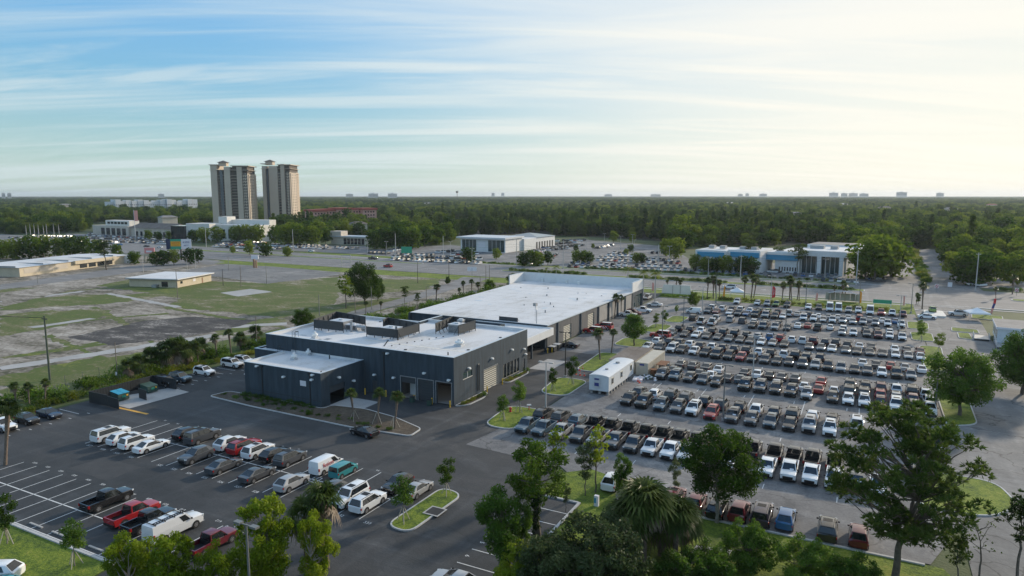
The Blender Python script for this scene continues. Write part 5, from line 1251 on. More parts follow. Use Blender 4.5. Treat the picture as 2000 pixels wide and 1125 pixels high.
def shrub_mesh(seed, r=1.2, h=1.2, leaves=700, size=.12, mat='leaf_hedge', n=7):
    rg = random.Random(seed); rng = np.random.default_rng(seed)
    cs = [np.array([rg.gauss(0, .42) * r, rg.gauss(0, .42) * r, h * rg.uniform(.3, .65)]) for _ in range(n)]
    rs = [np.array([r * .55, r * .55, h * .42]) for _ in range(n)]
    return fast_mesh('foliage', leaf_quads(rng, cs, rs, [leaves // n] * n, size), 4, mat)
def plant(name, meshes, label, cat, loc, rz=0.0, sc=1.0, group=None):
    t = thing(name, label, cat, (*loc[:2], loc[2] if len(loc) > 2 else 0), rz, group, sc)
    put('trunk', meshes[0], t); put('crown', meshes[1], t)
    if len(meshes) > 2 and meshes[2]: put('dead_fronds', meshes[2], t)
    return t
prg = random.Random(11)
# --- one of a kind: the foreground
def big(name, label, base_px, top_y, mesh_h, meshes, cat='tree', w=1.0, rz=None):
    X, Y = G(*base_px) if not isinstance(base_px[0], str) else base_px[1]
    h = HT(base_px[0], base_px[1], top_y); s = h / mesh_h
    return plant(name, meshes, label, cat, (X, Y), prg.uniform(0, 6.28) if rz is None else rz, (s * w, s * w, s))
PINE = tree_mesh(3, 16, 6.8, .24, 190, 420, .46, 'leaf_pine', 'bark', .20, .62, (.5, 1.0), pine=True, open_=.16)
big('pine_tree', 'huge spreading pine in front of the stock rows', (1748, 1128), 800, 16, PINE, w=1.08)
OAK = tree_mesh(7, 9, 4.1, .34, 90, 400, .15, 'leaf_oak', 'pale_bark', .26, .85, (.5, 1.15), open_=.14)
big('oak_tree', 'dark round-headed oak on the lower grass kerb', (1400, 1020), 846, 9, OAK, w=1.0)
RND = tree_mesh(12, 9, 5.3, .22, 110, 360, .16, 'leaf_fresh', 'bark', .3, .85, (.55, 1.3), open_=.1)
big('oak_tree', 'big round tree on the kerbed island by the drive', (1874, 812), 690, 9, RND, w=1.02)
big('oak_tree', 'big dense tree cut by the right picture edge', (1996, 770), 655, 9, RND, w=.98, rz=2.2)
VINE = tree_mesh(21, 13, 3.0, .52, 24, 620, .15, 'leaf_oak', 'bark', .30, .8, (.7, 1.35), droop=.15, open_=.12)
vt_ = big('vine_tree', 'tall tree with vine-wrapped trunk in front of the numbered bays', (1046, 1105), 862, 13, VINE)
rngv = np.random.default_rng(4)
vs_ = [np.array([0, 0, z]) + np.array([rngv.normal() * .14, rngv.normal() * .14, 0]) for z in np.linspace(.6, 8.6, 34)]
put('vine', fast_mesh('vine', leaf_quads(rngv, vs_, [np.array([.42, .42, .35])] * 34, [110] * 34, .13), 4, 'leaf_dark'), vt_)
LIME = tree_mesh(31, 8, 3.3, .20, 64, 420, .15, 'leaf_lime', 'pale_bark', .2, .8, (.5, 1.0), multi=2, open_=.2)
LIME2 = tree_mesh(33, 7, 3.1, .18, 60, 420, .15, 'leaf_lime', 'pale_bark', .2, .85, (.5, .98), open_=.2)
FRESH = tree_mesh(35, 9, 2.6, .30, 34, 480, .15, 'leaf_fresh', 'bark', .2, .8, (.7, 1.15), open_=.12)
big('leafy_tree', 'leafy tree left of the vine-wrapped trunk', (975, 1140), 968, 9, FRESH, w=.95)
big('leafy_tree', 'yellow-green bush at the foot of the vine-wrapped trunk', (1012, 1165), 1062, 7, LIME2, w=1.0)
big('leafy_tree', 'short leafy tree behind the vine-wrapped trunk', (1018, 1120), 985, 9, FRESH, w=.55, rz=1.0)
for lab, bx, ty, ms, mh, w_ in (
  ('lime-green tree nearest the small lawn at bottom left', (252, 1200), 1056, LIME, 8, .9), ('lime-green tree just below the white ladder van', (345, 1205), 1052, LIME2, 7, .9), ('lime-green tree below the maroon pickup', (438, 1200), 1072, LIME, 8, .9),
  ('tallest lime-green tree in the bottom left group', (520, 1160), 978, LIME2, 7, .72), ('lime-green tree beside the bottom palms', (612, 1160), 1012, LIME, 8, .62)):
    big('leafy_tree', lab, bx, ty, mh, ms, w=w_)
PALMS = [fan_palm(s, 6, 1.55, 26, skirt=sk) for s, sk in ((1, 4), (2, 0), (3, 7), (4, 2))]
FANBIG = fan_palm(9, 6.5, 2.3, 95, 'leaf_palm', 44, .24)
big('fan_palm', 'palm with a ragged skirt beside the hidden grey SUV', (598, 1120), 985, 7.2, fan_palm(15, 6, 2.3, 34, skirt=12), 'palm')
big('fan_palm', 'taller palm beside the white SUV at bottom centre', (640, 1110), 955, 7.2, fan_palm(16, 6, 2.3, 36, skirt=14), 'palm')
big('fan_palm', 'massive fan palm with hanging dead fronds at bottom centre', (1255, 1120), 935, 8.6, FANBIG, 'palm', w=1.3)
big('fan_palm', 'shaggy fan palm leaning into the left of the massive one', (1215, 1125), 972, 8.6, FANBIG, 'palm', w=1.25, rz=4)
big('fan_palm', 'fan palm crowding the right side of the massive one', (1318, 1112), 960, 8.6, FANBIG, 'palm', w=1.2, rz=2)
DARK = tree_mesh(41, 6, 4.4, .08, 120, 380, .13, 'leaf_grey', 'bark', .2, .85, (.4, 1.0), open_=.1)
big('broad_shrub', 'broad grey-green bush at the bottom centre edge', (1165, 1170), 1025, 6, DARK, 'bush', w=1.1)
big('broad_shrub', 'low grey-green bush spilling below the vine-wrapped tree', (1080, 1185), 1062, 6, DARK, 'bush', w=.9, rz=2)
BUSH = tree_mesh(43, 4, 3.0, .06, 90, 260, .13, 'leaf_fresh', 'bark', .15, .9, (.28, .8), open_=.12)
for lab, bx, ty, w_ in (('rounded green bush below the blue SUV', (1462, 1112), 1034, 1.0), ('spreading green bush at the lower right lawn', (1575, 1140), 1068, 1.25), ('green bush right of the fan palms', (1385, 1145), 1075, 1.1), ('green bush at the bottom edge under the big pine', (1660, 1165), 1095, 1.2), ('dark green bush beside the footpath', (1330, 1160), 1088, 1.1)):
    big('broad_shrub', lab, bx, ty, 4, BUSH, 'bush', w=w_)
SPINE = [tree_mesh(51, 10, 2.0, .45, 20, 420, .34, 'leaf_pine', 'bark', .13, .8, (.5, .95), pine=True, open_=.1), tree_mesh(52, 10, 1.8, .38, 20, 380, .34, 'leaf_lime', 'bark', .12, .8, (.45, .9), pine=True, open_=.15), tree_mesh(53, 8, 1.7, .35, 22, 300, .12, 'leaf_grey', 'bark', .12, .8, (.45, .8), open_=.2)]
big('pine_tree', 'slender yellow-green pine at the left tip of the grass island', (1083, 952), 835, 10, SPINE[1], w=1.1)
big('pine_tree', 'slender pine in front of the fifth pickup', (1163, 962), 833, 10, SPINE[1], w=1.05, rz=1)
big('young_tree', 'thin grey-leaved tree on the grass island', (1143, 968), 868, 8, SPINE[2], w=1.0)
big('young_tree', 'thin sparse tree by the curved kerb of the numbered bays', (1105, 1000), 945, 8, SPINE[2], w=.9)
big('young_tree', 'small spreading tree over the white tail-on SUV', (1214, 985), 893, 9, FRESH, w=.72)
big('young_tree', 'sparse young tree beside the dark round-headed oak', (1318, 975), 900, 8, SPINE[2], w=.8)
BARE = tree_mesh(57, 8, 2.6, .35, 26, 60, .2, 'leaf_pine', 'bark', .14, .8, (.5, .9), pine=True, open_=.35)
big('bare_tree', 'nearly bare tree with thin branches at lower right', (1912, 1130), 995, 8, BARE)
big('pine_tree', 'pine cut by the lower right picture edge', (1985, 1150), 968, 10, SPINE[0], w=1.3)
big('pine_tree', 'low pine boughs at the bottom right beside the drive', (1868, 1165), 1040, 10, SPINE[0], w=1.1, rz=2)
YOUNG = [tree_mesh(61, 4.2, 1.15, .42, 14, 300, .10, 'leaf_fresh', 'pale_bark', .16, .9, (.42, .68)), tree_mesh(62, 4.2, 1.0, .45, 13, 280, .10, 'leaf_oak', 'pale_bark', .15, .9, (.4, .62)), tree_mesh(63, 4.2, 1.2, .38, 15, 300, .10, 'leaf_lime', 'pale_bark', .15, .9, (.42, .7))]
def staked(o, h=1.5, r=.7):
    m = MB()
    for k in range(3):
        a = k * 2.1 + .4; m.tube([(math.cos(a) * r, math.sin(a) * r, 0), (math.cos(a) * .12, math.sin(a) * .12, h)], .045, 5)
    m.build('stake', 'stake', o)
for i, (lab, bx, ty, k, w_) in enumerate((
  ('young tree at the lower end of the long grass island', (788, 1020), 938, 0, 1.0), ('young tree at the upper end of the long grass island', (872, 968), 902, 1, 1.0), ('young tree beside the red hydrant', (983, 822), 774, 0, 1.0), ('young tree above the red hydrant island', (1015, 806), 748, 0, .95),
  ('young tree left of the lamp post near the white trailer', (1079, 764), 723, 1, 1.0), ('young tree between the lamp post and the cones', (1117, 752), 702, 1, 1.0), ('multi-stem young tree at the left edge of the lower lawn', (14, 1062), 975, 1, .9), ('staked young tree in the middle of the lower lawn', (146, 1105), 1022, 0, 1.0),
  ('lollipop tree nearest the striped van island', (1281, 641), 614, 1, 1.0), ('second lollipop tree on the striped van island', (1298, 636), 608, 1, 1.0), ('lollipop tree at the tip of the planted island', (1321, 614), 597, 0, 1.0),
  ('flat-topped young tree on the upper pointed island', (1797, 650), 626, 0, 1.1), ('young tree on the lower pointed island', (1799, 668), 634, 0, 1.0), ('young tree left of the big round tree by the drive', (1833, 690), 655, 2, 1.0), ('young tree by the road corner of the lot', (1793, 598), 576, 1, .9))):
    staked(big('young_tree', lab, bx, ty, 4.2, YOUNG[k], w=w_))
MED = tree_mesh(71, 8, 3.4, .26, 40, 420, .15, 'leaf_fresh', 'bark', .25, .85, (.8, 1.25))
MED2 = tree_mesh(72, 8, 3.6, .2, 40, 420, .16, 'leaf_oak', 'bark', .25, .85, (.9, 1.35))
big('oak_tree', 'round tree on the island beside the striped van', (1238, 676), 617, 8, MED, w=1.1)
big('oak_tree', 'bushy tree beside the white cargo van near the road', (1353, 600), 572, 8, MED2, w=.95)
big('oak_tree', 'dark bushy tree behind the service building roof', (592, 645), 606, 8, MED2, w=1.25)
big('oak_tree', 'wide dark oak in the vacant field behind the building', (712, 594), 519, 8, MED2, w=.95)
big('pine_tree', 'yellow-green pine left of the wide oak in the field', (676, 602), 537, 10, SPINE[1], w=1.5)
big('oak_tree', 'dark tree right of the wide oak in the field', (738, 588), 545, 8, MED2, w=.7)
big('young_tree', 'small conifer behind the service building', (790, 600), 560, 10, SPINE[0], w=1.1)
big('young_tree', 'second small conifer by the field fence', (815, 605), 572, 10, SPINE[0], w=1.1)
big('fan_palm', 'shaggy round palm by the access lane', (852, 590), 554, 7.2, PALMS[2], 'palm', w=1.3)
for i, (x, yb, yt) in enumerate(((905, 578, 548), (921, 576, 544), (935, 580, 550), (897, 586, 562))):
    big('fan_palm', ('palm left of the white roof by the verge, tallest of four', 'palm second of four left of the white roof', 'palm third of four left of the white roof', 'shortest of four palms left of the white roof')[i], (x, yb), yt, 7.2, PALMS[i % 4], 'palm')
big('oak_tree', 'round dark bush at the far left edge of the white roof', (1005, 562), 536, 8, MED2, w=1.3)
big('oak_tree', 'dark shrub below the road sign near the white roof', (955, 566), 548, 8, MED2, w=1.5)
big('oak_tree', 'dark shrub in the verge near the junction sign', (875, 556), 541, 8, MED2, w=.9)
# palms: staked three in the bed, then the other lot palms and the frontage
for i, (x, yb, yt) in enumerate(((692, 822, 757), (737, 828, 759), (770, 838, 763))):
    t = big('fan_palm', ('staked palm left of three in the mulched bed', 'staked palm in the middle of the mulched bed', 'staked palm right of three in the mulched bed')[i], (x, yb), yt, 7.0, PALMS[1], 'palm'); staked(t, 2.3, 1.1)
FRONT = [(1172, 703, 640, 'left palm of the pair behind the white trailer'), (1194, 690, 640, 'right palm of the pair behind the white trailer'), (1200, 622, 573, 'left palm against the showroom wall'), (1213, 615, 575, 'right palm against the showroom wall'),
 (1304, 565, 546, 'shortest palm left of the covered sign'), (1318, 573, 540, 'tall palm left of the covered sign'), (1328, 574, 546, 'palm in front of the covered sign'),
 (1381, 584, 541, 'first palm of the clump left of the tent'), (1393, 583, 537, 'second palm of the clump left of the tent'), (1399, 582, 544, 'third palm of the clump left of the tent'), (1405, 581, 545, 'fourth palm of the clump left of the tent'),
 (1454, 583, 539, 'first palm right of the tent'), (1467, 583, 534, 'second palm right of the tent'), (1472, 582, 541, 'third palm right of the tent'), (1527, 590, 549, 'palm right of the red feather flag'), (1542, 586, 537, 'tall palm of the pair past the red flag'), (1546, 587, 545, 'shorter palm of the pair past the red flag'),
 (1557, 586, 547, 'left palm of the pair over the yellow hedge'), (1561, 587, 550, 'right palm of the pair over the yellow hedge'), (1629, 586, 556, 'palm left of the bus shelter'), (1643, 587, 547, 'tall palm at the bus shelter'), (1650, 588, 562, 'small palm at the bus shelter'),
 (1789, 596, 571, 'short palm near the lot exit'), (1801, 604, 550, 'tall palm at the lot exit'), (425, 702, 652, 'slim palm beside the small hedge island'), (452, 694, 640, 'shaggy palm beside the small hedge island'), (33, 800, 744, 'first small palm above the left-hand bays'), (58, 797, 746, 'second small palm above the left-hand bays'), (88, 790, 738, 'third small palm above the left-hand bays'),
 (10, 908, 775, 'tall palm at the left picture edge'), (388, 714, 667, 'palm with dead fronds in the hedge'), (1977, 575, 535, 'left palm across the junction'), (1945, 585, 560, 'right small palm across the junction'), (714, 615, 588, 'left palm behind the roof screens'), (744, 612, 588, 'right palm behind the roof screens')]
for i, (x, yb, yt, lab) in enumerate(FRONT): big('fan_palm', lab, (x, yb), yt, 7.2, PALMS[i % 4] if 'dead' not in lab else PALMS[2], 'palm', w=1.0)
FP = [fan_palm(80 + i, 2.6, 2.1, 34, 'leaf_palm', 10, .2) for i in range(2)]
for i, (x, y, s) in enumerate(((250, 742, 1.0), (275, 735, 1.1), (300, 728, 1.25), (325, 724, 1.5), (345, 720, 1.6), (368, 716, 1.35), (392, 705, 1.2), (470, 682, 1.0), (500, 672, 1.1))):
    X, Y = G(x, y); plant('fan_palm', FP[i % 2], 'low bushy palm in the hedge, %s from the left' % ORD[i], 'palm', (X, Y), i * 1.3, s, 'low palms in the hedge')
for i, (x, y, s) in enumerate(((1205, 1090, 1.15), (1250, 1070, 1.3), (1290, 1085, 1.25), (1335, 1080, 1.15), (1230, 1105, 1.2))):
    X, Y = G(x, y); plant('fan_palm', FP[i % 2], 'low palm filling under the massive fan palm, %s from the left' % ORD[(0, 2, 3, 4, 1)[i]], 'palm', (X, Y), i * 1.7, s, 'low palms at bottom centre')
ROYAL = feather_palm(5, 9, 2.8)
for x, yb, yt, lab in ((1279, 592, 528, 'royal palm beside the black-roofed white car'), (1226, 566, 519, 'yellow-green feather palm behind the parapet'), (1256, 575, 527, 'slim feather palm at the parapet corner'), (1086, 556, 516, 'yellow-green feather palm over the far parapet'), (1068, 548, 521, 'small feather palm left over the far parapet')):
    big('royal_palm', lab, (x, yb), yt, 10.2, ROYAL, 'palm')
# hedges: every shrub along the fence line and the frontage
HB = [shrub_mesh(90 + i, 1.3, 1.3, 620, .13, m) for i, m in enumerate(('leaf_hedge', 'leaf_fresh', 'leaf_oak', 'leaf_hedge'))]
def hedge(name, pts, label, step=1.7, sc=1.0, jit=.3, kinds=(0, 1, 2, 3)):
    t = thing(name, label, 'hedge'); rg = random.Random(len(label)); d0 = 0
    for a, b in zip(pts, pts[1:]):
        L = math.hypot(b[0] - a[0], b[1] - a[1]); n = max(1, int(L / step))
        for k in range(n):
            f = (k + .5) / n
            put('shrub', HB[rg.choice(kinds)], t, (a[0] + (b[0] - a[0]) * f + rg.gauss(0, jit), a[1] + (b[1] - a[1]) * f + rg.gauss(0, jit), 0), rg.uniform(0, 6.3), sc * rg.uniform(.7, 1.25))
hedge('boundary_hedge', [(-60.2, -44), (-60.2, -26), (-61, -12), (-60, 26)], 'yellow-green hedge along the left edge of the near lot', kinds=(0, 1, 3))
hedge('boundary_thicket', [(-66, -50), (-66, -24), (-66, -5), (-64, 30)], 'rough thicket behind the left hedge below the utility pole', 2.2, 1.7, 1.4, (1, 2, 2))
hedge('boundary_hedge', [(-51, 32), (-52, 125)], 'shrubs along the left side of the long white roof', 1.9, 1.6, 1.0)
hedge('boundary_thicket', [(-58, 30), (-60, 70), (-55, 128)], 'loose thicket along the access lane behind the buildings', 2.4, 1.9, 2.2, (1, 2))
hedge('frontage_hedge', [(16, 141.5), (70, 141.5)], 'clipped yellow-green hedge behind the back stock row', 1.6, .85, .2, (0, 3))
hedge('frontage_hedge', [(-3, 139), (14, 141.5)], 'clipped hedge below the covered sign', 1.6, .8, .2, (0, 1))
hedge('median_hedge', [(-86, 187.3), (-50, 187.6)], 'dark hedge on the left median nose', 1.5, 1.1, .4, (2, 2)); hedge('median_hedge', [(-30, 187.6), (10, 188)], 'dark hedge on the median behind the white parapet', 1.5, 1.0, .4, (2, 2)); hedge('median_hedge', [(22, 188.3), (56, 188.6)], 'dark hedge on the median right of the palms', 1.5, 1.0, .4, (2, 2))
hedge('dealer_hedge', [(-120, 214), (-84, 212)], 'low hedge in front of the far left stock', 1.8, .8, .4, (2, 1)); hedge('dealer_hedge', [(-60, 213), (52, 213)], 'low hedge in front of the far centre and right dealers', 1.9, .9, .4, (2, 1)); hedge('dealer_hedge', [(104, 213), (190, 212)], 'low hedge across the junction on the right', 1.9, 1.0, .4, (2, 1))
hedge('side_median_hedge', [G(1790, 506), G(1808, 552)], 'shrubs on the median of the side road', 2.0, 1.3, .8, (2, 1, 0)); hedge('side_median_hedge', [G(1783, 492), G(1792, 512)], 'grassy shrubs at the far end of the side road median', 4, 1.6, .5, (0, 0))
hedge('building_shrubs', [(-36, -11.9), (-20, -11.9)], 'low shrubs against the annex front', 1.1, .55, .2, (2, 1)); hedge('building_shrubs', [(1.0, .8), (1.2, 8.6)], 'low shrubs against the lit side wall', .9, .42, .12, (1, 0)); hedge('building_shrubs', [(.8, 17), (.8, 26.5)], 'low shrubs under the tall side windows', .9, .42, .1, (1, 0))
hedge('building_shrubs', [(-39.5, -13.2), (-20, -14.2), (-2, -14.4)], 'ragged ground plants in the mulched palm bed', 1.5, .38, .5, (2, 1))

# ------------------------------------------------------------------ site furniture
def frame_thing(name, label, cat, loc, rz=0.0, group=None): return thing(name, label, cat, loc, rz, group)
# office trailer
t = frame_thing('office_trailer', 'white site-office trailer raised on blocks at the edge of the stock rows', 'trailer', (19.15, 17.5, 0))
b = MB()
for z0, z1 in ((.7, 3.35),): b.box(-1.83, 1.83, 0, 14.2, z0, z1)
b.build('body', 'trailer_white', t)
b = MB(); sec = [(-1.9, 3.35), (-1.5, 3.5), (-.8, 3.6), (0, 3.64), (.8, 3.6), (1.5, 3.5), (1.9, 3.35)]
n = len(sec); b.add([(x, -.06, z) for x, z in sec] + [(x, 14.26, z) for x, z in sec], [(i, i + 1, n + i + 1, n + i) for i in range(n - 1)] + [tuple(reversed(range(n))), tuple(range(n, 2 * n))]); b.build('roof', 'trailer_white', t, 40)
b = MB()
for y in np.arange(.5, 14.2, .55): b.box(1.83, 1.842, y, y + .04, .75, 3.3)
b.box(-.85, .25, -.34, 0, 1.5, 3.1); b.build('siding_rib', 'pale_metal', t)
for y in (1.4, 6.4, 12.1):
    p = MB().box(1.83, 1.86, y, y + 1.0, 1.75, 2.75).build('window', 'glass', t)
    MB().box(1.83, 1.9, y - .08, y + 1.08, 2.75, 2.88).box(1.83, 1.88, y - .06, y, 1.7, 2.75).box(1.83, 1.88, y + 1.0, y + 1.06, 1.7, 2.75).box(1.83, 1.88, y - .06, y + 1.06, 1.66, 1.75).build('frame', 'slat_cream', p)
MB().box(-.72, .12, -.36, -.34, 2.7, 3.0).box(-.72, .12, -.36, -.34, 1.6, 2.2).build('air_conditioner_grille', 'sign_blue', t)
b = MB()
for y in np.arange(.6, 14, 1.5):
    for x in (-1.5, 0, 1.5): b.box(x - .2, x + .2, y - .2, y + .2, 0, .7)
b.box(-1.7, 1.7, .2, 14, .58, .69); b.build('support_block', 'concrete', t, each=True)
b = MB(); b.tube([(0, 4, 3.62), (0, 4, 3.85)], .3, 8); b.tube([(.2, 9.5, 3.6), (.2, 9.5, 3.9)], .4, 8); b.build('roof_vent', 'galvanised', t)
# storage containers
def container(x0, x1, y0, y1, h, label, roofmat, wallmat='container_beige', plate=True):
    t = thing('storage_container', label, 'container', ((x0 + x1) / 2, y0, 0), 0, 'storage containers behind the trailer')
    w_, L = (x1 - x0) / 2, y1 - y0; b = MB()
    b.box(-w_, w_, 0, L, .12, h - .05)
    k = 0
    for y in np.arange(.2, L - .2, .4):
        b.box(w_, w_ + .03, y, y + .2, .25, h - .2)
    for x in np.arange(-w_ + .1, w_ - .15, .3): b.box(x, x + .15, -.03, 0, .25, h - .2)
    b.build('body', wallmat, t)
    MB().box(-w_ - .05, w_ + .05, -.05, L + .05, h - .05, h).build('roof', roofmat, t)
    if plate: MB().box(-.45, .45, -.06, -.03, h - .55, h - .2).build('name_plate', 'sign_blue', t)
container(20.95, 23.4, 33.3, 45.6, 2.62, 'beige storage container with clutter along its side', 'container_beige')
container(15.3, 17.75, 33.6, 46.8, 2.5, 'brown-roofed storage container at the palm island', 'brown_roof'); container(17.95, 20.4, 34.4, 47.2, 2.55, 'brown-roofed storage container next to the beige one', 'brown_roof')
# clutter
t = thing('scrap_rack', 'rusty rack of scrap leaning on the beige container', 'rack', (25.0, 38, 0)); b = MB()
b.box(-.9, .9, -1.6, 2.2, 1.75, 1.85)
for x in (-.85, .8):
    for y in (-1.5, .3, 2.1): b.box(x, x + .06, y, y + .06, 0, 1.8)
b.build('frame', 'rust', t); b = MB(); rg = random.Random(3)
for k in range(26): b.obox((rg.uniform(-.8, .8), rg.uniform(-1.5, 2)), (rg.uniform(.2, .7), rg.uniform(.15, .5), rg.uniform(.2, .5)), rg.uniform(0, 3), rg.uniform(0, 1.1))
b.build('scrap', 'galvanised', t)
t = thing('wire_drum', 'rusty round drum at the corner of the beige container', 'drum', (24.3, 34.0, 0)); b = MB(); b.tube([(0, 0, 0), (0, 0, .1), (0, 0, .12), (0, 0, 1.3), (0, 0, 1.32), (0, 0, 1.45)], [.75, .75, .6, .6, .75, .75], 12); b.build('shell', 'rust', t)
t = thing('rubbish_heap', 'heap of plastic bags and boxes between container and SUVs', 'rubbish', (23.8, 31.8, 0)); b = MB()
for k in range(40): b.ico((rg.gauss(0, .9), rg.gauss(0, .8), rg.uniform(.1, .55)), rg.uniform(.14, .34), (1, 1, .8))
b.build('bag', 'sign_white', t, 50); b = MB()
for k in range(10): b.obox((rg.gauss(0, 1), rg.gauss(0, .9)), (rg.uniform(.3, .6), .3, .35), rg.uniform(0, 3), rg.uniform(0, .4))
b.build('box', 'dumpster_green', t)
t = thing('timber_pile', 'pile of boards beyond the scrap rack', 'timber', (25.4, 42.5, 0)); b = MB()
for k in range(14): b.obox((rg.gauss(0, .4), rg.gauss(0, .6)), (1.8, .14, .05), rg.uniform(-.5, .9), .05 + k * .06)
b.build('board', 'stake', t)
MBX = MB().box(-.9, .9, -1.2, 1.0, 0, .35); t = MBX.build('mattress', 'sign_white'); t.location = (22.4, 30.2, 0); t.rotation_euler = (0, 0, .15); tag(t, 'pale slab lying at the end of the trailer', 'slab')
def cone(x, y, lab):
    t = thing('traffic_cone', lab, 'cone', (x, y, 0), 0, 'traffic cones'); MB().tube([(0, 0, .03), (0, 0, .72)], [.17, .035], 8).build('shell', 'cone_orange', t); MB().box(-.2, .2, -.2, .2, 0, .035).build('foot', 'cone_orange', t); MB().tube([(0, 0, .36), (0, 0, .5)], [.118, .088], 8, False).build('band', 'sign_white', t)
for (x, y), lab in zip([G(1125, 731), G(1132, 724), G(1138, 721), G(1141, 734), G(1246, 745), G(1249, 748), G(1133, 733)], ('leftmost cone of the group by the palm island', 'second cone of the group by the palm island', 'cone touching the kerb of the palm island', 'white-banded cone nearest the trailer', 'left cone at the far end of the trailer', 'right cone at the far end of the trailer', 'middle cone in front of the palm island')): cone(x, y, lab)
t = thing('fire_hydrant', 'red fire hydrant on the oval grass island', 'hydrant', (9.9, 1.4, .12)); MB().tube([(0, 0, 0), (0, 0, .1), (0, 0, .12), (0, 0, .7), (0, 0, .85)], [.25, .25, .17, .17, .05], 10).build('barrel', 'hydrant_red', t); MB().box(-.3, .3, -.08, .08, .45, .6).build('outlet', 'hydrant_red', t)
t = thing('valve_post', 'small white and red valve post on the oval grass island', 'post', (12.2, 3.6, .12)); MB().box(-.05, .05, -.05, .05, 0, .9).build('post', 'hydrant_red', t); MB().obox((0, 0), (.7, .25, .25), .6, .7).build('box', 'sign_white', t)
# bollards at the bay doors
def bollard(x, y, lab):
    t = thing('bollard', lab, 'bollard', (x, y, 0), 0, 'yellow bollards'); MB().tube([(0, 0, 0), (0, 0, 1.08), (0, 0, 1.15)], [.11, .11, .05], 9).build('post', 'bollard_yellow', t)
for i, (x, y, lab) in enumerate([(-.25, -.9, 'yellow bollard at the building corner beside the open bay'), (-3.85, -.9, 'yellow bollard left of the open corner bay'), (-4.4, .6, 'yellow bollard just inside the corner bay'), (-7.55, -.9, 'yellow bollard between the two left bays'), (-8.1, .5, 'short yellow bollard inside the left bay'), (-11.2, -.9, 'yellow bollard left of the left bay'), (-13.6, -.8, 'yellow bollard by the third palm'),
   (-17.6, -1.6, 'yellow bollard beside the annex'), (.9, 9.6, 'yellow bollard at the near side of the cream roller door'), (.9, 15.4, 'yellow bollard at the far side of the cream roller door'), (-2.2, 42.5, 'left yellow bollard under the canopy'), (-1.6, 43.5, 'right yellow bollard under the canopy')]): bollard(x, y, lab)
def bin_(x, y, lab):
    t = thing('wheeled_bin', lab, 'bin', (x, y, 0)); MB().box(-.3, .3, -.35, .35, .05, .95).build('body', 'dumpster_green', t); MB().box(-.33, .33, -.4, .38, .95, 1.02).build('lid', 'dark_metal', t)
bin_(-7.5, -1.5, 'dark green bin beside the left bay'); bin_(-3.9, -1.6, 'dark green bin beside the closed bay')
for i, y in enumerate((44.6, 47.2)):
    t = thing('trolley_crate', ('black crate trolley under the canopy edge', 'black crate trolley at the long side wall')[i], 'trolley', (-2.0, y, 0)); MB().box(-.8, .8, -.9, .9, .2, 1.2).build('crate', 'dark_metal', t); MB().box(-.75, .75, -.85, .85, 1.2, 1.25).build('lid', 'pale_metal', t)
# dumpsters and their enclosure
t = thing('dumpster_enclosure', 'dark board enclosure around the two dumpsters', 'enclosure', (0, 0, 0))
def boards(p0, p1, h, n):
    for k in range(n):
        f0, f1 = k / n, (k + .92) / n; b = MB(); a = (p0[0] + (p1[0] - p0[0]) * f0, p0[1] + (p1[1] - p0[1]) * f0); c = (p0[0] + (p1[0] - p0[0]) * f1, p0[1] + (p1[1] - p0[1]) * f1)
        b.obox(((a[0] + c[0]) / 2, (a[1] + c[1]) / 2), (math.hypot(c[0] - a[0], c[1] - a[1]), .08, h), math.atan2(c[1] - a[1], c[0] - a[0]), .05); b.build('board', 'dark_metal', t)
boards((-56.2, -27.0), (-56.2, -15.2), 1.9, 24); boards((-56.2, -27.0), (-51.2, -26.9), 1.9, 10); boards((-56.2, -15.2), (-50.0, -15.0), 1.9, 12); boards((-51.2, -21.4), (-48.6, -21.8), 1.75, 5); boards((-51.2, -26.9), (-47.8, -27.2), 1.75, 7)
def dumpster(x, y, lid, lab):
    t = thing('dumpster', lab, 'dumpster', (x, y, 0)); b = MB(); b.add([(-1.0, -.95, .15), (1.0, -.95, .15), (1.0, .95, .15), (-1.0, .95, .15), (-1.2, -1.0, 1.55), (1.0, -1.0, 1.25), (1.0, 1.0, 1.25), (-1.2, 1.0, 1.55)], [(0, 3, 2, 1), (0, 1, 5, 4), (1, 2, 6, 5), (2, 3, 7, 6), (3, 0, 4, 7)] + ([(4, 5, 6, 7)] if not lid else [])); b.build('bin', 'dumpster_green', t)
    if lid:
        for k in (-1, 1): MB().add([], []); m = MB(); m.add([(-1.25, k * .52 - .49, 1.6), (1.08, k * .52 - .49, 1.3), (1.08, k * .52 + .49, 1.3), (-1.25, k * .52 + .49, 1.6), (-1.25, k * .52 - .49, 1.66), (1.08, k * .52 - .49, 1.36), (1.08, k * .52 + .49, 1.36), (-1.25, k * .52 + .49, 1.66)], [(0, 3, 2, 1), (4, 5, 6, 7), (0, 1, 5, 4), (1, 2, 6, 5), (2, 3, 7, 6), (3, 0, 4, 7)]); m.build('lid', 'dumpster_lid', t)
    else: MB().box(-1.3, -1.22, -.98, .98, 1.5, 2.5).build('lid', 'dark_metal', t)
    MB().box(1.0, 1.03, -.3, .3, .6, .95).build('label_plate', 'sign_green', t); MB().box(1.0, 1.03, .45, .75, .75, 1.0).build('sticker', 'sign_yellow', t)
dumpster(-53.0, -23.6, True, 'green dumpster with bright blue lids'); dumpster(-53.0, -18.2, False, 'green dumpster standing open')
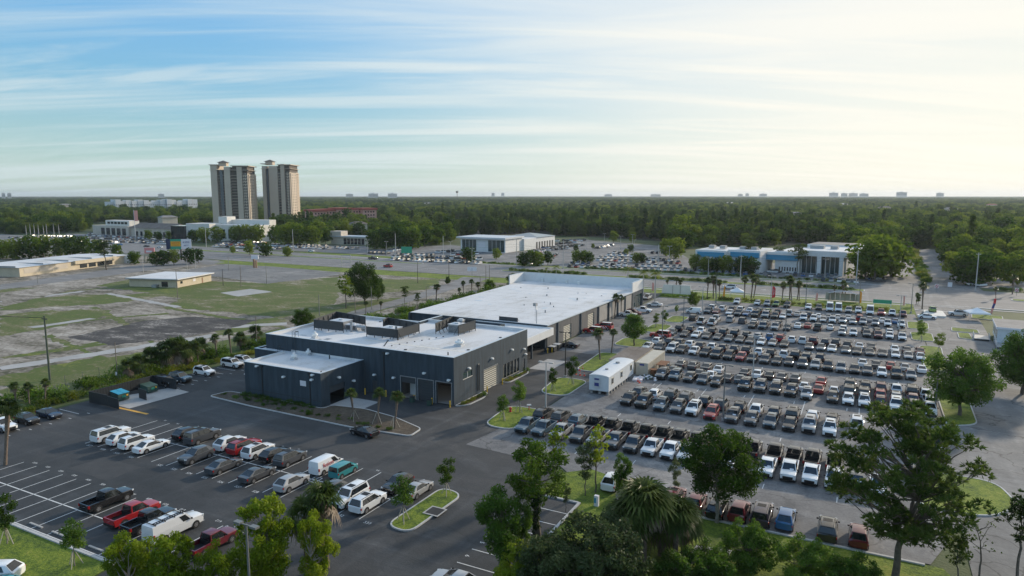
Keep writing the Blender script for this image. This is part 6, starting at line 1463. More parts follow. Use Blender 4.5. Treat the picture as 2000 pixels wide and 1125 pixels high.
# lamp posts, utility poles
def lamp_post(x, y, h, lab, mat='grey_pole', z=0.0, heads=2, nm='lamp_post', grp='lamp posts of the lot'):
    t = thing(nm, lab, 'lamp post', (x, y, z), 0, grp); MB().tube([(0, 0, 0), (0, 0, .6), (0, 0, h)], [.16, .13, .08], 7).build('pole', mat, t)
    MB().tube([(0, 0, 0), (0, 0, .5)], .3, 8).build('footing', 'concrete', t)
    for s_ in ((-1, 1) if heads == 2 else (1,)):
        m = MB(); m.box(min(0, s_ * .9), max(0, s_ * .9), -.05, .05, h - .1, h - .02); m.box(s_ * .9 - .35, s_ * .9 + .35, -.22, .22, h - .12, h + .06); m.build('lamp_head', mat, t)
for i, (x, y, lab) in enumerate(((1066, 815, 'lamp post behind the first blue-grey pickups'), (1104, 738, 'dark lamp post on the grass island by the cones'), (1412, 822, 'lamp post beside the red SUV below the trailer'), (1470, 746, 'lamp post between the sedans in the middle rows'), (1293, 670, 'lamp post at the striped van standing side-on'), (1334, 647, 'lamp post at the left end of the sixth row'),
     (1371, 620, 'lamp post among the tail-on white pickups'), (1398, 592, 'lamp post left of the tent'), (1534, 652, 'lamp post in the sparse middle of the fourth row'), (1756, 643, 'lamp post near the pointed exit islands'), (1826, 808, 'lamp post under the big round tree'), (1573, 604, 'lamp post at the yellow hedge gap'), (1505, 592, 'lamp post left of the red feather flag'), (1677, 606, 'lamp post behind the orange flag'), (1779, 612, 'lamp post at the lot exit corner'), (492, 1225, 'lamp post rising from the bottom left trees'))):
    X, Y = G(x, y); lamp_post(X, Y, 9.0 if i < 15 else HT(492, 1225, 1022), lab, 'dark_pole' if i == 1 else 'concrete_pole' if i % 3 == 0 and i < 15 else 'grey_pole')
def pole(x, yb, yt, lab, mat='wood_pole', arm=0, r=.15, tagp=None, nm='utility_pole'):
    X, Y = G(x, yb); h = HT(x, yb, yt); t = thing(nm, lab, 'pole', (X, Y, 0)); MB().tube([(0, 0, 0), (0, 0, h)], [r, r * .65], 7).build('shaft', mat, t)
    if arm: MB().box(-arm, arm, -.07, .07, h - .7, h - .55).box(-arm * .8, -arm * .75, -.06, .06, h - .55, h - .3).box(arm * .75, arm * .8, -.06, .06, h - .55, h - .3).build('cross_arm', mat, t)
    if tagp: MB().box(-.22, .22, -.2, -.17, .9, 1.6).build('notice', 'sign_white', t)
    return (X, Y, h)
pA = pole(98, 742, 616, 'thick green utility pole in the field behind the hedge', 'green_pole', .9, .22)
pole(230, 742, 668, 'thin pole with white notice behind the dumpsters', tagp=1, r=.1); pole(502, 676, 618, 'thin pole with white notice behind the annex', tagp=1, r=.1)
for i, (x, yb, yt, mt, lab) in enumerate(((347, 582, 527, 'wood_pole', 'wooden pole in front of the small field building'), (436, 558, 526, 'dark_pole', 'short dark pole right of the small field building'), (471, 560, 519, 'wood_pole', 'leaning wooden pole at the disused car park'), (521, 555, 517, 'grey_pole', 'grey light pole at the disused car park edge'), (447, 529, 501, 'grey_pole', 'grey light pole in the disused car park'),
   (382, 524, 494, 'concrete_pole', 'pale light pole left in the disused car park'), (366, 529, 506, 'concrete_pole', 'pale light pole behind the small field building'), (280, 532, 500, 'concrete_pole', 'pale light pole on the neighbour lane'), (74, 553, 535, 'grey_pole', 'thin pole at the beige building lane'), (624, 617, 575, 'grey_pole', 'thin pole by the wide field oak'), (694, 612, 572, 'wood_pole', 'wooden pole left behind the roof'), (726, 605, 560, 'grey_pole', 'grey pole in front of the wide field oak'), (833, 600, 560, 'wood_pole', 'wooden pole by the access lane palms'), (816, 553, 512, 'dark_pole', 'dark pole on the verge near the junction'), (877, 546, 510, 'dark_pole', 'dark signal pole near the junction'), (949, 549, 519, 'wood_pole', 'left of two poles at the junction sign'), (956, 550, 518, 'wood_pole', 'right of two poles at the junction sign'), (938, 573, 540, 'wood_pole', 'wooden pole among the four palms'))): pole(x, yb, yt, lab, mt, r=.13)
for i, (x, yb, yt, lab) in enumerate(((403, 483, 447, 'concrete utility pole right of the billboard'), (573, 492, 448, 'concrete utility pole at the left dealer'), (773, 505, 456, 'concrete utility pole before the tree row'), (866, 512, 461, 'concrete utility pole at the far centre stock'), (1009, 518, 466, 'concrete utility pole right of the dealer drive'), (1100, 525, 470, 'concrete utility pole in front of the white stock'), (1285, 532, 478, 'concrete utility pole left of the blue dealer'), (1446, 543, 498, 'concrete utility pole in front of the blue fascia'), (1672, 556, 489, 'concrete utility pole right of the white dealer'), (1905, 568, 493, 'concrete utility pole across the junction'))): pole(x, yb, yt, lab, 'concrete_pole', .8 if i > 6 else 0, .22)
wr = MB(); xs = [G(403, 483), G(573, 492), G(773, 505), G(866, 512), G(1009, 518), G(1100, 525), G(1285, 532), G(1446, 543), G(1672, 556), G(1905, 568)]
for (x0, y0), (x1, y1) in zip(xs, xs[1:]):
    for dz in (0, 1.2):
        wr.tube([(x0 + (x1 - x0) * k / 8, y0 + (y1 - y0) * k / 8, 10.6 - dz - .9 * (1 - (k / 4 - 1) ** 2)) for k in range(9)], .03, 3, False)
tag(wr.build('overhead_wire', 'wire_black'), 'overhead wires strung along the far side of the road', 'wire')
wr = MB()
for dx in (-.7, .7): wr.tube([(pA[0] + dx - k * 12, pA[1] - k * 1.5, pA[2] - .4 - .8 * math.sin(k / 6 * math.pi)) for k in range(7)], .03, 3, False)
tag(wr.build('overhead_wire', 'wire_black'), 'wires leaving the thick green utility pole', 'wire')
# chain-link fence of the field
fe = thing('wire_fence', 'chain-link fence between the field and the hedge', 'fence'); fw = MB()
for y in np.arange(-45, 100, 3.2):
    x = -71 + (y > 40) * (y - 40) * .1; MB().tube([(x, y, 0), (x, y, 1.9)], .04, 5).build('post', 'fence_wire', fe)
    for z in np.arange(.15, 1.9, .25): fw.box(x - .008, x + .008, y, y + 3.2, z, z + .016)
fw.build('wire', 'fence_wire', fe)
# tents, flags, shelter, signs along the frontage
def tent(x, y, s_, h, lab):
    t = thing('pop_up_tent', lab, 'tent', (x, y, 0), .2); b = MB()
    b.add([(-s_, -s_, h), (s_, -s_, h), (s_, s_, h), (-s_, s_, h), (0, 0, h + 1.25), (-s_, -s_, h - .35), (s_, -s_, h - .35), (s_, s_, h - .35), (-s_, s_, h - .35), (-s_ * .5, -s_ * .5, h + .5), (s_ * .5, -s_ * .5, h + .5), (s_ * .5, s_ * .5, h + .5), (-s_ * .5, s_ * .5, h + .5)],
          [(0, 1, 10, 9), (1, 2, 11, 10), (2, 3, 12, 11), (3, 0, 9, 12), (9, 10, 4), (10, 11, 4), (11, 12, 4), (12, 9, 4), (5, 6, 1, 0), (6, 7, 2, 1), (7, 8, 3, 2), (8, 5, 0, 3)]); b.build('canopy', 'tent_white', t)
    for sx in (-1, 1):
        for sy in (-1, 1): MB().tube([(sx * s_, sy * s_, 0), (sx * s_, sy * s_, h)], .03, 5).build('leg', 'pale_metal', t)
X, Y = G(1438, 583); tent(X, Y + 1, 2.2, 2.5, 'white peaked tent over a white SUV by the hedge'); X, Y = G(1907, 624); tent(X, Y, 2.6, 2.2, 'white peaked tent near the right-hand modular building')
def flag(x, yb, h, mat, lab, lean=.3, txt=None, w_=.75):
    X, Y = G(x, yb); t = thing('feather_flag', lab, 'flag', (X, Y, 0), YAW); MB().tube([(0, 0, 0), (0, 0, h * .5), (lean * .5, 0, h)], .03, 5).build('mast', 'pale_metal', t)
    b = MB(); pts = [(0, .22 * h), (w_, .28 * h), (w_ + lean * .1, .85 * h), (w_ * .6 + lean * .3, .97 * h), (lean * .5, h)]
    b.add([(p[0], -.02, p[1]) for p in pts] + [(p[0], .02, p[1]) for p in pts], [tuple(range(5)), tuple(reversed(range(5, 10)))] + [(i, 5 + i, 5 + (i + 1) % 5, (i + 1) % 5) for i in range(5)]); b.build('banner', mat, t)
    if txt: text('lettering', txt, .62, 'sign_white', t, Matrix.Translation((w_ * .5, -.04, .6 * h)) @ Matrix.Rotation(math.pi / 2, 4, 'X') @ Matrix.Rotation(math.pi / 2, 4, 'Z'), .005)
flag(1507, 589, 5.2, 'flag_red', 'red feather flag with white lettering above the stock', .1, 'TRUCK', 1.1); flag(1411, 586, 5.0, 'flag_orange', 'orange feather flag left of the tent', .9); flag(1592, 593, 3.6, 'flag_pink', 'faded pink feather flag behind the hedge', .5); flag(1677, 600, 5.2, 'flag_orange', 'orange feather flag behind the tall vans', .2); flag(1763, 603, 4.2, 'flag_pink', 'pale pink feather flag near the exit', .0, None, .5); flag(1273, 573, 4.0, 'flag_pink', 'pale feather flag beside the royal palm', .1)
X, Y = G(1936, 612); t = thing('air_dancer', 'red and blue inflatable tube figure beside the right tent', 'tube figure', (X, Y, 0), YAW); MB().tube([(0, 0, 0), (.3, 0, 1.6)], .28, 8).build('legs', 'flag_pink', t); MB().tube([(.3, 0, 1.6), (.7, 0, 3.0)], .3, 8).build('body', 'sign_blue', t); MB().tube([(.7, 0, 3.0), (.8, 0, 4.4)], .32, 8).build('head', 'flag_red', t)
X, Y = G(1645, 590); t = thing('bus_shelter', 'bus shelter with curved navy roof and perforated panels', 'shelter', (X, Y, 0)); b = MB(); n = 8
arc = [(-4.2 + 8.4 * k / n, 2.9 + .8 * math.sin(math.pi * k / n)) for k in range(n + 1)]
b.add([(x, -1.2, z) for x, z in arc] + [(x, 1.6, z) for x, z in arc], [(k, k + 1, n + 2 + k, n + 1 + k) for k in range(n)]); b.build('roof', 'navy_fabric', t)
b = MB(); b.tube([(x, -1.25, z + .06) for x, z in arc], .12, 5); b.build('roof_edge', 'sign_white', t)
for k in range(7): MB().box(-5.2 + k * 1.5, -3.8 + k * 1.5, 1.3, 1.36, .3, 2.75).build('panel', 'container_beige', t)
MB().box(-4.1, -4.0, -1, 1.3, 0, 2.9).box(4.0, 4.1, -1, 1.3, 0, 2.9).build('post', 'grey_pole', t)
X, Y = G(1321, 574); t = thing('covered_sign', 'low monument sign wrapped in pale mesh', 'sign', (X, Y, 0)); b = MB(); b.add([(-5.4, 0, 0), (5.4, 0, 0), (4.8, .2, 3.2), (-4.8, .2, 3.2), (-5.4, .5, 0), (5.4, .5, 0), (4.8, .4, 3.2), (-4.8, .4, 3.2)], [(0, 1, 2, 3), (5, 4, 7, 6), (1, 5, 6, 2), (4, 0, 3, 7), (3, 2, 6, 7)]); b.build('wrap', 'warm_white', t); MB().box(-1.4, -1.3, -.06, 0, 0, 3.0).box(1.3, 1.4, -.06, 0, 0, 3.0).build('post', 'dark_pole', t)
X, Y = G(1723, 600); t = thing('green_sign_board', 'low pale green board on the verge near the exit', 'sign', (X, Y + 2, 0)); MB().box(-2.6, 2.6, 0, .15, .9, 2.1).build('panel', 'sign_green', t); MB().box(-2.5, -2.3, 0, .1, 0, .9).box(2.3, 2.5, 0, .1, 0, .9).build('leg', 'sign_white', t)
# billboard and roadside signs in the field
X, Y = G(347, 508); t = thing('billboard', 'two-faced roadside billboard with orange and white adverts', 'billboard', (X, Y, 0), YAW + .12)
k = HT(347, 508, 487) ; hb = HT(347, 508, 467)
MB().tube([(2, 0, 0), (2, 0, k)], .45, 10).build('pole', 'dark_pole', t)
q = (hb - k); W1 = 5.6
def panel(x0, x1, z0, z1, y, mat, nm): return MB().box(x0, x1, y, y + .1, z0, z1).build(nm, mat, t)
panel(-5.6, -3.2, k, hb, .5, 'navy_fabric', 'back_panel')
pb = panel(-3.2, 2.2, k, hb, 0, 'sign_green', 'advert_panel'); panel(-3.1, 2.1, k + q * .3, k + q * .78, -.03, 'sign_yellow', 'advert_field'); panel(2.3, 7.6, k + .2, hb, .1, 'sign_white', 'advert_panel')
text('lettering', 'ELEVATE', 1.0, 'red_print', t, Matrix.Translation((-.5, -.05, k + q * .63)) @ Matrix.Rotation(math.pi / 2, 4, 'X'), .01); text('lettering', 'CHECKING', .75, 'red_print', t, Matrix.Translation((-.5, -.05, k + q * .42)) @ Matrix.Rotation(math.pi / 2, 4, 'X'), .01)
text('lettering', '4.00%', 1.5, 'sign_blue', t, Matrix.Translation((4.9, .05, k + q * .68)) @ Matrix.Rotation(math.pi / 2, 4, 'X'), .01); text('lettering', 'APY*', 1.2, 'sign_blue', t, Matrix.Translation((4.9, .05, k + q * .36)) @ Matrix.Rotation(math.pi / 2, 4, 'X'), .01)
MB().box(-3.2, 7.6, -.8, -.1, k - .35, k - .2).build('catwalk', 'brown_sign', t)
X, Y = G(293, 512); t = thing('monument_sign', 'cream arch sign with pink car picture', 'sign', (X, Y, 0), YAW); MB().box(-3.2, -2.5, 0, .6, 0, 4.5).box(2.5, 3.2, 0, .6, 0, 4.5).box(-2.5, 2.5, .1, .5, 3.2, 4.5).build('arch', 'cream_wall', t); MB().box(-2.6, 2.6, 0, .5, 4.6, 7.6).build('panel', 'sign_pink', t); MB().box(-1.6, 1.4, -.05, 0, 5.2, 6.1).build('print', 'sign_white', t)
X, Y = G(498, 523); t = thing('pylon_sign', 'blank white pylon sign on brown piers at the disused car park', 'sign', (X, Y, 0), YAW); MB().box(-.9, -.1, 0, .6, 0, 4.2).box(.3, .9, 0, .6, 0, 3.6).build('pier', 'brown_sign', t); MB().box(-1.6, 1.8, -.05, .5, 4.3, 6.1).build('panel', 'sign_white', t)
X, Y = G(786, 506); t = thing('road_sign', 'green road direction sign at the far kerb', 'sign', (X, Y + 4, 0), YAW); MB().box(-3, 3, 0, .1, 3.0, 6.6).build('panel', 'sign_green', t); MB().box(-2.4, -2.2, .1, .3, 0, 3).box(2.2, 2.4, .1, .3, 0, 3).build('post', 'grey_pole', t)
X, Y = G(922, 543); t = thing('road_sign', 'white-backed street sign on a thin pole near the junction', 'sign', (X, Y, 0), YAW); MB().tube([(0, 0, 0), (0, 0, 4.2)], .08, 6).build('post', 'grey_pole', t); MB().box(-2, 2, -.05, .05, 3.0, 4.8).build('panel', 'sign_white', t)
X, Y = G(684, 521); t = thing('sign_frame', 'empty white sign frame beside the road', 'frame', (X, Y - 3, 0), YAW); MB().box(-2.4, -2.1, 0, .3, 0, 6).box(2.1, 2.4, 0, .3, 0, 6).box(-2.1, 2.1, 0, .3, 5.6, 6).box(-2.1, 2.1, 0, .3, 2.4, 2.7).build('frame', 'concrete_pole', t)
for x, y, lab in ((1829, 566, 'left red and white prohibition sign at the junction'), (1985, 574, 'right red and white prohibition sign at the junction')):
    X, Y = G(x, y + 4); t = thing('prohibition_sign', lab, 'sign', (X, Y, 0), YAW); MB().tube([(0, 0, 0), (0, 0, 1.6)], .05, 5).build('post', 'grey_pole', t); MB().box(-.7, .7, 0, .05, 1.4, 2.8).build('panel', 'sign_white', t); b = MB(); b.tube([(.5 * math.cos(a), -.03, 2.1 + .5 * math.sin(a)) for a in np.linspace(0, 2 * math.pi, 13)], .09, 5, False); b.tube([(-.35, -.03, 2.45), (.35, -.03, 1.75)], .08, 5); b.build('ring', 'hydrant_red', t)
X, Y = G(1855, 560); t = thing('white_cabinet', 'small white cabinet on the junction corner', 'cabinet', (X, Y, 0)); MB().box(-.7, .7, -.4, .4, 0, 1.6).build('casing', 'sign_white', t); MB().box(-.75, .75, -.45, .45, 1.6, 1.7).build('lid', 'pale_metal', t)
ramp = thing('display_ramp', 'white display ramp under the green SUV', 'ramp', (78.5, 142, 0)); MB().prism(rounded([(-2.6, -6.5), (2.8, -6.5), (2.6, 4.4), (-2.4, 4.4)], 1.0), 0, .5).build('deck', 'warm_white', ramp)
# modular building at the right edge
t = thing('modular_building', 'pale grey modular building with steps at the right edge', 'building', (88.4, 100, 0), -.07)
MB().box(0, 26, 0, 13.5, .5, 3.9).box(5.5, 26, -9, 0, .5, 3.3).build('wall', 'trailer_white', t); MB().box(-.3, 26, -.2, 13.8, 3.9, 4.15).build('roof', 'gravel_roof', t); MB().box(5.2, 26, -9.3, -.25, 3.3, 3.5).build('roof', 'roof_membrane', t)
MB().box(-.35, 26, -.28, -.2, 3.7, 4.2).box(-.35, -.3, -.2, 13.8, 3.7, 4.2).build('fascia', 'sign_white', t)
for y in (1.2, 3.6, 6.4, 8.4, 11.2): MB().box(-.04, 0, y, y + 1.0, 1.3, 3.2).build('window', 'glass', t)
for y in (-8, -5.5, -2.8): MB().box(5.46, 5.5, y, y + 1.2, 1.2, 2.8).build('window', 'glass', t)
def rail_deck(cx, cy, w_, d_, lab):
    s_ = thing('entrance_ramp', lab, 'ramp', (cx, cy, 0), -.07); MB().box(-w_, w_, -d_, d_, .35, .5).build('deck', 'galvanised', s_)
    for sx in (-1, 1):
        MB().tube([(sx * w_, -d_, 1.4), (sx * w_, d_, 1.4)], .04, 5).tube([(sx * w_, -d_, .95), (sx * w_, d_, .95)], .03, 5).build('rail', 'pale_metal', s_)
        for y in np.linspace(-d_, d_, 5): MB().box(sx * w_ - .03, sx * w_ + .03, y - .03, y + .03, 0, 1.4).build('post', 'pale_metal', s_)
rail_deck(86.0, 105.5, 1.6, 2.6, 'metal entrance deck with rails beside the grass strips'); rail_deck(88.9, 98.5, 1.0, 4.5, 'long metal ramp along the modular building wall'); rail_deck(90, 91, 1.6, 2.0, 'lower metal steps below the modular building')
island('upper grass strip beside the metal entrance deck', [(80.5, 113.5), (86.6, 113), (86.8, 118.5), (81, 119.5)], .8); island('lower grass strip beside the metal entrance deck', [(81.2, 104), (84.2, 103), (84.3, 112), (81.6, 112)], .8); island('kerbed grass corner at the right edge of the drive', [(88, 33), (96, 30), (98, 42), (89, 44)], 1.2); island('low verge bed around the right tent', [(87.5, 138), (95, 137), (96, 146), (88.5, 147)], 1.0)
u = thing('utility_cabinet', 'slim white and blue utility cabinet on the grass island', 'cabinet', (*G(1165, 988), 0)); MB().box(-.25, .25, -.2, .2, 0, 1.25).build('casing', 'sign_white', u); MB().box(-.22, .0, -.22, -.2, .4, 1.0).build('label_plate', 'blue_panel', u)

# ------------------------------------------------------------------ buildings beyond
def obj_frame(name, label, p0, p1, cat='building'):
    """empty at p0 with local +x running towards p1; returns thing, length"""
    return thing(name, label, cat, (*p0, 0), math.atan2(p1[1] - p0[1], p1[0] - p0[0])), math.hypot(p1[0] - p0[0], p1[1] - p0[1])
def wins(t, x0, x1, n, y, z0, z1, mat='glass', gap=.25, axis='x', fr=None):
    s_ = (x1 - x0) / n
    for k in range(n):
        a, b_ = x0 + s_ * k + s_ * gap / 2, x0 + s_ * (k + 1) - s_ * gap / 2
        m = MB()
        if axis == 'x': m.box(a, b_, y - .06, y, z0, z1)
        else: m.box(y, y + .06, a, b_, z0, z1)
        m.build('window', mat, t)
# beige building at the far left of the field
t, L = obj_frame('beige_store', 'long beige store with pale metal roof at the left edge', G(39, 541), G(250, 513))
MB().box(0, L, 0, 30, -.1, 4.0).build('wall', 'cream_wall', t)
b = MB(); b.add([(-.8, -.6, 4.0), (L + .8, -.6, 4.0), (L + .8, 15, 4.7), (-.8, 15, 4.7), (L + .8, 30.6, 4.0), (-.8, 30.6, 4.0)], [(0, 1, 2, 3), (3, 2, 4, 5), (1, 4, 2), (0, 3, 5)]); b.build('roof', 'roof_membrane', t)
for k in range(14): MB().box(-.8 + k * (L + 1.4) / 14, -.7 + k * (L + 1.4) / 14, 1, 14.5, 4.1, 4.75).build('roof_seam', 'galvanised', t) if k % 3 == 0 else None
MB().box(L * .45, L * .86, -1.2, 0, 2.6, 4.2).build('canopy', 'cream_wall', t); wins(t, L * .5, L * .84, 4, 0, .4, 2.8, 'glass', .2); wins(t, 2, L * .4, 3, 0, 1.2, 3.4, 'beige_wall', .05)
MB().box(L * .96, L + 2, -4, 6, 0, 3.8).build('porch', 'white_wall', t); MB().box(L*.02, L*.14, 24, 29, 4, 6.0).build('roof_unit', 'warm_white', t)
# small building alone in the field
t, L = obj_frame('field_building', 'small cream building with flat white roof alone in the field', G(347, 562), G(413, 549))
MB().box(0, L, 0, 21, -.1, 3.1).build('wall', 'cream_wall', t); MB().box(-.9, L + .9, -.9, 21.9, 3.1, 3.45).build('roof', 'roof_membrane', t); MB().box(-1, L + 1, -1, 22, 2.95, 3.1).build('fascia', 'wood_pole', t)
wins(t, 1.5, 3.2, 1, 0, 1.3, 2.3); wins(t, 9, 11, 1, 0, 1.3, 2.3, 'sign_white'); wins(t, 14.5, 15.5, 1, 0, 0, 2.2, 'brown_sign'); wins(t, 4, 7, 1, -.06, .2, 2.2, 'glass', .1, 'y'); MB().box(-1.6, -.2, 8, 10, 0, 1.1).build('air_conditioner', 'galvanised', t)
# white dealer on the right, with curved glass front
t, L = obj_frame('white_dealer', 'white car dealer with tall glass front across the road', G(1513, 531), G(1648, 540))
hh = 10.6
MB().box(0, L * .36, 0, 30, -.1, hh - 1.0).build('wall', 'white_wall', t); MB().box(L * .36, L, 3.2, 30, -.1, hh - .3).build('wall', 'white_wall', t)
MB().box(L * .34, L + .8, -.8, 30.4, hh - 2.4, hh).build('fascia', 'white_wall', t); MB().box(L * .36, L - .4, .5, 30, hh, hh + .08).build('roof', 'roof_membrane', t); MB().box(.3, L * .34, .3, 29.7, hh - 1.0, hh - .92).build('roof', 'roof_membrane', t)
for x in (L * .62, L * .93): MB().box(x, x + 1.7, -.7, 1.0, 0, hh - 2.4).build('column', 'white_wall', t)
wins(t, L * .37, L * .98, 9, 3.2, .2, hh - 2.6, 'green_glass', .12); wins(t, 1.5, L * .33, 7, 0, .8, 2.6, 'glass', .5)
for x in (L * .5, L * .7, L * .4): MB().box(x, x + 3, 12, 15, hh, hh + 1.6).build('rooftop_unit', 'galvanised', t)
MB().box(L * .2, L, 30, 50, 0, hh + .8).build('rear_hall', 'white_wall', t); MB().box(L * .22, L * .98, 30.5, 49.5, hh + .8, hh + .9).build('rear_roof', 'gravel_roof', t)
# blue-striped dealer wing
t, L = obj_frame('blue_dealer', 'white dealer with bright blue fascia bands across the road', G(1357, 527), G(1480, 535))
MB().box(0, L * .5, 0, 24, -.1, 9.6).box(L * .5, L, 2.5, 24, -.1, 10.0).build('wall', 'white_wall', t); MB().box(.4, L * .5 - .2, .4, 23.6, 9.6, 9.7).box(L * .5, L - .4, 3, 23.6, 10.0, 10.1).build('roof', 'roof_membrane', t)
MB().box(1.0, L * .47, -.35, 0, 6.4, 8.8).box(L * .54, L - .5, 2.15, 2.5, 6.8, 9.2).build('blue_band', 'blue_panel', t); wins(t, L * .12, L * .46, 5, 0, .2, 5.6, 'green_glass', .15); wins(t, L * .6, L * .9, 4, 2.5, .2, 5.4, 'green_glass', .15)
MB().box(L, L + 14, 12, 30, 5.6, 8.0).build('blue_canopy', 'blue_panel', t); MB().box(L + .3, L + 14, 11.7, 30.3, 8.0, 9.2).build('canopy_roof', 'white_wall', t)
for x in (L * .12, L * .3, L * .62, L * .8): MB().box(x, x + 2.6, 8, 11, 10.0, 11.4).build('rooftop_unit', 'galvanised', t)
# centre dealer
t, L = obj_frame('grey_dealer', 'pale grey dealer with glass corner and long service wing', G(900, 490), G(987, 494))
MB().box(0, L, 0, 22, -.1, 8.2).build('wall', 'white_wall', t); MB().box(-2, L + 1, -2, 23, 8.2, 9.2).build('roof', 'pale_metal', t); wins(t, 1, L * .36, 4, 0, .4, 7.4, 'green_glass', .1); wins(t, L * .62, L * .98, 4, 0, .4, 7.4, 'green_glass', .1); wins(t, L * .4, L * .56, 1, 0, 3, 6.2, 'sign_white', .1)
MB().box(L * .3, L + 1.5, 22, 68, -.1, 7.2).build('service_wing', 'white_wall', t); MB().box(L * .3 + .4, L + 1.1, 22.4, 67.6, 7.2, 7.3).build('service_roof', 'roof_membrane', t); wins(t, 38, 66, 7, L + 1.5, 0, 4.4, 'dark_metal', .45, 'y')
b = MB(); b.add([(L * .3 - .5, 40, 7.3), (L + 2.2, 40, 7.3), (L + 2.2, 68.5, 7.3), (L * .3 - .5, 68.5, 7.3), (L * .65, 54, 9.6)], [(0, 1, 4), (1, 2, 4), (2, 3, 4), (3, 0, 4)]); b.build('hip_roof', 'tower_glass', t)
# left dealers
t, L = obj_frame('cream_dealer', 'cream dealer with tall entrance block behind the billboard', G(347, 469), G(512, 473))
MB().box(0, L * .16, -6, 8, -.1, 11.5).build('glass_hall', 'glass', t); MB().box(L * .16, L * .44, -4, 12, -.1, 13.4).build('entrance_block', 'warm_white', t); MB().box(L * .36, L * .96, 2, 16, -.1, 12.4).build('wall', 'warm_white', t); MB().box(L * .5, L * .94, 16, 24, 0, 16).build('upper_storey', 'warm_white', t); MB().box(L * .40, L * .50, 10, 20, 12.4, 18.4).build('roof_block', 'warm_white', t)
MB().box(L * .45, L * .95, 3, 15.8, 12.4, 12.5).build('roof', 'roof_membrane', t); wins(t, L * .5, L * .95, 6, 2, 2, 9, 'glass', .5); wins(t, L * .18, L * .3, 3, -4, 1, 8, 'tower_glass', .2)
for k in range(9): MB().box(k * L * .16 / 9, k * L * .16 / 9 + .25, -6.15, -6, 0, 11.5).build('mullion', 'dark_metal', t)
t, L = obj_frame('beige_dealer', 'wide beige dealer with sloped roof at far left', G(182, 458), G(345, 466))
MB().box(0, L * .45, 0, 16, -.1, 8.5).box(L * .45, L * .94, 2, 18, -.1, 7.5).build('wall', 'beige_wall', t); MB().box(L * .1, L * .40, 5, 14, 8.5, 13.0).build('tower_block', 'warm_white', t); wins(t, L * .12, L * .38, 6, 5, 9.8, 11.8, 'glass', .2)
b = MB(); b.add([(L * .44, 1, 7.5), (L * .95, 1, 7.5), (L * .93, 10, 11.5), (L * .48, 10, 11.5), (L * .95, 19, 7.5), (L * .44, 19, 7.5)], [(0, 1, 2, 3), (3, 2, 4, 5), (1, 4, 2), (0, 3, 5)]); b.build('roof', 'brown_roof', t); wins(t, L * .1, L * .43, 5, 0, .5, 6.5, 'glass', .3); wins(t, L * .5, L * .92, 8, 2, .5, 4.5, 'glass', .5)
t, L = obj_frame('small_dealer', 'small low grey dealer half hidden by trees beyond the road', G(647, 477), G(716, 479))
MB().box(0, L, 0, 9, -.1, 5.4).build('wall', 'beige_wall', t); MB().box(-1, L + 1, -1, 10, 5.4, 6.2).build('roof', 'pale_metal', t); MB().box(-.5, L * .3, -.6, 8, 6.2, 9.5).build('entrance_block', 'beige_wall', t); wins(t, L * .35, L * .95, 6, 0, .3, 4.5, 'glass', .2)
# twin apartment towers
def tower(name, label, px0, px1, dist, ytop, yroof, n_f, seed, turn):
    x0, x1 = AT(px0, dist), AT(px1, dist); t, L = obj_frame(name, label, x0, x1)
    t.rotation_euler.z += turn
    H = ZAT(px0, ytop, dist); D = 30; fl = 3.05; rg = random.Random(seed)
    core = MB().box(1, L - 1, 2, D, 0, H - 5).build('core', 'tower_dark', t)
    xs = [(0, .17), (.36, .52), (.70, .84)] if seed == 1 else [(0, .13), (.24, .55), (.66, .80)]
    for a, b_ in xs: MB().box(L * a, L * b_, -.5, D * .8, 0, H - rg.uniform(0, 2.5)).build('pier', 'tower_wall', t)
    MB().box(L * .86, L - .5, .2, D + 1, 0, H - 9).build('pier', 'tower_wall', t); MB().box(L - .6, L + .3, 2.5, D - 1, 0, H - 10).build('side_wall', 'tower_wall', t)
    gx = (.24, .32) if seed == 1 else (.15, .22)
    MB().box(L * gx[0], L * gx[1], -.2, 2, 0, H - 6).build('glass_shaft', 'tower_glass', t)
    for k in range(n_f):
        z = 4 + k * fl
        if z > H - 9: break
        MB().box(L * .02, L * .98, -.1, 2.1, z, z + .34).build('balcony', 'tower_wall', t); MB().box(L * .03, L * .97, -.02, .03, z + .34, z + 1.2).build('balustrade', 'tower_dark', t); MB().box(L + .31, L + 1.6, D * .72, D - 2, z, z + .34).build('balcony', 'tower_wall', t)
        for a in ((.60, .66, .88, .94) if seed == 1 else (.57, .61, .84, .93)):
            MB().box(L * a, L * a + 1.2, (-.56 if a < .86 else .14), (-.5 if a < .86 else .2), z + 1.0, z + 2.4).build('window', 'glass', t) if a > .83 or seed == 2 else None
        for j in range(3): MB().box(L + .3, L + .36, 5.5 + j * 6, 7.2 + j * 6, z + .9, z + 2.5).build('window', 'glass', t)
    MB().box(-1, L + 1, -1, D, H - 5.6, H - 5.2).box(L * .55, L + 1.4, -1.4, D + .5, H - 1.4, H - .6).box(-1.2, L * .2, -1.2, D * .6, H - .3, H + .5).build('cornice', 'tower_wall', t)
    MB().box(L * .58, L * .98, .5, D - 2, H - 5.4, H - 1.4).build('penthouse', 'tower_dark', t)
    cx = L * (.30 if seed == 1 else .22); m = MB(); m.box(cx - 4, cx + 4, 3, 11, H - 1, H + 2.6).build('cupola', 'tower_wall', t)
    m = MB(); m.add([(cx - 5.5, 1.5, H + 2.6), (cx + 5.5, 1.5, H + 2.6), (cx + 5.5, 12.5, H + 2.6), (cx - 5.5, 12.5, H + 2.6), (cx, 7, H + 5)], [(0, 1, 4), (1, 2, 4), (2, 3, 4), (3, 0, 4), (3, 2, 1, 0)]); m.build('cupola_roof', 'brown_roof', t)
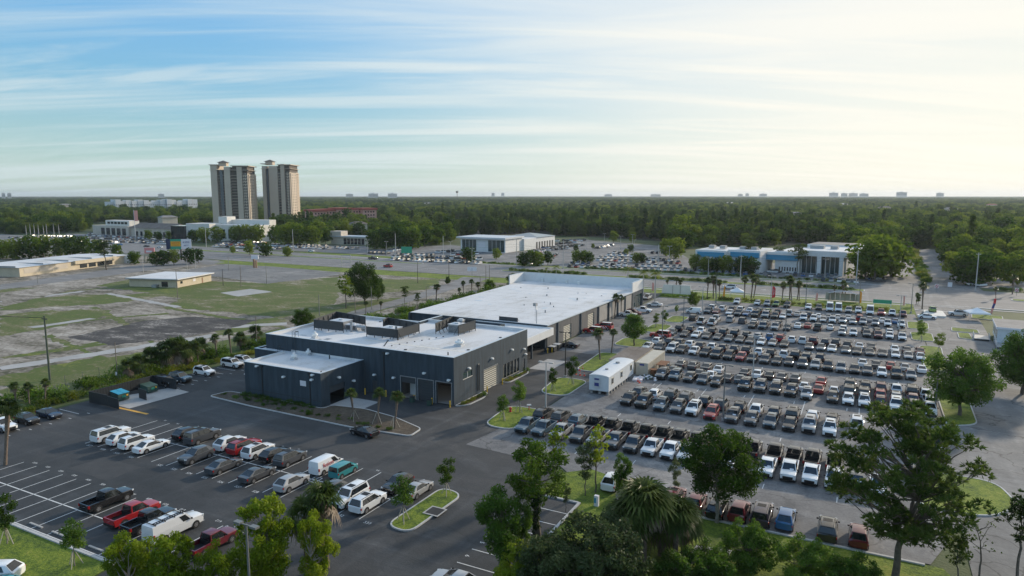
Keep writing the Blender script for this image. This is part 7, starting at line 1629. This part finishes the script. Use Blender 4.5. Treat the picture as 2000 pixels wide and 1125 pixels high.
tower('apartment_tower', 'left of the twin apartment towers', 415, 490, 800, 322, 340, 26, 1, -.30); tower('apartment_tower', 'right of the twin apartment towers', 515, 572, 820, 320, 337, 26, 2, -.34)
# low complexes in the woods
t, L = obj_frame('white_complex', 'long white apartment complex in the far woods', AT(212, 1500), AT(386, 1560)); rg = random.Random(2)
for k in range(16): MB().box(L * k / 16, L * (k + .9) / 16, rg.uniform(-6, 6), 20, 0, ZAT(300, rg.uniform(389, 394), 1520)).build('block', 'white_wall', t)
for k in range(48): MB().box(L * (k + .3) / 48, L * (k + .6) / 48, -6.4, -6.2, 16, 18).build('window', 'glass', t)
t, L = obj_frame('red_roofed_complex', 'salmon apartment complex with red roofs in the woods', AT(611, 760), AT(735, 790))
for k, (a, b_, y0, yt) in enumerate(((0, .2, 0, 409), (.17, .4, 6, 408), (.38, .62, 2, 406), (.6, .8, 8, 407), (.78, 1.0, 0, 407))):
    h = ZAT(650, yt, 775); MB().box(L * a, L * b_, y0, 24, 0, h - 2).build('block', 'pink_wall', t); MB().box(L * a - 1, L * b_ + 1, y0 - 1, 25, h - 2, h).build('roof', 'red_roof', t)
    for f in (3, 6.5, 10): 
        for j in range(4): MB().box(L * a + 2 + j * 3.3, L * a + 3.6 + j * 3.3, y0 - .2, y0 - .05, h - 2 - f, h - .4 - f).build('window', 'glass', t)
HS = [(690, 26, 433, 620, 'brown_roof', 'brown roof among trees left of the small dealer'), (315, 30, 421, 760, 'gravel_roof', 'grey gabled roof below the towers'), (1545, 24, 414, 900, 'gravel_roof', 'grey roof far in the woods right of centre'), (1720, 22, 403, 1300, 'brown_roof', 'brown roof in the distant suburb'), (1850, 22, 405, 1250, 'gravel_roof', 'grey roof in the distant suburb'),
      (905, 22, 402, 1500, 'gravel_roof', 'pale roof in the woods left of the radio mast'), (1060, 16, 400, 1700, 'warm_white', 'small white roof in the far centre woods'), (1160, 18, 411, 1050, 'gravel_roof', 'grey roof behind the far centre stock'), (1215, 14, 396, 2000, 'warm_white', 'white roof on the far plain right of centre'), (1330, 18, 399, 1700, 'brown_roof', 'brown roof in the woods above the blue dealer'), (1420, 14, 395, 2100, 'warm_white', 'white roof on the far plain above the blue dealer'), (1640, 16, 397, 1900, 'warm_white', 'white roof on the far plain above the white dealer'), (1930, 18, 398, 1800, 'red_roof', 'red roof on the far plain at right'), (830, 14, 396, 2100, 'warm_white', 'white roof on the far plain right of the towers'), (120, 18, 398, 1700, 'gravel_roof', 'grey roof on the far plain at left')]
for i, (x, w_, y, d, mat, lab) in enumerate(HS):
    t, L = obj_frame('wood_house', lab, AT(x, d), AT(x + w_, d + 5), 'house'); h = ZAT(x, y, d)
    MB().box(0, L, 0, 12, 0, h - 2).build('wall', 'beige_wall', t); b = MB(); b.add([(-1, -1, h - 2), (L + 1, -1, h - 2), (L - 3, 6, h), (3, 6, h), (L + 1, 13, h - 2), (-1, 13, h - 2)], [(0, 1, 2, 3), (3, 2, 4, 5), (1, 4, 2), (0, 3, 5)]); b.build('roof', mat, t)
HZ = [(1618, 1636, 376.5, 7000), (1641, 1654, 377.5, 7000), (1656, 1674, 377.5, 7100), (1677, 1695, 378, 7100), (1749, 1770, 375.5, 6500), (1827, 1842, 377, 7000), (1455, 1462, 378, 8000), (1482, 1497, 378.5, 8000), (1440, 1450, 379, 8200), (960, 966, 377, 7500), (979, 985, 377, 7500), (720, 739, 378, 5200), (758, 776, 378, 5200), (676, 690, 379, 6000), (5, 12, 377.5, 5000), (16, 24, 377.5, 5000), (310, 322, 379, 5500), (1180, 1195, 379.5, 8000), (1270, 1290, 379.5, 8000)]
for i, (a, b_, y, d) in enumerate(HZ):
    t, L = obj_frame('horizon_building', 'faint high-rise block on the horizon, %s from the left' % ORD[sorted(range(len(HZ)), key=lambda k: HZ[k][0]).index(i)], AT(a, d), AT(b_, d)); t['group'] = 'faint blocks on the horizon'; h = ZAT(a, y, d)
    MB().box(0, L, 0, 40, 0, h).build('block', 'warm_white', t); MB().box(L * .3, L * .6, 8, 30, h, h + 5).build('roof_block', 'warm_white', t)
    for k in range(3): MB().box(L * .02, L * .98, -.6, -.1, h - 6 - k * 8, h - 3 - k * 8).build('window_band', 'tower_glass', t)
t = thing('radio_mast', 'dark radio mast on the horizon left of centre', 'mast', (*AT(893, 2500), 0)); MB().tube([(0, 0, 0), (0, 0, ZAT(893, 373, 2500))], .8, 6).build('mast', 'dark_metal', t); MB().box(-3, 3, -3, 3, ZAT(893, 377, 2500), ZAT(893, 373, 2500)).build('antenna', 'dark_metal', t)
t = thing('flagpole', 'flagpole with striped flag before the beige dealer', 'flagpole', (*G(265, 466), 0), YAW); h = HT(265, 466, 410); MB().tube([(0, 0, 0), (0, 0, h)], .2, 6).build('pole', 'pale_metal', t); MB().box(.2, 3, 0, .1, h - 9, h - .5).build('flag', 'flag_pink', t)

# ------------------------------------------------------------------ stock of the dealers across the road: too many and too small to count
def far_cars():
    rng = np.random.default_rng(8); V = []; Fc = []; C = []
    base = [(-2.3, -.9, .25), (2.3, -.9, .25), (2.3, .9, .25), (-2.3, .9, .25), (-2.3, -.9, .95), (2.25, -.88, .85), (2.25, .88, .85), (-2.3, .9, .95), (-1.9, -.82, 1.0), (1.0, -.82, .98), (1.0, .82, .98), (-1.9, .82, 1.0), (-1.5, -.65, 1.6), (.3, -.65, 1.6), (.3, .65, 1.6), (-1.5, .65, 1.6)]
    fs = [(0, 1, 5, 4), (1, 2, 6, 5), (2, 3, 7, 6), (3, 0, 4, 7), (4, 5, 6, 7), (8, 9, 13, 12), (9, 10, 14, 13), (10, 11, 15, 14), (11, 8, 12, 15), (12, 13, 14, 15)]
    pal = [(.74, .75, .75)] * 9 + [(.36, .36, .36)] * 3 + [(.05, .055, .06)] * 3 + [(.012, .012, .013)] * 3 + [(.3, .02, .02), (.03, .1, .25), (.1, .14, .17)]
    seg = [((1108, 522), (1345, 530), 0), ((1112, 516), (1335, 523), 0), ((1165, 509), (1330, 516), 0), ((1170, 504), (1325, 511), 0), ((1185, 499), (1240, 501), 0), ((1195, 495), (1225, 496), 0), ((1270, 495), (1300, 496), 0), ((1165, 486), (1195, 481), 0), ((1062, 508), (1085, 498), 1), ((1030, 517), (1062, 519), 0), ((1080, 478), (1130, 474), 0), ((1040, 492), (1110, 486), 0),
        ((765, 508), (940, 516), 0), ((765, 503), (900, 506), 0), ((870, 499), (935, 497), 0), ((760, 492), (800, 484), 0), ((720, 495), (760, 497), 0), ((580, 484), (645, 487), 0), ((655, 485), (700, 487), 0), ((425, 478), (475, 480), 0), ((490, 478), (575, 483), 0), ((440, 474), (520, 476), 0),
        ((60, 468), (345, 477), 0), ((60, 472), (230, 476), 0), ((420, 482), (570, 488), 0), ((560, 480), (640, 483), 0), ((20, 465), (140, 468), 0), ((860, 504), (940, 508), 0), ((850, 494), (890, 492), 0), ((770, 498), (850, 500), 0), ((1030, 500), (1060, 490), 0), ((1060, 486), (1140, 480), 0), ((1085, 472), (1150, 470), 0), ((150, 464), (345, 474), 0), ((170, 460), (345, 470), 0), ((175, 457), (300, 462), 0), ((240, 472), (345, 478), 0), ((60, 463), (140, 464), 0), ((1345, 533), (1440, 537), 0), ((1350, 528), (1430, 531), 0), ((1450, 537), (1510, 540), 0), ((1530, 538), (1640, 543), 0), ((1600, 549), (1680, 553), 0), ((1505, 533), (1520, 531), 0), ((980, 470), (1010, 466), 0), ((945, 462), (1000, 464), 0), ((1700, 545), (1720, 552), 0), ((1890, 556), (1925, 560), 0), ((1960, 548), (2000, 552), 0)]
    for a, b_, along in seg:
        A_, B_ = G(*a), G(*b_); d = math.hypot(B_[0] - A_[0], B_[1] - A_[1]); n = max(1, int(d / 2.9)); ang = math.atan2(B_[1] - A_[1], B_[0] - A_[0]) + math.pi / 2
        for k in range(n):
            if rng.random() < .08: continue
            x, y = A_[0] + (B_[0] - A_[0]) * (k + .5) / n, A_[1] + (B_[1] - A_[1]) * (k + .5) / n
            r = ang + (math.pi if rng.random() < .4 else 0) + rng.normal() * .03; c, s_ = math.cos(r), math.sin(r); hs = rng.uniform(.85, 1.15); o = len(V)
            V.extend([(x + (p[0] * c - p[1] * s_), y + (p[0] * s_ + p[1] * c), p[2] * hs + .02) for p in base])
            col = pal[rng.integers(len(pal))]
            for i, f in enumerate(fs): Fc.append([q + o for q in f]); C.append((.015, .018, .02) if 5 <= i <= 8 else col)
    me = bpy.data.meshes.new('distant_stock'); me.from_pydata(V, [], Fc); at = me.color_attributes.new('paint', 'FLOAT_COLOR', 'CORNER')
    at.data.foreach_set('color', np.repeat(np.array([(*c, 1) for c in C], np.float32), 4, 0).ravel())
    m, nt, b = new_mat('distant_paint'); a = nt.nodes.new('ShaderNodeAttribute'); a.attribute_name = 'paint'; nt.links.new(a.outputs['Color'], b.inputs['Base Color']); b.inputs['Roughness'].default_value = .25; b.inputs['Coat Weight'].default_value = .6
    me.materials.append(m); me.update()
    tag(put('distant_stock', me), 'mass of cars for sale on the dealer lots across the road', 'cars', kind='stuff')
far_cars()
for i, pts in enumerate(([(1020, 520), (1060, 500), (1040, 478), (1140, 468), (1240, 476), (1310, 482), (1345, 505), (1350, 532)], [(715, 500), (720, 488), (880, 478), (1000, 492), (1040, 496), (1000, 505), (950, 514)], [(560, 489), (570, 478), (720, 481), (720, 497)], [(410, 482), (430, 472), (570, 476), (570, 490)], [(120, 470), (130, 456), (345, 462), (350, 482)], [(1340, 535), (1345, 526), (1500, 528), (1500, 515), (1535, 512), (1510, 532), (1660, 535), (1690, 530), (1690, 556)], [(930, 512), (960, 495), (1030, 490), (1060, 498), (1020, 512), (990, 518)], [(1880, 560), (1900, 545), (2000, 540), (2100, 545), (2100, 575)])):
    sheet('dealer_lot', P(*pts), -.004 + i * .0012, 'old_asphalt')

# ------------------------------------------------------------------ woods
FV = []
def forest_variant(name, seed, h, spread, base, clumps, leaves, size, mat, flat_=.8, cr=(1.6, 2.8), pine=False):
    rg = random.Random(seed); rng = np.random.default_rng(seed); cs = []; rs = []
    zc = h * (base + (1 - base) * .5); hz = h * (1 - base) * .5
    for i in range(clumps):
        a = 2.4 * i; v = (i + .5) / clumps; zz = zc + hz * (1 - 2 * v) * .9
        k = math.sqrt(max(.06, 1 - ((zz - zc) / (hz * 1.05)) ** 2)) if not pine else max(.15, 1 - (zz - h * base) / (h * (1 - base)))
        rr = spread * k * rg.uniform(.3, .85); r = rg.uniform(*cr) * (1 if not pine else .5 + .6 * k)
        cs.append(np.array([math.cos(a) * rr, math.sin(a) * rr, zz + rg.gauss(0, .4)])); rs.append(np.array([r, r, r * flat_]))
    me = fast_mesh(name, leaf_quads(rng, cs, rs, [leaves] * clumps, size, .7, .6, .25, .3), 4, mat)
    o = bpy.data.objects.new(name, me); FV.append(o); return o
forest_variant('wood_crown', 201, 11, 5.2, .15, 20, 52, .55, 'forest_a'); forest_variant('wood_crown', 202, 12, 4.6, .18, 18, 52, .55, 'forest_a'); forest_variant('wood_crown', 203, 9.5, 5.6, .12, 20, 52, .55, 'forest_a', .7)
forest_variant('wood_crown', 204, 16, 3.2, .10, 22, 46, .50, 'forest_b', 1.0, (1.0, 1.7), True); forest_variant('wood_crown', 205, 14, 4.0, .12, 20, 46, .52, 'forest_b', 1.0, (1.3, 2.1))
forest_variant('wood_grove', 206, 11, 26, .2, 40, 60, 2.4, 'forest_b', .35, (6, 10))
EDGE = [(-900, 458), (0, 458), (140, 456), (172, 452), (178, 436), (340, 436), (346, 444), (520, 446), (524, 466), (570, 470), (640, 470), (648, 462), (722, 462), (728, 476), (800, 481), (850, 480), (880, 474), (890, 464), (1060, 453), (1085, 462), (1160, 462), (1250, 466), (1300, 472), (1340, 492), (1352, 490), (1356, 482), (1500, 482), (1540, 474), (1655, 486), (1676, 508), (1690, 520), (1700, 512), (1735, 487), (1832, 488), (1850, 512), (1872, 536), (1885, 545), (1930, 540), (1965, 530), (2040, 540), (2900, 600)]
def edge(x):
    for (a, ya), (b_, yb) in zip(EDGE, EDGE[1:]):
        if a <= x <= b_: return ya + (yb - ya) * (x - a) / (b_ - a)
    return 440
frng = np.random.default_rng(77)
PT, SC, RT, IX = [], [], [], []
KEEP = [(AT(459, 800), 46), (AT(551, 825), 42), (AT(300, 1530), 12), (AT(672, 790), 30)]
def fill(r0, r1, step, kind):
    r = r0
    while r < r1:
        da = step / r; a = -R(47)
        while a < R(47):
            rr = r + frng.uniform(-.5, .5) * step; aa = a + frng.uniform(-.5, .5) * da; a += da
            x = CAM[0] + math.cos(aa) * rr * -math.sin(YAW) + math.sin(aa) * rr * math.cos(YAW); y = CAM[1] + math.cos(aa) * rr * math.cos(YAW) + math.sin(aa) * rr * math.sin(YAW)
            px_, py_ = pix(x, y)
            if py_ > edge(px_) or py_ < 380: continue
            if any(math.hypot(x - k[0][0], y - k[0][1]) < k[1] for k in KEEP): continue
            if kind == 'near':
                tall = 520 < rr < 950 and 840 < px_ < 1620 and frng.random() < .62
                q = frng.random()
                i = (3 if q < .55 else 4) if tall else (0 if q < .34 else 1 if q < .62 else 2 if q < .88 else 4 if q < .96 else 3)
                s_ = (.55 + .75 * frng.random() ** 1.3) * (.88 if rr < 330 else 1)
                if frng.random() < .05: s_ *= 1.25
                if math.sin(x * .011 + 2) * math.sin(y * .008 + 1) > .72 and rr > 420: s_ *= .45
                SC.append((s_ * frng.uniform(.9, 1.15), s_ * frng.uniform(.9, 1.15), s_ * frng.uniform(.85, 1.1))); IX.append(i)
            else:
                s_ = frng.uniform(.6, 1.35); SC.append((s_ * kind, s_ * kind, frng.uniform(.5, 1.5))); IX.append(5)
            PT.append((x, y, 0)); RT.append(frng.uniform(0, 6.28))
        r += step
fill(255, 700, 7.6, 'near'); fill(700, 1400, 9.5, 'near'); fill(1400, 2400, 14, 'near'); fill(2400, 4500, 36, 1.0); fill(4500, 9500, 62, 1.7)
def instancer(name, label, pts, scs, rts, idx, objs):
    me = bpy.data.meshes.new(name); me.from_pydata(pts, [], [])
    a = me.attributes.new('tree_scale', 'FLOAT_VECTOR', 'POINT'); a.data.foreach_set('vector', np.array(scs, np.float32).ravel())
    a = me.attributes.new('tree_turn', 'FLOAT_VECTOR', 'POINT'); a.data.foreach_set('vector', np.array([(0, 0, q) for q in rts], np.float32).ravel())
    a = me.attributes.new('tree_kind', 'INT', 'POINT'); a.data.foreach_set('value', np.array(idx, np.int32))
    o = put(name, me); ng = bpy.data.node_groups.new(name, 'GeometryNodeTree')
    ng.interface.new_socket('Geometry', in_out='INPUT', socket_type='NodeSocketGeometry'); ng.interface.new_socket('Geometry', in_out='OUTPUT', socket_type='NodeSocketGeometry')
    N = ng.nodes.new; gi, go = N('NodeGroupInput'), N('NodeGroupOutput'); j = N('GeometryNodeJoinGeometry')
    def named(nm, ty):
        n = N('GeometryNodeInputNamedAttribute'); n.data_type = ty; n.inputs['Name'].default_value = nm; return n.outputs['Attribute']
    kd, sc_, tr_ = named('tree_kind', 'INT'), named('tree_scale', 'FLOAT_VECTOR'), named('tree_turn', 'FLOAT_VECTOR')
    for k, ob in enumerate(objs):
        cmp_ = N('FunctionNodeCompare'); cmp_.data_type = 'INT'; cmp_.operation = 'EQUAL'; ng.links.new(kd, cmp_.inputs[2]); cmp_.inputs[3].default_value = k
        oi = N('GeometryNodeObjectInfo'); oi.inputs['Object'].default_value = ob; oi.inputs['As Instance'].default_value = True
        ip = N('GeometryNodeInstanceOnPoints'); ng.links.new(gi.outputs[0], ip.inputs['Points']); ng.links.new(cmp_.outputs[0], ip.inputs['Selection']); ng.links.new(oi.outputs['Geometry'], ip.inputs['Instance']); ng.links.new(sc_, ip.inputs['Scale'])
        er = N('FunctionNodeEulerToRotation'); ng.links.new(tr_, er.inputs[0]); ng.links.new(er.outputs[0], ip.inputs['Rotation']); ng.links.new(ip.outputs[0], j.inputs[0])
    ng.links.new(j.outputs[0], go.inputs[0]); md = o.modifiers.new('scatter', 'NODES'); md.node_group = ng
    return tag(o, label, 'woods', kind='stuff')
instancer('forest', 'dense dark green woods stretching to the horizon', PT, SC, RT, IX, FV)
# trees one can tell apart along the road and in the dealers' lots
DT = [(o.data, None) for o in FV[:3]]
tm = MB().tube([(0, 0, 0), (0, 0, 3.2)], [.28, .2], 6).mesh('trunk', 'bark')
mrg = random.Random(19)
def road_tree(x, yb, yt, lab, w_=1.0, k=None):
    X, Y = G(x, yb); h = HT(x, yb, yt); k = mrg.randrange(3) if k is None else k; mh = (11, 12, 9.5)[k]; s_ = h / mh
    t = thing('roadside_tree', lab, 'tree', (X, Y, 0), mrg.uniform(0, 6.28), 'trees beyond the road', (s_ * w_, s_ * w_, s_)); put('trunk', tm, t); put('crown', FV[k].data, t)
RT_ = [('in the left clump by the beige store', [(5, 505, 470), (30, 507, 468), (62, 506, 462), (85, 503, 463), (118, 503, 466), (142, 504, 463), (165, 503, 464), (190, 504, 470), (228, 508, 478), (205, 512, 492)]),
 ('in the clump below the billboard', [(303, 519, 493), (320, 519, 490), (340, 518, 488), (371, 516, 486), (388, 514, 487), (262, 516, 492)]), ('on the median near the billboard', [(455, 496, 481), (487, 498, 471), (519, 500, 474), (561, 501, 482)]),
 ('in front of the cream dealer', [(378, 473, 450), (398, 474, 446), (425, 474, 444), (462, 474, 442), (480, 474, 440), (502, 474, 440), (330, 470, 452), (310, 470, 453), (290, 470, 450)]),
 ('behind the left dealers', [(538, 478, 442), (560, 480, 440), (585, 480, 440), (612, 480, 442), (636, 478, 446), (732, 486, 450), (755, 488, 446), (780, 488, 446), (805, 486, 444), (830, 482, 442)]),
 ('in the far centre stock', [(915, 512, 484), (970, 506, 486), (1022, 520, 494), (1035, 520, 490), (1050, 520, 492), (1070, 518, 492), (1126, 514, 490), (1140, 514, 490), (1152, 515, 494), (1125, 492, 478), (1158, 486, 476), (1223, 498, 486), (1243, 514, 494), (1254, 514, 495), (1232, 492, 478), (1198, 474, 452), (1235, 474, 454), (1300, 500, 468), (1320, 505, 466)]),
 ('before the blue dealer', [(1357, 528, 498), (1378, 530, 502), (1400, 532, 504), (1418, 533, 500), (1450, 535, 502), (1465, 536, 503)]), ('beside the side road', [(1690, 545, 478), (1708, 550, 470), (1725, 545, 462), (1740, 540, 472), (1862, 545, 494), (1890, 556, 496), (1915, 552, 492), (1850, 520, 478), (1978, 558, 500), (1960, 545, 505)])]
for lab, L_ in RT_:
    for i, (x, yb, yt) in enumerate(L_): road_tree(x, yb, yt, 'tree %s, %s of %d from the left' % (lab, ORD[i], len(L_)), 1.0 if 'side road' not in lab else 1.15)
for x, yb, yt, lab in ((1522, 530, 484, 'tall pine left before the white dealer'), (1556, 536, 478, 'tall pine right before the white dealer'), (1465, 528, 470, 'tall pine before the blue band'), (208, 527, 470, 'tall open pine before the beige store')):
    big('pine_tree', lab, (x, yb), yt, 10, SPINE[0], w=1.5)
for i, x in enumerate((52, 60, 68, 76, 86, 92, 106, 116)):
    big('royal_palm', 'royal palm, %s in the white-trunked row at far left' % ORD[i], (x, 462), 433, 10.2, ROYAL, 'palm')
for i, (x, yb) in enumerate(((718, 496), (755, 500), (880, 500), (922, 518), (1134, 500), (1145, 494), (1180, 480), (1212, 486), (1235, 482), (1238, 496), (1010, 482), (1090, 496), (1307, 512), (1611, 545), (1383, 540))):
    X, Y = G(x, yb); lamp_post(X, Y, 8.5, 'dealer lamp post across the road, %s of %d' % (ORD[i], 15), 'concrete_pole', grp='dealer lamp posts across the road')

# ------------------------------------------------------------------ the air
hz = MB().box(-16000, 16000, -16000, 16000, -1.2, 100); hz.box  # one closed box
me = hz.mesh('haze', 'concrete'); me.materials.clear()
m = bpy.data.materials.new('haze_air'); m.use_nodes = True; nt = m.node_tree; nt.nodes.clear()
o_ = nt.nodes.new('ShaderNodeOutputMaterial'); pv = nt.nodes.new('ShaderNodeVolumePrincipled'); pv.inputs['Color'].default_value = (.80, .88, .98, 1); pv.inputs['Density'].default_value = 6e-5; pv.inputs['Anisotropy'].default_value = .3
nt.links.new(pv.outputs[0], o_.inputs['Volume']); me.materials.append(m)
tag(put('haze', me), 'thin evening haze over the whole place', 'haze', kind='stuff')
